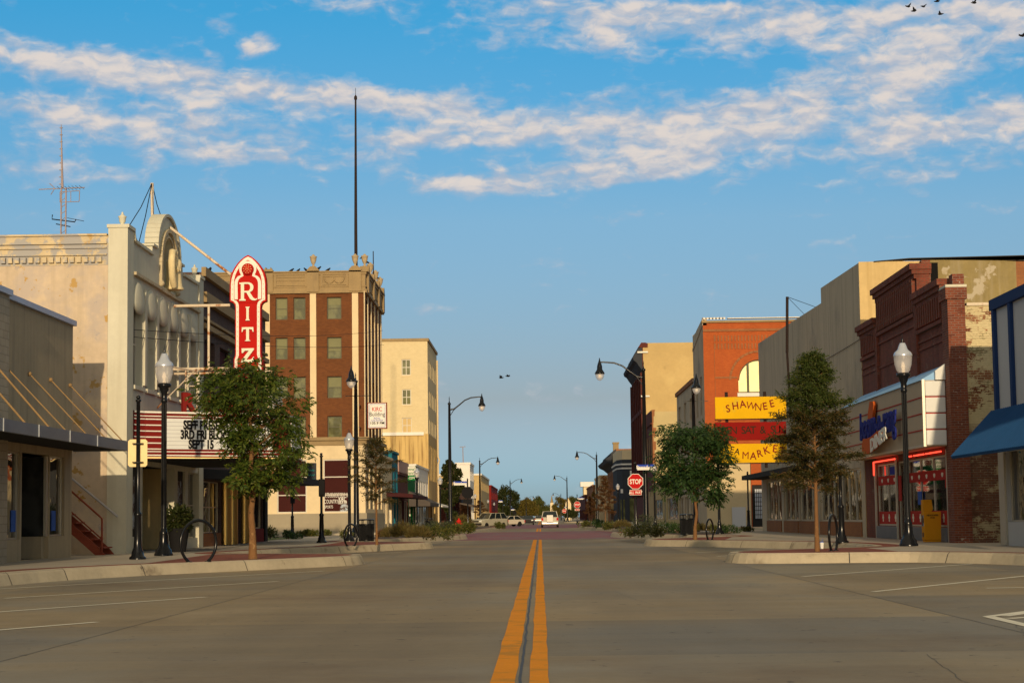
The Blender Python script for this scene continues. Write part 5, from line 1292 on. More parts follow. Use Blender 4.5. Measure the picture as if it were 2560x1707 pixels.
# metal clad sign band
SX, SZ0, SZ1 = 12.0, 3.25, 5.3
mb = MB(); mb.box(SX, YD0 + .75, SZ0, XD - .003, YD1 + .2, SZ1); mb.build('sign_band', 'diner_beige', d)
mb = MB(); mb.prism([(SX - .06, SZ1 + .003), (XD - .005, SZ1 + .003), (XD - .005, SZ1 + .5)], YD0 + .78, YD1 + .2, 'y'); mb.build('sign_band_roof', 'diner_roof', d)
mb = MB(); mb.prism([(XD - .11, SZ1 + .003), (XD - .42, SZ1 + .003), (XD - .42, SZ1 + .28), (XD - .11, SZ1 + .5)], YD0 + .6, YD0 + .777, 'y'); mb.build('roof_end', 'white_enamel', d)
mb = MB()
for k in range(4):
    z = SZ0 + .02 + k * .51
    mb.bbox(SX + .06, YD0 + .66, z, XD - .11, YD0 + .747, z + .47, .03)
mb.build('end_panel', 'white_enamel', d)
mb = MB()
for k in range(1, 4):
    z = SZ0 - .01 + k * .51; mb.box(SX - .02, YD0 + .70, z - .012, XD - .11, YD0 + .75, z + .022); mb.box(SX - .02, YD0 + .75, z - .012, SX - .001, YD1 + .2, z + .022)
mb.build('red_line', 'diner_red', d)
mb = MB(); mb.box(SX - .03, YD0 + .69, SZ0 - .02, SX + .05, YD0 + .78, SZ1 + .02); mb.box(SX - .02, YD0 + .78, SZ0 - .03, SX - .001, YD1 + .2, SZ0 + .05); mb.build('edge_trim', 'frame_alu', d)
# lettered sign on the band
ds = thing('boomerang_sign', 'orange boomerang shaped diner sign with blue script on the beige band', 'sign', (SX, 68, 4))
def wp(px, py): p = atx(px, py, SX - .1); return (p.y, p.z)
bo = [wp(*q) for q in ((2178, 1003), (2186, 1003), (2188, 1012), (2183, 1062), (2180, 1100), (2171, 1104), (2171, 1080), (2174, 1030))]
mb = MB(); mb.prism(bo, SX - .16, SX - .06, 'x'); mb.build('boomerang', 'diner_orange', ds)
bo = [wp(*q) for q in ((2171, 1096), (2180, 1096), (2190, 1092), (2206, 1078), (2214, 1074), (2220, 1077), (2221, 1086), (2214, 1103), (2198, 1122), (2182, 1134), (2174, 1135), (2169, 1128), (2168, 1115))]
mb = MB(); mb.prism(bo, SX - .30, SX - .20, 'x'); mb.build('boomerang_arm', 'diner_orange', ds)
def on_band(px, py, lift): p = atx(px, py, SX - lift); return Vector((SX - lift, p.y, p.z))
mb = MB(); a = on_band(2152, 1100, .17); c_ = on_band(2247, 1070, .17); Ud = (c_ - a).normalized()
letter(mb, 'boom-a-rang', 1.35, a, Ud, (0, 0, 1), .1, .035, (c_ - a).length / 7.4, 1.0, align='LEFT', lift=.05); mb.build('script', 'diner_blue', ds)
mb = MB(); a = on_band(2177, 1130, .31); c_ = on_band(2212, 1100, .31); Ud = (c_ - a).normalized()
letter(mb, 'DINER', .62, a, Ud, (0, 0, 1), 0, .02, (c_ - a).length / 1.55, 1.0, align='LEFT', lift=.03); mb.build('lettering', 'sign_white', ds)

# -- long grey stucco block
XG, YG0, YG1 = 12.78, 75.72, 111.0
g_ = thing('stucco_block', 'long blank grey stucco building with a stepped roofline and glass shopfront', 'building', (XG, 92, 0))
sh = [(76.6, 82, .85, 3.0), (82.4, 88, .85, 3.0), (89, 95, .85, 3.0), (95.4, 101, .85, 3.0), (102, 108.5, .85, 3.0)]
mb = MB(); wall(mb, 'x', XG, -1, YG0, YG1, 0, 10.5, sh, .15)
mb.prism([(YG0, 10.5), (YG1, 10.5), (YG1, 11.05), (86.0, 10.62), (86.0, 11.3), (YG0, 11.08)], XG, XG + .4, 'x')
wall(mb, 'y', YG1, 1, XG, 34, 0, 10.5); wall(mb, 'x', 34, 1, YG0, YG1, 0, 10.5); mb.quad((XG + .4, YG0, 10.45), (34, YG0, 10.45), (34, YG1, 10.45), (XG + .4, YG1, 10.45))
mb.build('street_wall', 'grey_stucco', g_)
xs = aty(2313, 700, YG0).x; xe = aty(2541, 700, YG0).x
mb = MB(); wall(mb, 'y', YG0 - .01, -1, XG + .001, xs, 0, 11.12); mb.build('end_wall', 'ochre_plaster', g_)
mb = MB(); wall(mb, 'y', YG0 - .015, -1, xs, xe, 0, 11.15); mb.build('patched_wall', 'olive_plaster', g_)
mb = MB(); wall(mb, 'y', YG0 - .012, -1, xe, 34, 0, 11.05); mb.build('brick_end', 'brick_warm', g_)
mb = MB(); mb.prism([(XG + .6, 11.105), (XG + 2, 11.2), (XG + 4.6, 11.19), (XG + 7, 11.25), (xe - 1, 11.15), (xe, 11.06), (34, 11.03), (34, 11.06), (xe, 11.09), (XG + 7, 11.285), (XG + 2, 11.235), (XG + .6, 11.13)], YG0 - .1, YG0 + .5, 'y'); mb.build('coping', 'roof_dark', g_)
x0, x1 = aty(2322, 700, YG0).x, aty(2341, 700, YG0).x
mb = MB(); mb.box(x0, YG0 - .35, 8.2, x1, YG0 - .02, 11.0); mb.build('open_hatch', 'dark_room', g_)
mb = MB(); mb.box(x0 - .35, YG0 - .4, 8.0, x0 - .003, YG0 - .02, 11.1); mb.build('brick_jamb', 'brick_pier', g_)
for w in sh: window(g_, 'x', XG, -1, w, 'glass_shop', 'frame_alu', .12, (2, 0), .07)
mb = MB()
for w in sh: mb.box(XG - .05, w[0], .25, XG - .003, w[1], .84)
mb.build('bulkhead', 'brick_warm', g_)
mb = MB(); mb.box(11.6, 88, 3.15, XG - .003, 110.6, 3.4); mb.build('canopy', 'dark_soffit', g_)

# -- orange brick block with the arched window, on the far corner
XO, YO0, YO1 = 12.8, 148.0, 158.0
ob = thing('arched_window_block', 'orange brick corner building with a big arched window glowing yellow', 'building', (XO, 150, 0))
def ox(px): return aty(px, 950, YO0).x
def oz(py): return aty(1850, py, YO0).z
mb = MB(); zt = oz(806)
xc, zr, rr = ox(1897), oz(950), ox(1897) - ox(1846)
zs = oz(982)
lw = [(ox(1873), ox(1912), .3, oz(1212))]
us = sorted({XO, 34, xc - rr, xc + rr, lw[0][0], lw[0][1], *[xc - rr + 2 * rr * i / 20 for i in range(21)]})
for a, c_ in zip(us, us[1:]):
    m_ = (a + c_) / 2
    lo = lw[0][3] if lw[0][0] < m_ < lw[0][1] else oz(1155)
    if lw[0][0] < m_ < lw[0][1]: lo = max(lo, oz(1155)) if m_ < ox(1870) else lo
    elif m_ > ox(1870): lo = 0
    if abs(m_ - xc) < rr:
        za = zr + math.sqrt(max(0, rr * rr - (a - xc) ** 2)); zb = zr + math.sqrt(max(0, rr * rr - (c_ - xc) ** 2))
        mb.quad((a, YO0, lo), (c_, YO0, lo), (c_, YO0, zs), (a, YO0, zs), (0, -1, 0)); mb.quad((a, YO0, za), (c_, YO0, zb), (c_, YO0, zt), (a, YO0, zt), (0, -1, 0)); mb.quad((a, YO0, za), (c_, YO0, zb), (c_, YO0 + .25, zb), (a, YO0 + .25, za))
    else: mb.quad((a, YO0, lo), (c_, YO0, lo), (c_, YO0, zt), (a, YO0, zt), (0, -1, 0))
mb.quad((xc - rr, YO0, zs), (xc - rr, YO0, zr), (xc - rr, YO0 + .25, zr), (xc - rr, YO0 + .25, zs)); mb.quad((xc + rr, YO0, zs), (xc + rr, YO0, zr), (xc + rr, YO0 + .25, zr), (xc + rr, YO0 + .25, zs))
mb.build('brick_front', 'brick_orange', ob)
mb = MB(); ap = [(xc - rr, zs)] + [(xc + rr * math.cos(math.pi * i / 20), zr + rr * math.sin(math.pi * i / 20)) for i in range(20, -1, -1)] + [(xc + rr, zs)]
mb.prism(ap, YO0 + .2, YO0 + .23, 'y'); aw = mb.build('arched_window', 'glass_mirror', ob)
mb = MB(); xm = ox(1870.5); mb.box(xm - .09, YO0 + .14, zs, xm + .09, YO0 + .196, zr + rr * .93); mb.box(xc - rr, YO0 + .15, zs, xc + rr, YO0 + .196, zs + .1)
for i in range(20):
    a0, a1 = math.pi * i / 20, math.pi * (i + 1) / 20
    mb.prism([(xc + rr * math.cos(a0), zr + rr * math.sin(a0)), (xc + rr * math.cos(a1), zr + rr * math.sin(a1)), (xc + (rr - .1) * math.cos(a1), zr + (rr - .1) * math.sin(a1)), (xc + (rr - .1) * math.cos(a0), zr + (rr - .1) * math.sin(a0))], YO0 + .15, YO0 + .196, 'y')
mb.build('frame', 'frame_olive', aw)
mb = MB(); mb.box(xc - rr - .1, YO0 - .12, zs - .28, xc + rr + .1, YO0 - .003, zs - .003); mb.build('sill', 'white_paint', aw)
mb = MB()
for i in range(18):
    a0, a1 = math.pi * i / 18, math.pi * (i + .9) / 18; r0, r1 = rr + .55, rr + .72
    mb.prism([(xc + r0 * math.cos(a0), zr + r0 * math.sin(a0)), (xc + r1 * math.cos(a0), zr + r1 * math.sin(a0)), (xc + r1 * math.cos(a1), zr + r1 * math.sin(a1)), (xc + r0 * math.cos(a1), zr + r0 * math.sin(a1))], YO0 - .06, YO0 - .002, 'y')
x = ox(1788)
while x < ox(1990): mb.box(x, YO0 - .05, oz(872), x + .1, YO0 - .002, oz(858)); mb.box(x, YO0 - .05, oz(852), x + .1, YO0 - .003, oz(838)); x += .26
mb.box(XO, YO0 - .1, oz(828), 34, YO0 - .002, oz(822)); mb.box(ox(1788), YO0 - .05, oz(945), ox(1843), YO0 - .002, oz(941)); mb.box(ox(1787), YO0 - .05, oz(1155), ox(1788), YO0 - .001, oz(836))
mb.build('brick_ornament', 'brick_warm', ob)
mb = MB(); mb.box(XO - .1, YO0 - .15, zt, 34, YO0 + .6, oz(812) + .35)
x = XO
mb.build('coping', 'terracotta', ob)
mb = MB()
x = XO + .1
while x < ox(1818): mb.tube([(x, YO0 - .25, oz(806) + .32), (x, YO0 + 1.2, oz(799) + .25)], .09, 6); x += .26
mb.box(x, YO0 - .2, oz(806) + .303, 34, YO0 + .5, oz(806) + .36)
mb.build('tiled_edge', 'white_paint', ob)
mb = MB(); wall(mb, 'x', XO, -1, YO0 + .003, YO1, 0, oz(812) + .1, [(150, 151.6, 9, 12), (154, 155.6, 9, 12)], .2); mb.prism([(YO0, oz(812)), (YO1, oz(812) - 1.2), (YO1, oz(812) - 1.0), (154, oz(812) - .4), (154, oz(812) + .1), (YO0, oz(812) + .5)], XO - .05, XO + .3, 'x'); wall(mb, 'x', 34, 1, YO0, YO1, 0, zt); wall(mb, 'y', YO1, 1, XO, 34, 0, zt); mb.build('street_wall', 'grey_stucco', ob)
for w in ((150, 151.6, 9, 12), (154, 155.6, 9, 12)): window(ob, 'x', XO, -1, w, 'glass_dark', 'frame_white', .18, (0, 1))
mb = MB(); wall(mb, 'y', YO0 - .02, -1, XO, ox(1870), 0, oz(1155)); mb.build('cream_ground_floor', 'cream_paint', ob)
mb = MB(); mb.box(ox(1822), YO0 - .1, .26, ox(1856), YO0 - .023, oz(1267)); mb.build('grey_door', 'panel_white', ob)
mb = MB(); mb.box(lw[0][0], YO0 + .15, .25, lw[0][1], YO0 + .2, lw[0][3]); gt = mb.build('gate', 'frame_dark', ob)
mb = MB(); x0, x1, z0, z1 = ox(1880), ox(1907), oz(1297), oz(1222)
mb.box(x0, YO0 + .1, z0, x1, YO0 + .148, z1); mb.build('panel', 'grille_white', gt)
mb = MB()
for i in range(7): x = x0 + (x1 - x0) * i / 6; mb.box(x - .02, YO0 + .05, z0, x + .02, YO0 + .098, z1)
for i in range(8): z = z0 + (z1 - z0) * i / 7; mb.box(x0, YO0 + .06, z - .02, x1, YO0 + .09, z + .02)
mb.build('grille', 'iron', gt)

# -- lower grey building, one storey shop, brick-edged tan block, tall tan block
o = block_building('stucco_annex', 'lower grey stucco building with an orange coping behind the arched window block', 12.82, 30, 158.2, 178, 12.1, 'grey_stucco', 'R', 'brick_warm', rows_=1)
o = shop('shop', 'single storey shop front between the grey annex and the tan block', 178.2, 216.8, 4.6, 'tan_plaster_light', 12.8, 'R', glass='glass_shop')
YN = 217.0
tn = thing('patched_brick_block', 'tan plastered building with ragged red brick edge on its street corner', 'building', (12.8, YN, 0))
def nz(py): return aty(1660, py, YN).z
def nx(px): return aty(px, 1100, YN).x
zt = nz(1028)
mb = MB(); block(mb, 12.8, 30, YN, 234.9, 0, zt, (), [(218.5 + 4 * k, 220.5 + 4 * k, nz(1240) if r == 0 else nz(1150), nz(1200) if r == 0 else nz(1085)) for k in range(4) for r in range(2)], 'R', .2); mb.build('plaster_wall', 'tan_plaster_light', tn)
random.seed(9)
pts = [(12.79, 0), (12.79, zt + .2), (nx(1640), zt + .2)]; z = zt
while z > .6:
    w_ = random.uniform(1634, 1642) if z > nz(1150) else (random.uniform(1634, 1640) if z > nz(1205) else random.uniform(1656, 1660)); z2 = z - random.uniform(.35, .8); pts += [(nx(w_), z), (nx(w_), max(z2, .3))]; z = z2
pts.append((pts[-1][0], 0)); mb = MB(); mb.prism(pts, YN - .04, YN - .003, 'y'); mb.build('brick_edge', 'brick_warm', tn)
mb = MB(); wall(mb, 'x', 12.76, -1, YN - .02, 234.9, 4, zt + .2, [(218.5 + 4 * k, 220.5 + 4 * k, nz(1150), nz(1085)) for k in range(4)], .05); mb.box(12.6, YN - .15, nz(1060), 12.76, 234.9, nz(1056)); mb.build('brick_front', 'brick_maroon', tn)
for k in range(4): window(tn, 'x', 12.8, -1, (218.5 + 4 * k, 220.5 + 4 * k, nz(1150), nz(1085)), 'glass_dark', 'frame_white', .15, (0, 1), .1)
for k in range(4): window(tn, 'x', 12.8, -1, (218.5 + 4 * k, 220.5 + 4 * k, nz(1240), nz(1200)), 'glass_shop', 'frame_white', .15, (0, 1), .1)
YT = 235.0
tt = thing('tan_block', 'tall tan plastered building with a dark red bracketed cornice over the street', 'building', (12.8, YT, 0))
def tz(py): return aty(1640, py, YT).z
zt = tz(857)
rowsT = [(tz(1010), tz(940)), (tz(1120), tz(1050))]
shT = [(237 + 4.4 * k, 239 + 4.4 * k, a, c_) for k in range(6) for a, c_ in rowsT]
mb = MB(); block(mb, 12.9, 30, YT, 262, 0, zt, (), (), 'R', .2); mb.build('plaster_wall', 'tan_plaster', tt)
mb = MB(); wall(mb, 'x', 12.78, -1, YT - .02, 262.02, 0, zt, shT, .11); mb.quad((12.78, YT - .02, 0), (12.9, YT - .02, 0), (12.9, YT - .02, zt), (12.78, YT - .02, zt))
mb.build('brick_front', 'brick_maroon', tt)
for w in shT: window(tt, 'x', 12.78, -1, w, 'glass_dark', 'frame_dark', .1, (0, 1), .12)
mb = MB()
for k in range(7): y = 235.3 + 4.4 * k; mb.box(12.55, y, tz(1240), 12.777, y + .7, tz(930))
mb.box(12.6, YT - .1, tz(1030), 12.777, 262, tz(1020))
mb.build('brick_pilaster', 'brick_maroon', tt)
mb = MB(); mb.prism([(12.777, tz(925)), (12.4, tz(915)), (12.1, tz(905)), (11.75, tz(900)), (11.65, tz(893)), (12.0, tz(880)), (12.3, tz(870)), (12.777, tz(868))], YT - .1, 262.2, 'y'); mb.build('cornice', 'dark_blue_grey', tt)
mb = MB(); mb.prism([(12.3, tz(868)), (13.5, tz(868)), (13.5, tz(858)), (13.2, tz(856)), (12.7, tz(856)), (12.5, tz(862))], YT - .12, 262.2, 'y'); mb.build('parapet', 'brick_maroon', tt)
mb = MB(); mb.box(12.2, YT - .3, tz(882), 13.5, YT - .13, tz(878)); mb.box(12.55, YT - .3, tz(992), 13.6, YT - .13, tz(988)); mb.build('stone_trim', 'white_paint', tt)

# -- dark corner block with the chamfer, beyond
YQ = 300.0
q = thing('dark_corner_block', 'dark blue-grey corner building with white trim lines and a pale parapet', 'building', (13, YQ, 0))
def qz(py): return aty(1565, py, YQ).z
def qx(px): return aty(px, 1200, YQ).x
xa, xb_ = qx(1545), qx(1556)
plan = [(xa, YQ + 4), (xb_, YQ), (26, YQ), (26, YQ + 20), (xa, YQ + 20)]
mb = MB(); mb.prism(plan, 0, qz(1172), 'z'); mb.build('wall', 'dark_blue_grey', q)
mb = MB(); mb.prism([(xa - .1, YQ + 4), (xb_ - .1, YQ - .1), (26, YQ - .1), (26, YQ + 20), (xa - .1, YQ + 20)], qz(1172), qz(1168), 'z'); mb.prism([(xa - .25, YQ + 4), (xb_ - .2, YQ - .25), (26, YQ - .25), (26, YQ + 20), (xa - .25, YQ + 20)], qz(1162), qz(1158), 'z'); mb.build('trim', 'white_paint', q)
mb = MB(); mb.prism([(xa - .15, YQ + 4), (xb_ - .12, YQ - .15), (26, YQ - .15), (26, YQ + 20), (xa - .15, YQ + 20)], qz(1168), qz(1162), 'z'); mb.prism(plan, qz(1158), qz(1148), 'z'); mb.build('cornice', 'dark_blue_grey', q)
mb = MB(); mb.prism(plan, qz(1148), qz(1124), 'z'); mb.build('parapet', 'limestone', q)
for a, c_, e, f in ((1550, 1553, 1300, 1248), (1557, 1561, 1300, 1248), (1575, 1586, 1190, 1176), (1573, 1588, 1300, 1245)):
    mb = MB(); mb.box(qx(a), YQ - .1, qz(e), qx(c_), YQ - .02, qz(f)); mb.build('window', 'glass_blind' if f > 1200 else 'white_paint', q)
mb = MB(); mb.box(qx(1551), YQ - .12, qz(1232), qx(1557), YQ - .02, qz(1222)); mb.build('wall_sign', 'white_paint', q)
YS_ = 320.2
c2 = thing('chimneyed_block', 'brown brick building with heavy bracketed cornice and a chimney stack', 'building', (11.6, YS_, 0))
xk = aty(1541, 1200, YS_).x; zt = aty(1530, 1122, YS_).z
mb = MB(); block(mb, xk, 26, YS_, 362, 0, zt, (), [(323 + 6 * k, 325.5 + 6 * k, 5, 8.5) for k in range(6)] + [(322 + 7 * k, 327 + 7 * k, .6, 2.8) for k in range(5)], 'R', .2); mb.build('wall', 'brick_warm', c2)
for k in range(6): window(c2, 'x', xk, -1, (323 + 6 * k, 325.5 + 6 * k, 5, 8.5), 'glass_dark', 'frame_white', .15, (0, 1), .1)
for k in range(5): window(c2, 'x', xk, -1, (322 + 7 * k, 327 + 7 * k, .6, 2.8), 'glass_shop', 'frame_white', .15, (1, 0), .1)
mb = MB(); mb.prism([(xk, zt - 3.2), (xk - .7, zt - 2.6), (xk - 1.5, zt - 2.2), (xk - 1.8, zt - 1.7), (xk - .9, zt - 1.1), (xk - .8, zt - .6), (xk - .3, zt - .2), (xk, zt)], YS_ - .1, 362, 'y'); mb.build('cornice', 'dark_blue_grey', c2)
mb = MB(); mb.box(xk - .4, YS_ + .4, zt - .3, xk + .5, YS_ + 2, zt + .9); mb.box(xk - .5, YS_ + .3, zt + .9, xk + .6, YS_ + 2.1, zt + 1.15); mb.build('chimney', 'terracotta', c2)
mb = MB(); mb.prism([(xk, 4.2), (xk - 2.2, 2.6), (xk - 2.2, 2.4), (xk, 2.4)], 322, 350, 'y'); mb.build('awning', 'ochre_plaster', c2)
block_building('shop_row', 'pale two storey shop beyond the brown chimneyed block', 11.4, 26, 364, 398, 8.6, 'limestone', 'R')
block_building('shop_row', 'warm brick two storey shop far down the right side', 11.0, 26, 399, 452, 7.4, 'brick_warm', 'R')
block_building('shop_row', 'dark red low shop beside the pale T shaped tower', 10.6, 26, 453, 520, 6.0, 'brick_maroon', 'R')
Yw = 530.0
tw = thing('sign_tower', 'pale T shaped tower building standing out far down the right side', 'building', (11, Yw, 0))
a, c_ = aty(1451, 1213, Yw), aty(1484, 1213, Yw)
mb = MB(); mb.box(a.x, Yw, aty(1460, 1216, Yw).z, c_.x, Yw + 8, aty(1460, 1204, Yw).z); mb.build('top_slab', 'white_paint', tw)
mb = MB(); mb.box(aty(1459, 1213, Yw).x, Yw + .5, 0, c_.x + 6, Yw + 12, aty(1460, 1216, Yw).z - .002); mb.build('shaft', 'limestone', tw)
Yv = 800.0
hv = thing('tall_house', 'tiny cream spired building showing between the far trees', 'building', (0, Yv, 0))
a, c_ = aty(1376, 1280, Yv), aty(1384, 1280, Yv)
mb = MB(); mb.box(a.x, Yv, 0, c_.x, Yv + 6, aty(1380, 1256, Yv).z); mb.build('wall', 'limestone', hv)
mb = MB(); xm = (a.x + c_.x) / 2; mb.lathe([((c_.x - a.x) * .5, 0), (.05, 3.0)], (xm, Yv + 3, aty(1380, 1256, Yv).z), 4); mb.build('spire', 'terracotta', hv)
hv2 = thing('gabled_house', 'tiny pale gabled house in front of the trees right of the far road', 'building', (9, 620, 0))
a, c_ = aty(1414, 1280, 620), aty(1428, 1280, 620); zz = aty(1420, 1258, 620).z
mb = MB(); mb.prism([(a.x, 0), (c_.x, 0), (c_.x, zz), ((a.x + c_.x) / 2, zz + 1.6), (a.x, zz)], 620, 630, 'y'); mb.build('wall', 'limestone', hv2)
mb = MB(); mb.prism([(a.x - .3, zz), ((a.x + c_.x) / 2, zz + 1.9), (c_.x + .3, zz), ((a.x + c_.x) / 2, zz + 1.62)], 619.8, 630.2, 'y'); mb.build('roof', 'terracotta', hv2)

# -- flea market sign on its pipe
YF = 93.0
fm = thing('hanging_market_sign', 'three tier yellow and red weekend market sign hung over the pavement', 'sign', (11.2, YF, 3))
p0, p1 = aty(1968, 742, YF), aty(1971, 1010, YF)
mb = MB(); mb.tube([(p1.x + .1, YF, p1.z - .4), (p1.x, YF, p1.z + 2.5)], .055, 8); mb.tube([(p1.x, YF, p1.z + 2.5), (p0.x, YF, p0.z)], .07, 8); mb.build('pole', 'mast', fm)
for (qx_, qy_, Y_) in ((2040, 768, 96), (2015, 790, 94)):
    e = aty(qx_, qy_, Y_); mb = MB(); mb.tube([p0, (e.x, Y_, e.z)], .014, 4); mb.build('guy_wire', 'wire', fm)
def panel(px0, px1, py0, py1, mat):
    a, c_ = aty(px0, py0, YF), aty(px1, py1, YF)
    mb = MB(); mb.bbox(a.x, YF - .06, c_.z, c_.x, YF + .06, a.z, .012); return mb.build('panel', mat, fm), a, c_
s1p, a1, c1 = panel(1787, 1966, 993, 1045, 'sign_yellow')
s2p, a2, c2_ = panel(1787, 1966, 1056, 1099, 'sign_crimson')
s3p, a3, c3 = panel(1789, 1968, 1110, 1155, 'sign_yellow')
mb = MB()
for px in (1818, 1914): x = aty(px, 1060, YF).x; mb.box(x - .07, YF + .065, c3.z - .25, x + .07, YF + .2, a1.z + .25)
mb.box(a1.x + .3, YF + .2, a1.z - .35, p1.x + 1.4, YF + .28, a1.z - .27); mb.box(a1.x + .3, YF + .2, c3.z + .3, p1.x + 1.4, YF + .28, c3.z + .38)
mb.build('bracket', 'mast', fm)
mb = MB(); mb.box(a1.x - .03, YF - .07, c1.z - .05, c1.x, YF + .07, c1.z - .013); mb.build('edge', 'mast', fm)
mb = MB(); mb.box(a3.x, YF - .07, c3.z - .05, c3.x, YF + .07, c3.z - .013); mb.build('edge', 'mast', fm)
def arc_text(par, txt, pts, size, mat, yb=YF - .06, bold=.006):
    """letters one by one along pixel-measured baseline points (px, py)"""
    mb = MB(); n = len(txt); tot = [Vector((p.x, p.z)) for p in (aty(x_, y_, yb) for x_, y_ in pts)]
    seg = [(b_ - a).length for a, b_ in zip(tot, tot[1:])]; L = sum(seg)
    for i, ch in enumerate(txt):
        if ch == ' ': continue
        s_ = L * (i + .5) / n; k = 0
        while k < len(seg) - 1 and s_ > seg[k]: s_ -= seg[k]; k += 1
        p = tot[k].lerp(tot[k + 1], s_ / seg[k]); dd = tot[k + 1] - tot[k]
        letter(mb, ch, size, (p.x, yb, p.y), (1, 0, 0), (0, 0, 1), 0, 0 if ch in 'MWN' else bold, .92, rot=math.atan2(dd.y, dd.x) * .55, lift=.012)
        # slab serifs
    return mb.build('lettering', mat, par)
arc_text(s1p, 'SHAWNEE', [(1813, 1033), (1838, 1023), (1860, 1018), (1882, 1024), (1902, 1027), (1922, 1021), (1940, 1013)], .50, 'letter_maroon', bold=.007)
arc_text(s1p, 'TOWN', [(1920, 1041), (1964, 1040)], .30, 'letter_brown', bold=.006)
arc_text(s2p, 'OPEN SAT & SUN', [(1792, 1085), (1962, 1082)], .52, 'letter_brown', bold=.004)
arc_text(s3p, 'FLEA', [(1797, 1134), (1818, 1126), (1848, 1138)], .42, 'letter_brown')
arc_text(s3p, 'MARKET', [(1854, 1146), (1885, 1148), (1905, 1140), (1930, 1128), (1964, 1137)], .50, 'letter_maroon', bold=.007)

# ------------------------------------------------------------------ street furniture
SW = .25      # pavement level
# -- post lamps with an acorn globe
lp = thing('street_lamp', '', 'street lamp', (0, 0, 0))
mb = MB()
mb.lathe([(.27, 0), (.27, .05), (.24, .09), (.235, .15), (.16, .24), (.13, .38), (.115, .62), (.12, .66), (.095, .70), (.075, .8), (.07, 4.35), (.095, 4.38), (.095, 4.44), (.085, 4.46), (.085, 4.62), (.13, 4.72), (.13, 4.78), (.20, 4.82), (.20, 4.9), (.14, 4.92)], (0, 0, 0), 16)
for k in range(8):
    a = math.pi * k / 4; mb.tube([(.072 * math.cos(a), .072 * math.sin(a), .8), (.067 * math.cos(a), .067 * math.sin(a), 4.34)], .012, 5)
mb.build('post', 'iron', lp)
mb = MB(); mb.lathe([(.12, 4.9), (.19, 4.98), (.245, 5.16), (.262, 5.34), (.26, 5.4)], (0, 0, 0), 18); mb.build('globe', 'globe_glass', lp)
mb = MB(); mb.lathe([(.05, 4.92), (.05, 5.05), (.07, 5.1), (.04, 5.2), (.01, 5.24)], (0, 0, 0), 10); mb.build('lamp_bulb', 'lamp_core', lp)
mb = MB(); mb.lathe([(.268, 5.39), (.275, 5.42), (.24, 5.5), (.15, 5.58), (.10, 5.72), (.085, 5.74), (.085, 5.77), (.03, 5.78)], (0, 0, 0), 18); mb.build('cap', 'lamp_cap', lp)
mb = MB(); mb.lathe([(.035, 5.77), (.02, 5.82), (.032, 5.87), (.01, 5.92), (.004, 6.05)], (0, 0, 0), 8); mb.build('finial', 'iron', lp)
used = []; G = 'post lamps with clear acorn globes along the pavements'
def base(px, py, z=SW): p = atz(px, py, z); return (p.x, p.y, z)
l1 = base(409, 1388); r1 = base(2272, 1364)
put_copy(lp, used, 'nearest left post lamp, with a clear globe, in front of the theatre', l1, group=G)
put_copy(lp, used, 'nearest right post lamp, with a clear globe, in front of the diner', r1, group=G)
put_copy(lp, used, 'post lamp behind the bin and bike hoop near the brick office block', base(874, 1352), 0, (.85, .85, .83), G)
put_copy(lp, used, 'post lamp in front of the yellow market sign, half hidden by a tree', base(1799, 1334), 0, (.85, .85, .83), G)
def far_lamp(px, py, X, label):
    Y = X * F / (px - 1351); zt = aty(px, py, Y).z - SW
    put_copy(lp, used, label, (X, Y, SW), 0, (1, 1, max(.8, zt / 6.05)), G)
far_lamp(1044, 1163, -10.7, 'post lamp right beside the green loans sign')
far_lamp(1102, 1186, -10.7, 'post lamp before the big dark tree, left of the tall street light')
far_lamp(1138, 1211, -11.2, 'post lamp just left of the black stop sign back')
far_lamp(1189, 1231, -11.2, 'post lamp in front of the yellow ochre block far down the left')
far_lamp(1221, 1246, -11.2, 'post lamp in front of the dark red building far left')
far_lamp(1236, 1254, -11.2, 'smallest post lamp past the dark red building far left')
far_lamp(1636, 1152, 10.2, 'post lamp to the right of the red stop sign')
far_lamp(1545, 1204, 10.4, 'post lamp before the dark blue grey corner building')
far_lamp(1469, 1243, 10.6, 'small post lamp near the far right stop sign')
far_lamp(1484, 1236, 10.8, 'small post lamp by the reddish sapling far down the right')

# -- tall street lights with a curved arm; local arm points to +X
tl = thing('street_light', '', 'street light', (0, 0, 0))
mb = MB(); mb.lathe([(.24, 0), (.24, .5), (.17, .6), (.15, .8), (.13, 4), (.085, 8.75), (.12, 8.78), (.12, 8.86), (.05, 8.9), (.02, 9.1), (.035, 9.14), (.004, 9.35)], (0, 0, 0), 12)
mb.build('pole', 'iron', tl)
mb = MB(); mb.tube([(0, 0, 8.4), (.35, 0, 8.45), (.7, 0, 8.7), (1.15, 0, 9.05), (1.6, 0, 9.22), (2.2, 0, 9.27), (2.4, 0, 9.26)], [.06, .055, .05, .045, .045, .04, .04], 8); mb.tube([(0, 0, 7.9), (.3, 0, 8.35), (.75, 0, 8.75)], .03, 6); mb.build('arm', 'iron', tl)
mb = MB(); mb.lathe([(.02, 9.5), (.03, 9.42), (.06, 9.3), (.10, 9.2), (.14, 9.05), (.15, 8.88), (.25, 8.72), (.28, 8.64), (.26, 8.62)], (2.4, 0, 0), 14); hd = mb.build('lamp_hood', 'iron', tl)
mb = MB(); mb.lathe([(.24, 8.62), (.23, 8.5), (.17, 8.36), (.06, 8.27), (.01, 8.26)], (2.4, 0, 0), 14); mb.build('globe', 'globe_glass', hd)
mb = MB(); mb.lathe([(.09, 8.6), (.09, 8.45), (.02, 8.4)], (2.4, 0, 0), 8); mb.build('lamp_bulb', 'lamp_core', hd)
used2 = []; G2 = 'tall curved arm street lights'
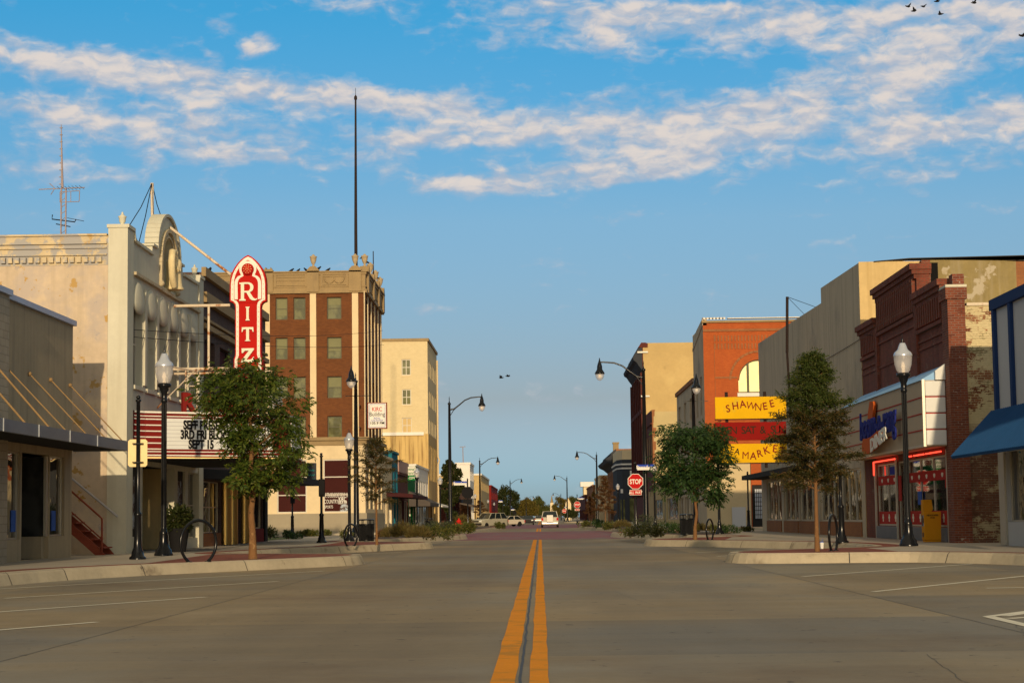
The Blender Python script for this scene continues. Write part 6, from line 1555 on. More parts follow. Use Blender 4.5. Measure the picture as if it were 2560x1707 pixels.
def light(px, py, Y, rz, label, z=SW):
    p = aty(px, py, Y); h = (p.z - z) / 9.35
    put_copy(tl, used2, label, (p.x, Y, z), rz, (1, 1, h), G2)
    return p
light(889, 930, 102, -math.pi / 2, 'tall street light seen end on before the brick office block corner')
light(1732, 948, 111, -math.pi / 2, 'tall street light seen end on beside the arched window block')
light(1123, 990, 141, 0, 'tall street light standing clear against the sky, left of the road')
light(1608, 900, 105, math.pi, 'nearest tall street light reaching left over the stop sign')
light(1199, 1143, 254, 0, 'tall street light in front of the yellow ochre block')
light(1491, 1128, 236, math.pi, 'tall street light left of the dark corner block')
light(1275, 1197, 402, 0, 'street light rising before the far dark green trees')
light(1417, 1188, 374, math.pi, 'street light at far right before the golden trees')
light(1315, 1240, 640, 0, 'farthest left street light above the tree line', 0)
light(1402, 1232, 600, math.pi, 'farthest right street light above the golden trees', 0)
# banner arms belong to the two end-on poles
for o in (used2[0], used2[1]):
    for z in (5.6, 8.0):
        mb = MB(); mb.tube([(-.55, 0, z), (.85, 0, z)], .022, 6); c_ = mb.build('banner_arm', 'iron', o, Vector()); c_.rotation_euler = (0, 0, math.pi / 2)

# -- sign posts
def sign_post(name, label, loc, h, parts, group=None, cat='sign'):
    o = thing(name, label, cat, loc, group)
    mb = MB(); x, y, z = loc
    mb.lathe([(.22, 0), (.22, .05), (.17, .08), (.15, .2), (.11, .3), (.095, .55), (.10, .6), (.085, 1.1), (.10, 1.13), (.10, 1.18), (.055, 1.24), (.05, h - .12), (.075, h - .11), (.075, h - .06), (.03, h - .05)], loc, 12)
    mb.ball((x, y, z + h), .06); mb.build('post', 'iron', o)
    parts(o, x, y, z); return o
def plate_back(o, x, y, z):
    a, c_ = aty(319, 1098, y), aty(367, 1166, y)
    mb = MB(); r = .05; X0, X1, Z0, Z1 = a.x, c_.x, c_.z, a.z
    poly = [(X1 - r, Z1), (X0 + r, Z1), (X0, Z1 - r), (X0, Z0 + r), (X0 + r, Z0), (X1 - r, Z0), (X1, Z0 + r), (X1, Z1 - r)]
    mb.prism(poly, y + .055, y + .06, 'y'); pl = mb.build('sign_plate', 'sign_back', o)
    for zc in (Z0 + .1, Z1 - .13): mb = MB(); mb.box(x - .14, y - .06, zc, x + .14, y + .054, zc + .03); mb.build('clamp', 'iron', pl)
p = base(344, 1397); sign_post('sign_post', 'fluted black post carrying the back of a blank tan sign by the nearest left lamp', p, aty(344, 993, p[1]).z - SW, plate_back)
def box_sign(px0, px1, py0, py1):
    def f(o, x, y, z):
        a, c_ = aty(px0, py0, y), aty(px1, py1, y); mb = MB(); mb.bbox(a.x, y - .1, c_.z, c_.x, y + .1, a.z, .03); mb.build('sign_plate', 'sign_black', o)
    return f
p = base(804, 1356); sign_post('sign_post', 'black post with a narrow black sign box near the second kerb extension', p, aty(803, 1135, p[1]).z - SW, box_sign(797, 812, 1197, 1241))
p = base(731, 1341); sign_post('sign_post', 'small black sign post beside the brick office block base', p, aty(731, 1217, p[1]).z - SW, box_sign(726, 737, 1218, 1258))
p = base(2105, 1356); sign_post('sign_post', 'black sign post standing behind the right bike hoop', p, 2.5, lambda o, x, y, z: None)
p = base(1872, 1322); sign_post('sign_post', 'thin dark post in front of the caged white gate', p, aty(1872, 1180, p[1]).z - SW, lambda o, x, y, z: None)

def octagon(o, x, y, zc, w, mat, front=True, txt=None, yo=-.07):
    r = w / 2 / math.cos(math.pi / 8)
    P = lambda q: [(x + q * r * math.cos(math.pi / 8 + k * math.pi / 4), zc + q * r * math.sin(math.pi / 8 + k * math.pi / 4)) for k in range(8)]
    mb = MB(); mb.prism(P(1), y + yo, y + yo + .012, 'y'); pl = mb.build('sign_plate', 'sign_white' if front else mat, o)
    if front:
        mb = MB(); mb.prism(P(.93), y + yo - .004, y + yo - .001, 'y'); mb.build('red_face', mat, pl)
        mb = MB(); letter(mb, 'STOP', w * .43, (x, y + yo - .004, zc - w * .155), (1, 0, 0), (0, 0, 1), 0, w * .012, .74, lift=.004); mb.build('lettering', 'sign_white', pl)
    return pl
def street_blade(o, a, c_, y, txt, up):
    mb = MB(); mb.box(a.x, y - .012, c_.z, c_.x, y + .012, a.z); pl = mb.build('street_name', 'sign_blue', o)
    h = a.z - c_.z
    mb = MB(); mb.box(a.x + .02, y - .016, c_.z - h * .02, c_.x - .02, y - .0125, c_.z + h * .45); mb.build('glare_band', 'sign_white', pl)  # white strip paints the glare on the blade's lower half
    mb = MB(); letter(mb, txt, h * .9, ((a.x + c_.x) / 2, y - .0165, c_.z + h * .22), (1, 0, 0), (0, 0, 1), 0, .004, .95, lift=.004); mb.build('lettering', 'sign_white', pl)
def stop_sign(px, py, w_px, Y, label, front, aw=None, blade=None, txt='Broadway', z=SW):
    s_ = F / Y; p = aty(px, py, Y); w = w_px / s_
    o = thing('stop_sign', label, 'stop sign', (p.x, Y, z))
    top_ = aty(px, blade[2] - 8, Y).z if blade else p.z + w * .7
    mb = MB(); mb.lathe([(.2, 0), (.2, .06), (.13, .25), (.09, .6), (.07, .9), (.055, 1.0), (.05, top_ - z - .15), (.07, top_ - z - .12), (.03, top_ - z)], (p.x, Y, z), 10); mb.build('post', 'iron', o)
    octagon(o, p.x, Y, p.z, w, 'sign_stop' if front else 'sign_black', front, yo=-.075)
    if aw:
        a, c_ = aty(aw[0], aw[2], Y), aty(aw[1], aw[3], Y)
        mb = MB(); mb.box(a.x, Y - .075, c_.z, c_.x, Y - .063, a.z); pl = mb.build('all_way_plate', 'sign_white' if front else 'sign_black', o)
        if front:
            e = (c_.x - a.x) * .03
            mb = MB(); mb.box(a.x + e, Y - .079, c_.z + e, c_.x - e, Y - .0755, a.z - e); mb.build('red_face', 'sign_stop', pl)
            mb = MB(); letter(mb, 'ALL WAY', (a.z - c_.z) * .74, ((a.x + c_.x) / 2, Y - .079, c_.z + (a.z - c_.z) * .24), (1, 0, 0), (0, 0, 1), 0, .004, .8, lift=.004); mb.build('lettering', 'sign_white', pl)
    if blade:
        a, c_ = aty(blade[0], blade[2], Y), aty(blade[1], blade[3], Y); street_blade(o, a, c_, Y - .03, txt, True)
    return o
stop_sign(1588.5, 1203, 38, 104, 'red octagonal stop sign with a plate below on the near right corner', True, (1574, 1604, 1224, 1237), (1592, 1636, 1161, 1174))
stop_sign(1169, 1231, 29, 150, 'black back of an octagonal stop sign by the bushes left of the road', False, (1158, 1181, 1247, 1257), (1134, 1167, 1203, 1212))
stop_sign(1443, 1261, 16, 239, 'small red stop sign on the far right corner', True, (1437, 1449, 1271, 1276), (1446, 1458, 1243, 1248))
stop_sign(1411, 1277, 11, 376, 'smallest red stop sign, beside the farther right street light', True, None, (1412, 1420, 1266, 1269))
stop_sign(1286, 1281, 10, 403, 'tiny dark back of a stop sign before the far trees on the left', False, None, (1277, 1285, 1271, 1275))
Yb = 256; a, c_ = aty(1246, 1250, Yb), aty(1257, 1255, Yb)
o = thing('street_name_sign', 'blue street name plate on a dark post before the far dark trees', 'sign', (c_.x, Yb, SW))
mb = MB(); mb.tube([(c_.x, Yb, SW), (c_.x, Yb, a.z + .1)], .06, 6); mb.build('post', 'iron', o); street_blade(o, a, c_, Yb, 'Main', True)

# -- bike hoops
bh = thing('bike_hoop', '', 'bike rack', (0, 0, 0))
mb = MB(); R_, w0 = .47, math.radians(33)
pts = [(R_ * math.sin(a), 0, .535 - R_ * math.cos(a) * 1.0) for a in [w0 + (2 * math.pi - 2 * w0) * i / 30 for i in range(31)]]
z0 = pts[0][2]; pts = [(x, y, z - z0 + .01) for x, y, z in pts]
mb.tube(pts, .034, 12); mb.build('hoop', 'iron', bh)
mb = MB()
for s_ in (-1, 1): mb.lathe([(.075, 0), (.075, .012), (.04, .02)], (s_ * R_ * math.sin(w0), 0, 0), 12)
mb.build('foot_plate', 'iron', bh)
used3 = []; G3 = 'black round bike hoops set in the kerb extensions'
put_copy(bh, used3, 'largest black bike hoop, on the left kerb beside the near lamp', base(496, 1404), .75, (1.05, 1, 1.12), G3)
put_copy(bh, used3, 'narrow black bike hoop in front of the dark litter bin on the left', base(877, 1364), 1.15, (1, 1, .9), G3)
put_copy(bh, used3, 'black bike hoop beside the feathery tree in front of the diner', base(2084, 1376), 1.2, (1, 1, 1.04), G3)
put_copy(bh, used3, 'black bike hoop between the right litter bin and the market sign', base(1775, 1349), 1.2, (1, 1, .9), G3)
# -- litter bins
lb_ = thing('litter_bin', '', 'bin', (0, 0, 0))
mb = MB()
for k in range(30):
    a = 2 * math.pi * k / 30; mb.tube([(.31 * math.cos(a), .31 * math.sin(a), .03), (.33 * math.cos(a), .33 * math.sin(a), .74)], .022, 5)
mb.lathe([(.34, .0), (.34, .06)], (0, 0, 0), 20); mb.lathe([(.36, .70), (.36, .76)], (0, 0, 0), 20); mb.build('slatted_body', 'iron', lb_)
mb = MB(); mb.lathe([(.27, .03), (.27, .74)], (0, 0, 0), 16); mb.build('liner', 'sign_black', lb_)
mb = MB(); mb.lathe([(.36, .90), (.37, .93), (.30, .96), (.1, .97)], (0, 0, 0), 20)
for k in range(6):
    a = 2 * math.pi * k / 6; mb.tube([(.33 * math.cos(a), .33 * math.sin(a), .75), (.33 * math.cos(a), .33 * math.sin(a), .92)], .018, 5)
mb.build('lid', 'iron', lb_)
used4 = []; G4 = 'black slatted litter bins'
put_copy(lb_, used4, 'black slatted litter bin beside the thin tree on the left pavement', base(916, 1352), 0, (1, 1, 1), G4)
put_copy(lb_, used4, 'black slatted litter bin behind the leafy tree on the right pavement', base(1717, 1336), 0, (.95, .95, 1.05), G4)
put_copy(lb_, used4, 'half hidden black bin behind the grasses below the cream tower', (aty(1073, 1315, 178).x, 178, SW), 0, (1.05, 1.05, 1), G4)

# -- newspaper box
p = base(2330, 1354); nb = thing('newspaper_box', 'bright yellow newspaper vending box against the diner window', 'newspaper box', p)
x, y, z = p
mb = MB(); mb.bbox(x - .27, y - .22, z + .06, x + .27, y + .22, z + .96, .02); bx = mb.build('cabinet', 'news_yellow', nb)
mb = MB(); mb.box(x - .25, y - .2, z, x + .25, y + .2, z + .06); mb.build('plinth', 'news_yellow', nb)
mb = MB(); mb.prism([(x - .27, z + .96), (x - .02, z + .96), (x + .02, z + 1.02), (x + .02, z + 1.1), (x - .01, z + 1.34), (x - .27, z + 1.34)], y - .18, y + .2, 'y'); mb.build('display_head', 'news_yellow', nb)
mb = MB(); mb.box(x - .279, y - .16, z + .5, x - .27, y + .16, z + .85); mb.box(x - .279, y - .1, z + .16, x - .27, y + .1, z + .3); mb.build('window', 'poster_mix', bx)
mb = MB(); letter(mb, 'NEWSPAPER', .075, (x, y - .22, z + .82), (1, 0, 0), (0, 0, 1), 0, .002, .9, lift=.004); letter(mb, 'STAR', .06, (x, y - .22, z + .75), (1, 0, 0), (0, 0, 1), 0, .002, 1, lift=.004); mb.build('lettering', 'letter_brown', bx)
# -- drinks cup on the kerb extension
p = base(2055, 1371); cu = thing('drink_cup', 'discarded white paper drink cup at the foot of the feathery tree', 'cup', p)
mb = MB(); mb.lathe([(.042, 0), (.058, .17)], p, 12); mb.build('cup', 'white_enamel', cu)
mb = MB(); mb.lathe([(.062, .17), (.06, .185), (.045, .19)], p, 12); mb.tube([(p[0], p[1], p[2] + .18), (p[0] + .03, p[1], p[2] + .27)], .006, 5); mb.build('lid', 'poster_blue', cu)
# -- hydrant
p = aty(1147, 1316, 152); loc = (p.x, 152, SW); hy = thing('fire_hydrant', 'small red fire hydrant among the bushes left of the road', 'hydrant', loc)
mb = MB(); mb.lathe([(.2, 0), (.2, .08), (.15, .1), (.15, .62), (.2, .64), (.2, .7), (.15, .78), (.06, .86), (.05, .95)], loc, 14); mb.tube([(p.x - .28, 152, .75), (p.x + .28, 152, .75)], .075, 8); mb.tube([(p.x, 151.7, .7), (p.x, 152, .7)], .09, 8); mb.build('barrel', 'hydrant', hy)

# -- planters at the theatre door
def leaf_cloud(n, fn, size, seed, flat=0.0, aspect=.45):
    """n single leaves; fn(rng) gives the point and a growth direction"""
    rng = random.Random(seed); mb = MB()
    vs, fs = mb.v, mb.f
    for _ in range(n):
        p, d = fn(rng)
        s_ = size * rng.uniform(.6, 1.25)
        d = (d + Vector((rng.gauss(0, .35), rng.gauss(0, .35), rng.gauss(0, .3)))).normalized()
        w = d.cross(Vector((rng.gauss(0, 1), rng.gauss(0, 1), rng.gauss(0, 1) + flat)))
        if w.length < 1e-3: continue
        w = w.normalized() * s_ * aspect * .5; tip = p + d * s_; m_ = p + d * s_ * .45
        b = len(vs); vs += [tuple(p), tuple(m_ + w), tuple(tip), tuple(m_ - w)]; fs.append((b, b + 1, b + 2, b + 3))
    mb.smooth = [False] * len(fs)
    return mb
pl = thing('potted_shrub', 'big dark round shrub in a black pot at the theatre door', 'potted plant', (-12.0, 61.8, SW))
c_ = Vector(atz(446, 1379, SW)); pl.location = c_; OFF[pl.name] = c_
mb = MB(); mb.lathe([(.24, 0), (.34, .7), (.37, .75), (.33, .73)], c_, 14); mb.build('pot', 'sign_black', pl)
mb = leaf_cloud(1400, lambda r: ((lambda v: (c_ + Vector((0, 0, 1.02)) + v * .45, v))(Vector((r.gauss(0, 1), r.gauss(0, 1), r.gauss(0, 1.1))).normalized() * r.uniform(.4, 1))), .14, 5); mb.build('foliage', 'leaf_far', pl)  # shade at the doorway put into the darker leaf colour
c_ = Vector(atz(382, 1372, SW)); pl = thing('potted_fern', 'trailing fern spilling from a pale pedestal in the theatre doorway', 'potted plant', c_)
mb = MB(); mb.lathe([(.18, 0), (.2, .9), (.24, .92)], c_, 10); mb.build('pedestal', 'plinth', pl)
mb = leaf_cloud(500, lambda r: ((lambda v: (c_ + Vector((0, 0, 1.15)) + Vector((v.x * .34, v.y * .3, v.z * .38)), Vector((v.x, v.y, -.6))))(Vector((r.gauss(0, 1), r.gauss(0, 1), r.gauss(0, 1))).normalized() * r.uniform(.4, 1))), .16, 6); mb.build('foliage', 'leaf_far', pl)

# ------------------------------------------------------------------ trees
def trunk_limbs(mb, rng, basep, h0, top_, r0, n_limb, spread, up=.6, shape=None):
    """tapered stem with limbs; returns limb tips and mid points to hang leaves on"""
    b = Vector(basep); t_ = Vector(top_); nodes = []
    stem = [b + (t_ - b) * (i / 8) + (Vector((rng.gauss(0, .03), rng.gauss(0, .03), 0)) if 1 < i < 8 else Vector()) for i in range(9)]
    mb.tube(stem, [r0 * (1.25 if i == 0 else 1) * (1 - .095 * i) for i in range(9)], 10)
    for k in range(n_limb):
        f = rng.uniform(h0, .97); q = b + (t_ - b) * f
        a = k * 2.4 + rng.uniform(-.4, .4); L = spread(f) * rng.uniform(.75, 1.12) * (shape(f, math.cos(a)) if shape else 1)
        d = Vector((math.cos(a), math.sin(a), up * rng.uniform(.5, 1.3)))
        pts = [q, q + d * L * .4 + Vector((0, 0, -.02)), q + d * L * .75 + Vector((0, 0, .04 * L)), q + d * L]
        rr = r0 * (1 - .8 * f) * .45 + .008
        mb.tube(pts, [rr, rr * .7, rr * .45, .004], 6)
        nodes += [(pts[1], d, .35), (pts[2], d, .75), (pts[3], d, 1.0), ((pts[2] + pts[3]) / 2, d, .9)]
        for _ in range(3):
            d2 = (d + Vector((rng.gauss(0, .8), rng.gauss(0, .8), rng.gauss(.1, .5)))).normalized(); s0 = pts[rng.choice((1, 2))]; L2 = L * rng.uniform(.25, .5)
            mb.tube([s0, s0 + d2 * L2], [rr * .4, .003], 4); nodes += [(s0 + d2 * L2, d2, 1.0), (s0 + d2 * L2 * .6, d2, .8)]
    nodes.append((t_, Vector((0, 0, 1)), 1.0))
    return nodes
def compound_leaves(mb, rng, nodes, per, leaf, radius, droop=.5, npairs=4, aspect=.36):
    """sprays of paired leaflets like an ash or pistache"""
    vs, fs = mb.v, mb.f
    for (q, d, w) in nodes:
        for _ in range(max(1, int(per * w))):
            o = q + Vector((rng.gauss(0, radius), rng.gauss(0, radius), rng.gauss(0, radius * .8)))
            ax = (d * .6 + Vector((rng.gauss(0, .8), rng.gauss(0, .8), rng.gauss(-droop * .4, .5)))).normalized()
            side = ax.cross(Vector((rng.gauss(0, .4), rng.gauss(0, .4), 1)))
            if side.length < .05: continue
            side.normalize(); nl = side.cross(ax); p = o
            L = leaf * rng.uniform(.7, 1.2)
            for k in range(npairs):
                p = p + ax * L * .42; ax = (ax + Vector((0, 0, -.09 * droop * 2))).normalized()
                for s_ in (-1, 1):
                    ld = (side * s_ * .85 + ax * .55 + Vector((0, 0, -.35 * droop)) + nl * rng.gauss(0, .25)).normalized(); wv = ld.cross(nl + Vector((rng.gauss(0, .4), rng.gauss(0, .4), 0)))
                    if wv.length < .05: continue
                    wv = wv.normalized() * L * aspect * .5; m_ = p + ld * L * .5; b = len(vs)
                    vs += [tuple(p), tuple(m_ + wv), tuple(p + ld * L), tuple(m_ - wv)]; fs.append((b, b + 1, b + 2, b + 3))
    mb.smooth = [False] * len(fs)
def tree_ash(label, loc, h, htrunk, rad, seed, mat, r0=.085, limbs=26, per=7, leaf=.15, lean=(0, 0), berries=0, group='young street trees', shape=None):
    rng = random.Random(seed); o = thing('street_tree', label, 'tree', loc, group)
    b = Vector(loc); t_ = b + Vector((lean[0], lean[1], h * .93))
    sh = lambda f: rad * (.45 + .75 * math.sin(math.pi * min(1, max(0, (f - htrunk / h) / (1 - htrunk / h) * .85 + .12))))
    mb = MB(); nodes = trunk_limbs(mb, rng, b, htrunk / h, t_, r0, limbs, lambda f: sh(f) * .8, .5, shape); mb.build('trunk', 'bark', o)
    mb = MB(); compound_leaves(mb, rng, nodes, per, leaf, .17, .8); mb.build('crown', mat, o)
    if berries:
        mb = MB()
        for _ in range(berries):
            q, d, w = rng.choice(nodes); c0_ = q + Vector((rng.gauss(0, .15), rng.gauss(0, .15), rng.gauss(0, .15)))
            for _ in range(12): mb.ball(c0_ + Vector((rng.gauss(0, .07), rng.gauss(0, .07), rng.gauss(0, .06))), .02)
        mb.build('berries', 'seed_red', o)['kind'] = 'stuff'
    return o
def tree_cypress(label, loc, h, htrunk, rad, seed, mat, r0=.07, n=60, per=20, leaf=.11, top_mat=None, gap=.0, group='young street trees'):
    """conical feathery tree: drooping branchlets set with fine needles"""
    rng = random.Random(seed); o = thing('street_tree', label, 'tree', loc, group)
    b = Vector(loc); t_ = b + Vector((rng.gauss(0, .04), 0, h)); wood = MB(); lo = MB(); hi = MB()
    wood.tube([b + (t_ - b) * (i / 8) for i in range(9)], [r0 * (1.2 if i == 0 else 1) * (1 - .115 * i) for i in range(9)], 10)
    for k in range(n):
        f = htrunk / h + (1 - htrunk / h) * (k / (n - 1)) ** .9
        q = b + (t_ - b) * f; a = k * 2.39996 + rng.uniform(-.3, .3)
        g = (f - htrunk / h) / (1 - htrunk / h)
        L = rad * (1 - g) ** .85 * (.55 + .45 * min(1, g * 5)) * rng.choice((.45, .7, .95, 1.05, 1.25)) * rng.uniform(.85, 1.1) + .1
        if rng.random() < gap: continue
        d = Vector((math.cos(a), math.sin(a), .42 + .5 * g)); pts = [q, q + d * L * .5, q + d * L * .8 - Vector((0, 0, .06 * L)), q + d * L - Vector((0, 0, .24 * L))]
        wood.tube(pts, [r0 * .3 * (1 - g) + .008, .008, .005, .003], 5)
        m_ = hi if (top_mat and f > .68) else lo
        for j in range(int(per * (.4 + L))):
            s_ = rng.uniform(.2, 1.0); p = pts[0].lerp(pts[1], s_ * 2) if s_ < .5 else pts[1].lerp(pts[3], s_ * 2 - 1)
            dd = (d + Vector((rng.gauss(0, .75), rng.gauss(0, .75), rng.gauss(-.35, .45)))).normalized(); sl_ = rng.uniform(.12, .3)
            for e in range(9):
                pp = p + dd * sl_ * (e / 8) + Vector((0, 0, -.05 * (e / 8) ** 2)); ld = (dd * .5 + Vector((rng.gauss(0, .8), rng.gauss(0, .8), rng.gauss(-.2, .5)))).normalized() * leaf * rng.uniform(.6, 1.1)
                w_ = ld.cross(Vector((rng.gauss(0, 1), rng.gauss(0, 1), rng.gauss(0, 1))))
                if w_.length < 1e-4: continue
                w_ = w_.normalized() * leaf * .13; bb = len(m_.v); mid = pp + ld * .5
                m_.v += [tuple(pp), tuple(mid + w_), tuple(pp + ld), tuple(mid - w_)]; m_.f.append((bb, bb + 1, bb + 2, bb + 3))
    for m_ in (lo, hi): m_.smooth = [False] * len(m_.f)
    wood.build('trunk', 'bark', o); lo.build('crown', mat, o)
    if hi.f: hi.build('crown', top_mat, o)
    return o
p = base(632, 1397); tree_ash('leafy green tree with reddish seed clusters in front of the theatre marquee', p, aty(620, 905, p[1]).z - SW, 1.7, 1.32, 11, 'leaf_ash', .095, 34, 8, .135, (-.05, .1), 16, shape=lambda f, x: (.38 if (x < .1 and .40 < f < .70) else 1.0) * (1.2 if (x > .5 and .38 < f < .6) else 1.0) * (.7 if f > .82 and x > 0 else 1.0))
p = base(1738, 1349); tree_ash('dense dark green tree in front of the flea market sign', p, aty(1700, 1072, p[1]).z - SW, 1.45, 1.5, 23, 'leaf_ash_dark', .07, 30, 9, .16, (.06, .1))
p = base(2043, 1378); tree_cypress('feathery conical tree with rusty lower branches in front of the diner', p, aty(2045, 893, p[1]).z - SW, 1.5, 1.18, 31, 'leaf_cypress', .06, 92, 62, .09, 'leaf_cypress_top', .04)
p = base(942, 1362); tree_cypress('thin sparse feathery tree beside the left litter bin', p, aty(925, 1100, p[1]).z - SW, 1.5, 1.25, 47, 'leaf_cypress', .05, 44, 26, .10, None, .18)
for px, py, Y, h, rd, mt, lab, sd in ((1512, 1214, 160, 3.6, 1.0, 'leaf_red', 'rusty brown sapling before the dark corner building', 3), (1200, 1262, 300, 3.4, 1.2, 'leaf_red', 'small rusty sapling before the yellow ochre block', 5), (1475, 1255, 250, 3.2, 1.0, 'leaf_red', 'small orange sapling near the far right stop sign', 8), (1485, 1240, 330, 3.5, 1.2, 'leaf_gold', 'slim golden sapling on the far right pavement', 9)):
    q = aty(px, py, Y); tree_cypress(lab, (q.x, Y, SW), q.z - SW + .6, 1.2, rd, sd, mt, .05, 26, 16, .2)
def big_tree(label, px, Y, ptop, wpx, seed, mat, group='large trees closing the street', kind='big_tree', zb=1.5):
    """tall broad tree: bole, limbs and leaf clumps through the crown"""
    rng = random.Random(seed); q = aty(px, ptop, Y); s_ = F / Y; hw = wpx / s_ / 2; h = q.z
    o = thing(kind, label, 'tree', (q.x, Y, 0), group); b = Vector((q.x, Y, 0)); mb = MB(); clumps = []
    mb.tube([b, b + Vector((.1, 0, h * .3)), b + Vector((0, .1, h * .75))], [h * .03, h * .022, h * .008], 8)
    for k in range(11):
        a = k * 2.4; z0 = h * rng.uniform(.2, .5); e = b + Vector((math.cos(a) * hw * rng.uniform(.35, .75), math.sin(a) * hw * .6, h * rng.uniform(.45, .85))); mb.tube([b + Vector((0, 0, z0)), e], [h * .012, h * .003], 5)
    mb.build('trunk', 'bark_far', o)
    for k in range(70):
        u = Vector((rng.gauss(0, 1), rng.gauss(0, 1), rng.gauss(0, 1))).normalized() * rng.uniform(.35, 1) ** .6
        z = h * .55 + u.z * h * .43; wz = math.sqrt(max(.12, 1 - ((z - h * .5) / (h * .53)) ** 2))
        clumps.append((b + Vector((u.x * hw * wz, u.y * hw * .7 * wz, max(zb, z))), hw * rng.uniform(.18, .34)))
    vs = []; mb = MB(); sz = max(.3, hw * .085)
    for c0_, r in clumps:
        for _ in range(200):
            v = Vector((rng.gauss(0, 1), rng.gauss(0, 1), rng.gauss(0, .8))).normalized() * r * rng.uniform(.5, 1.05)
            p = c0_ + v; d = (v.normalized() + Vector((rng.gauss(0, .6), rng.gauss(0, .6), rng.gauss(0, .6)))).normalized() * sz * rng.uniform(.6, 1.3); w = d.cross(Vector((rng.gauss(0, 1), rng.gauss(0, 1), rng.gauss(0, 1))))
            if w.length < 1e-4: continue
            w = w.normalized() * sz * .35; bb = len(mb.v); mb.v += [tuple(p - d * .5), tuple(p + w), tuple(p + d * .5), tuple(p - w)]; mb.f.append((bb, bb + 1, bb + 2, bb + 3))
    mb.smooth = [False] * len(mb.f); mb.build('crown', mat, o); return o
big_tree('big dark green tree behind the tall street light beside the cream tower', 1124, 248, 1143, 62, 1, 'leaf_far')
big_tree('broad dark green tree left of the road where the street narrows', 1262, 560, 1217, 74, 2, 'leaf_far')
big_tree('dark lower tree left of the parked dark car', 1236, 700, 1238, 44, 3, 'leaf_far')
big_tree('golden green tree just right of the broad dark tree', 1318, 760, 1248, 60, 4, 'leaf_gold')
big_tree('olive tree with a round top above the distant road', 1345, 900, 1243, 50, 5, 'leaf_shrub')
big_tree('low yellow tree at the far end of the road', 1298, 820, 1262, 40, 6, 'leaf_gold')
big_tree('bright golden tree right of the road before the small houses', 1402, 700, 1240, 44, 7, 'leaf_gold')
big_tree('green tree behind the far right stop sign', 1432, 760, 1240, 46, 8, 'leaf_shrub')
big_tree('low dark tree below the far right street lights', 1425, 560, 1272, 34, 9, 'leaf_far')
big_tree('hazy pale tree closing the very end of the street', 1372, 1150, 1268, 60, 10, 'leaf_shrub')
big_tree('dark shadowy tree under the broad dark tree by the left kerb', 1268, 430, 1268, 40, 12, 'leaf_far')
big_tree('small green tree next to the dark red building', 1238, 540, 1264, 26, 13, 'leaf_shrub')

# ------------------------------------------------------------------ shrubs and grasses in the corner beds
def shrub(label, x, y, w, h, mat, seed, kind='shrub', z=SW, n=900, leaf=.1):
    rng = random.Random(seed); b = Vector((x, y, z)); o = thing(kind, label, 'shrub' if kind == 'shrub' else 'grass clump', b, 'shrubs and grasses of the corner beds')
    if kind == 'grass_clump':
        def fn(r):
            a = r.uniform(0, 6.283); q = math.sqrt(r.random()); top_ = h * (1 - .55 * q * q) * r.uniform(.25, 1.0)
            return b + Vector((math.cos(a) * q * w * .5, math.sin(a) * q * w * .5, top_ * .75)), Vector((math.cos(a) * q * .9, math.sin(a) * q * .9, .75))
        leaf_cloud(n * 2, fn, max(.16, h * .3), seed, 0, .10).build('blades', mat, o)
    else:
        cl = [(Vector((rng.gauss(0, .24) * w, rng.gauss(0, .2) * w, h * rng.uniform(.25, .72))), rng.uniform(.18, .3) * min(w, h * 1.6)) for _ in range(11)]
        def fn(r):
            c0_, rr = r.choice(cl); v = Vector((r.gauss(0, 1), r.gauss(0, 1), r.gauss(0, 1))).normalized() * rr * r.uniform(.4, 1.05); q = c0_ + v; q.z = max(.02, q.z); return b + q, v.normalized()
        leaf_cloud(n, fn, leaf, seed, 0, .4).build('foliage', mat, o)
        mb = MB()
        for c0_, rr in cl[:5]: mb.tube([b, b + c0_], [.02, .006], 5)
        mb.build('stems', 'bark_far', o)
    return o
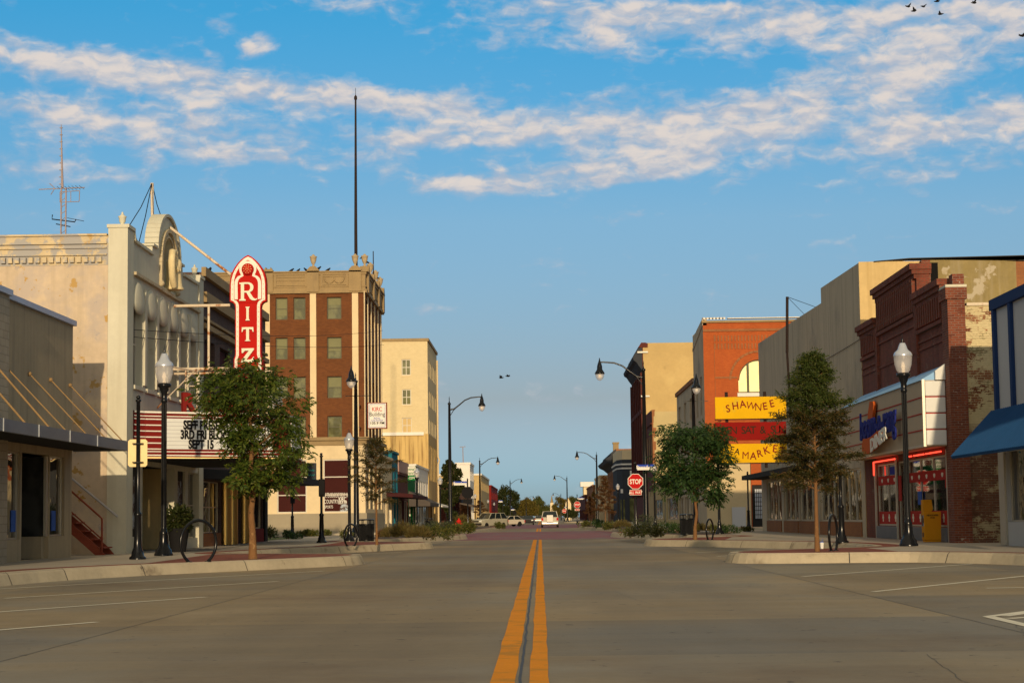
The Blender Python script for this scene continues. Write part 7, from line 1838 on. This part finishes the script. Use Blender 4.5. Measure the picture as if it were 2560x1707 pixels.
S = [  # px, py of the foot, width px, height px, material, kind, label
 (975, 1347, 40, 34, 'leaf_grass', 'grass_clump', 'rusty grass clump right of the thin tree on the left corner'),
 (1010, 1349, 56, 48, 'leaf_grass', 'grass_clump', 'tall straw coloured grass clump below the green loans sign'),
 (1046, 1349, 58, 40, 'leaf_grass', 'grass_clump', 'broad tawny grass clump beside the left kerb tip'),
 (1082, 1348, 48, 34, 'leaf_shrub', 'shrub', 'low yellow green shrub in the middle of the left corner bed'),
 (1112, 1346, 40, 24, 'leaf_shrub', 'shrub', 'lowest yellow green shrub at the tip of the left corner bed'),
 (958, 1346, 30, 26, 'leaf_red', 'grass_clump', 'short reddish grass tuft beside the left litter bin'),
 (866, 1346, 36, 20, 'leaf_shrub', 'shrub', 'small green shrub at the foot of the post lamp on the left'),
 (1085, 1331, 44, 24, 'leaf_grey', 'shrub', 'grey green juniper mound before the far left bin'),
 (1112, 1331, 44, 24, 'leaf_grey', 'shrub', 'grey green juniper mound in front of the red hydrant'),
 (1146, 1331, 40, 22, 'leaf_shrub', 'shrub', 'yellowish low shrub right below the red hydrant'),
 (1174, 1331, 40, 20, 'leaf_shrub', 'shrub', 'yellow green shrub in front of the beige sport utility car'),
 (1154, 1322, 46, 38, 'leaf_grass', 'grass_clump', 'tall feathery grass beside the black stop sign back'),
 (1250, 1319, 26, 12, 'leaf_shrub', 'shrub', 'small shrub to the right of the beige sport utility car'),
 (675, 1347, 26, 34, 'leaf_shrub', 'shrub', 'leafy shrub at the left foot of the brick office block'),
 (722, 1347, 52, 18, 'leaf_ash_dark', 'shrub', 'low green shrub under the small sign post by the office block'),
 (768, 1340, 60, 12, 'leaf_shrub', 'shrub', 'flat green hedge along the office block plinth'),
 (818, 1338, 40, 11, 'leaf_shrub', 'shrub', 'flat green shrub at the right end of the office plinth'),
 (1585, 1340, 52, 24, 'leaf_shrub', 'shrub', 'low yellow green shrub below the red stop sign'),
 (1612, 1336, 60, 48, 'leaf_grey', 'shrub', 'tallest grey green bush beside the stop sign post'),
 (1640, 1341, 48, 26, 'leaf_shrub', 'shrub', 'rounded green shrub right of the tallest grey green bush'),
 (1668, 1332, 48, 24, 'leaf_ash_dark', 'shrub', 'dark shrub left of the right litter bin'),
 (1694, 1332, 36, 22, 'leaf_ash_dark', 'shrub', 'dark green shrub just behind the right litter bin'),
 (1752, 1331, 40, 26, 'leaf_grass', 'grass_clump', 'tawny grass clump between the bin and the bike hoop'),
 (1786, 1332, 44, 18, 'leaf_shrub', 'shrub', 'low hedge shrub left of the lamp below the market sign'),
 (1822, 1332, 52, 18, 'leaf_ash_dark', 'shrub', 'low hedge shrub right of the lamp below the market sign'),
 (1868, 1328, 30, 10, 'leaf_shrub', 'shrub', 'tiny shrub by the caged white gate'),
 (1530, 1321, 46, 18, 'leaf_shrub', 'shrub', 'wide low shrub before the dark corner building'),
 (1556, 1321, 40, 24, 'leaf_grass', 'grass_clump', 'tan grass clump before the dark corner building'),
 (1495, 1318, 36, 20, 'leaf_ash_dark', 'shrub', 'dark shrub under the rusty sapling'),
 (1462, 1316, 34, 14, 'leaf_shrub', 'shrub', 'farthest right low shrub beside the road'),
]
for i, (px, py, w, h, mat, kd, lab) in enumerate(S):
    q = atz(px, py, SW); s_ = F / q.y
    shrub(lab, q.x, q.y, w / s_, h / s_ * 1.08, mat, 100 + i, kd, n=700 if kd == 'grass_clump' else int(500 + 8 * w), leaf=.11 if q.y < 110 else .16)

# ------------------------------------------------------------------ vehicles (front faces -Y, wheels at z = 0)
def wheel(par, x, y, r, w):
    mb = MB(); mb.lathe([(r * .62, -w / 2), (r * .93, -w / 2), (r, -w * .36), (r, w * .36), (r * .93, w / 2), (r * .62, w / 2)], (0, 0, 0), 22); mb.v = [(x + v[2], y + v[0], r + v[1]) for v in mb.v]; wl = mb.build('wheel', 'tyre', par, Vector())
    mb = MB(); mb.lathe([(r * .63, -w * .42), (r * .5, -w * .3), (r * .12, -w * .36), (r * .12, w * .36), (r * .5, w * .3), (r * .63, w * .42)], (0, 0, 0), 16); mb.v = [(x + v[2], y + v[0], r + v[1]) for v in mb.v]; mb.build('rim', 'rim', wl, Vector())
def loft(mb, secs):
    """skin a row of closed sections"""
    n = len(secs[0]); b = len(mb.v); v = [p for s_ in secs for p in s_]; f = []
    for i in range(len(secs) - 1):
        for k in range(n): f.append((i * n + k, i * n + (k + 1) % n, (i + 1) * n + (k + 1) % n, (i + 1) * n + k))
    f += [tuple(range(n - 1, -1, -1)), tuple((len(secs) - 1) * n + k for k in range(n))]
    mb.add(v, f, False)
def car(name, label, cat, loc, rz, L, W_, hood, roof, belt, mat, cab, bed=False, group='cars on the street'):
    """cab = (windscreen foot, roof front, roof rear, rear glass foot) along y from the nose; box lower body plus glazed cabin"""
    o = thing(name, label, cat, (0, 0, 0), group); w = W_ / 2; g0 = .28
    def sec(y, z0, z1, wd, rnd=.07): return [(-wd, y, z0 + rnd), (-wd + rnd, y, z0), (wd - rnd, y, z0), (wd, y, z0 + rnd), (wd, y, z1 - rnd * 1.6), (wd - rnd * 1.2, y, z1), (-wd + rnd * 1.2, y, z1), (-wd, y, z1 - rnd * 1.6)]
    mb = MB()
    loft(mb, [sec(0, g0 + .12, hood - .16, w * .88), sec(.12, g0 + .02, hood - .06, w * .95), sec(.5, g0, hood, w), sec(cab[0], g0, belt, w), sec(cab[3], g0, belt, w), sec(L - .25, g0, belt - (.03 if not bed else 0), w), sec(L - .05, g0 + .08, belt - .1, w * .96), sec(L, g0 + .14, belt - .2, w * .93)])
    body = mb.build('body', mat, o, Vector())
    mb = MB(); tw = w * .80
    def csec(y, z, wd): return [(-wd, y, z), (wd, y, z)]
    A = [(-w * .96, cab[0], belt - .02), (w * .96, cab[0], belt - .02), (tw, cab[1], roof), (-tw, cab[1], roof)]
    B = [(-w * .96, cab[3], belt - .02), (w * .96, cab[3], belt - .02), (tw, cab[2], roof), (-tw, cab[2], roof)]
    v = A + B; mb.add(v, [(0, 1, 2, 3), (5, 4, 7, 6), (3, 2, 6, 7), (4, 0, 3, 7), (1, 5, 6, 2)]); mb.build('cabin', mat, o, Vector())
    def pane(a, b_, c_, d_, nm='window', ins=.09, lift=.012):
        a, b_, c_, d_ = map(Vector, (a, b_, c_, d_)); ce = (a + b_ + c_ + d_) / 4; n_ = (b_ - a).cross(d_ - a).normalized()
        if n_.dot(ce - Vector((0, (cab[0] + cab[3]) / 2, belt))) < 0: n_ = -n_
        P = [p + (ce - p).normalized() * ins + n_ * lift for p in (a, b_, c_, d_)]; m2 = MB(); m2.add(P + [p - n_ * lift * .8 for p in P], [(0, 1, 2, 3), (0, 1, 5, 4), (1, 2, 6, 5), (2, 3, 7, 6), (3, 0, 4, 7)]); m2.build(nm, 'glass_car', o, Vector())
    pane(A[0], A[1], A[2], A[3], 'windscreen'); pane(B[0], B[1], B[2], B[3], 'rear_window')
    for s_ in (-1, 1):
        lo0, lo1, hi1, hi0 = (s_ * w * .96, cab[0], belt - .02), (s_ * w * .96, cab[3], belt - .02), (s_ * tw, cab[2], roof), (s_ * tw, cab[1], roof)
        k_ = 3 if (cab[3] - cab[0]) > 2.6 else 2
        lv = lambda p, q, t_: tuple(p[i] + (q[i] - p[i]) * t_ for i in range(3))
        for j in range(k_): pane(lv(lo0, lo1, j / k_), lv(lo0, lo1, (j + 1) / k_), lv(hi0, hi1, (j + 1) / k_), lv(hi0, hi1, j / k_), 'window', .07)
        for y in (.85, L - .85): wheel(o, s_ * (w - .1), y, .34, .22)
        mb = MB(); mb.bbox(s_ * w * .58, -.02, hood - .30, s_ * w * .90, .10, hood - .14, .02); mb.build('headlight', 'white_enamel', o, Vector())
        mb = MB(); mb.bbox(s_ * w * .76, L - .1, belt - .42, s_ * w * .97, L + .03, belt - .12, .02); mb.build('tail_light', 'tail_red', o, Vector())
        mb = MB(); mb.bbox(s_ * (w + .02), cab[0] + .12, belt + .02, s_ * (w + .2), cab[0] + .3, belt + .2, .03); mb.build('mirror', 'iron', o, Vector())
    mb = MB(); mb.bbox(-w * .93, -.08, g0 + .12, w * .93, .12, g0 + .34, .03); mb.build('bumper', 'frame_dark' if mat != 'car_white' else 'chrome', o, Vector())
    mb = MB(); mb.bbox(-w * .93, L - .1, g0 + .1, w * .93, L + .08, g0 + .32, .03); mb.build('bumper', 'frame_dark' if mat != 'car_white' else 'chrome', o, Vector())
    mb = MB(); mb.box(-w * .5, -.03, hood - .32, w * .5, .11, hood - .16); mb.build('grille', 'frame_dark', o, Vector())
    if bed:
        mb = MB(); mb.box(-w * .9, cab[3] + .1, belt + .002, w * .9, L - .12, belt + .02); mb.build('load_bed', 'frame_dark', o, Vector())
        mb = MB(); mb.bbox(-.36, L + .02, .62, .36, L + .5, 1.42, .03); mb.build('hitch_box', 'white_paint', o, Vector()); 
    o.location = loc; o.rotation_euler = (0, 0, rz); return o
p = aty(1208, 1320, 216); car('parked_car', 'beige sport utility car angled behind the bushes on the left', 'car', (aty(1190, 1320, 215).x, 214, 0), math.radians(-40), 4.55, 1.8, 1.05, 1.74, 1.08, 'car_beige', (1.25, 1.85, 4.05, 4.45))
p = aty(1258, 1310, 262); car('parked_car', 'small white car partly behind the beige sport utility car', 'car', (aty(1238, 1310, 258).x, 258, 0), math.radians(-58), 4.2, 1.7, .92, 1.42, .92, 'car_white', (1.2, 1.9, 3.2, 3.8))
p = aty(1320, 1311, 300); car('oncoming_car', 'dark grey saloon facing the camera left of the yellow line', 'car', (p.x, 300, 0), 0, 4.6, 1.85, .96, 1.46, .96, 'car_dark', (1.3, 2.0, 3.3, 4.0))
p = aty(1375, 1318, 222); pk = car('pickup_truck', 'white pickup truck driving away with a pale box on its tail', 'pickup truck', (p.x, 222, 0), math.pi, 5.4, 2.0, 1.12, 1.86, 1.22, 'car_white', (1.5, 2.1, 3.3, 3.7), True)
pk.location = (p.x, 227, 0)
p = aty(1347, 1308, 420); car('distant_car', 'tiny red tailed car far ahead beside the yellow line', 'car', (p.x, 424, 0), math.pi, 4.4, 1.8, .95, 1.46, .95, 'car_white', (1.2, 1.9, 3.2, 3.9))
p = aty(1297, 1306, 430); car('distant_car', 'tiny dark car at the left kerb beyond the grey saloon', 'car', (p.x, 430, 0), 0, 4.4, 1.8, .95, 1.5, .95, 'car_dark', (1.2, 1.9, 3.2, 3.9))

# ------------------------------------------------------------------ birds
def bird(label, px, py, Y, flying, seed, sc=1.0):
    rng = random.Random(seed); q = aty(px, py, Y); o = thing('bird', label, 'bird', q, 'dark birds on the roofs and in the sky')
    a = rng.uniform(-.6, .6) + (math.pi if rng.random() < .5 else 0); c, s_ = math.cos(a), math.sin(a)
    def T(x, y, z): return (q.x + sc * (x * c - y * s_), q.y + sc * (x * s_ + y * c), q.z + sc * z)
    mb = MB()
    if flying:
        mb.tube([T(.26, 0, .02), T(.2, 0, .03), T(.08, 0, 0), (T(-.12, 0, 0)), T(-.32, 0, .02)], [.008, .04, .065, .05, .012], 8)
        f = rng.uniform(.15, .4)
        for k in (-1, 1): mb.add([T(.1, .03 * k, .02), T(.14, .26 * k, f * .55), T(.02, .5 * k, f), T(-.04, .3 * k, f * .55), T(-.1, .03 * k, .01)], [(0, 1, 2, 3, 4)]); mb.add([T(.1, .03 * k, 0), T(.14, .26 * k, f * .55 - .015), T(.02, .5 * k, f - .01), T(-.04, .3 * k, f * .55 - .015), T(-.1, .03 * k, -.01)], [(4, 3, 2, 1, 0)])
    else:
        mb.tube([T(-.28, 0, .04), T(-.12, 0, .1), T(.04, 0, .17), T(.13, 0, .25), T(.17, 0, .29), T(.25, 0, .27)], [.02, .06, .085, .055, .05, .006], 8); mb.tube([T(0, .03, 0), T(0, .03, .12)], .012, 4); mb.tube([T(.02, -.03, 0), T(.02, -.03, .12)], .012, 4)
    mb.build('body', 'bird', o)
for i, (px, py, Y, w) in enumerate(((2270, 17, 110, 'leftmost bird of the flock at the top right'), (2285, 28, 112, 'lower left bird of the flock at the top right'), (2308, 17, 114, 'third bird from the left in the top right flock'), (2343, 4, 110, 'bird at the very top edge of the right flock'), (2351, 36, 112, 'lowest bird of the top right flock'), (2435, 8, 112, 'lone bird near the top edge right of the flock'), (2555, 90, 90, 'bird at the extreme right edge of the sky'), (1253, 944, 150, 'left bird of the pair above the middle of the street'), (1270, 940, 150, 'right bird of the pair above the middle of the street'))):
    bird('flying ' + w, px, py, Y, True, i, .62 if Y < 140 else .7)
def at_parapet(px): return kz(680, px)
for i, (px, py, lab) in enumerate(((729, 677, 'first perched bird from the left on the office parapet'), (745, 678, 'second perched bird from the left on the office parapet'), (765, 676, 'perched bird just left of the middle parapet pier'), (797, 672, 'perched bird just right of the middle parapet pier'), (820, 676, 'perched bird alone between the two urned piers'))):
    bird(lab, px, py + 3, 140.0, False, 20 + i, .85)
for i, (px, py, Y, lab) in enumerate(((908, 648, 141.2, 'bird perched on the corner urn of the office roof'), (917, 660, 146, 'bird perched on the second side urn of the office roof'), (941, 698, 151, 'bird perched on the third side urn of the office roof'), (521, 684, 74, 'bird perched on the brown brick parapet behind the theatre urn'))):
    bird(lab, px, py, Y, False, 40 + i, 1.0 if Y > 100 else .7)

# ------------------------------------------------------------------ wires over the street
def span(label, p0, p1, sag, r=.011):
    a, c_ = Vector(p0), Vector(p1); pts = [a.lerp(c_, i / 16) - Vector((0, 0, sag * 4 * (i / 16) * (1 - i / 16))) for i in range(17)]
    top('overhead_wire', MB().tube(pts, r, 5), 'wire', label, 'wire', a)
a = atx(330, 842, -12.78); span('dark wire from the theatre front towards the brick office block', a, aty(959, 862, 139.9), .25)
a = atx(332, 824, -12.78); span('upper dark wire from the theatre front along the left roofs', a, aty(957, 826, 139.9), .3)
c_ = atx(1969, 853, 12.76); span('thin cable slanting down the grey stucco wall', atx(2165, 838, 12.74), atx(1960, 944, 12.74), .15, .012)
span('thin cable from the diner cornice to the flaking brick wall', atx(2165, 838, 12.6), aty(2480, 772, 59.1), .2, .012)
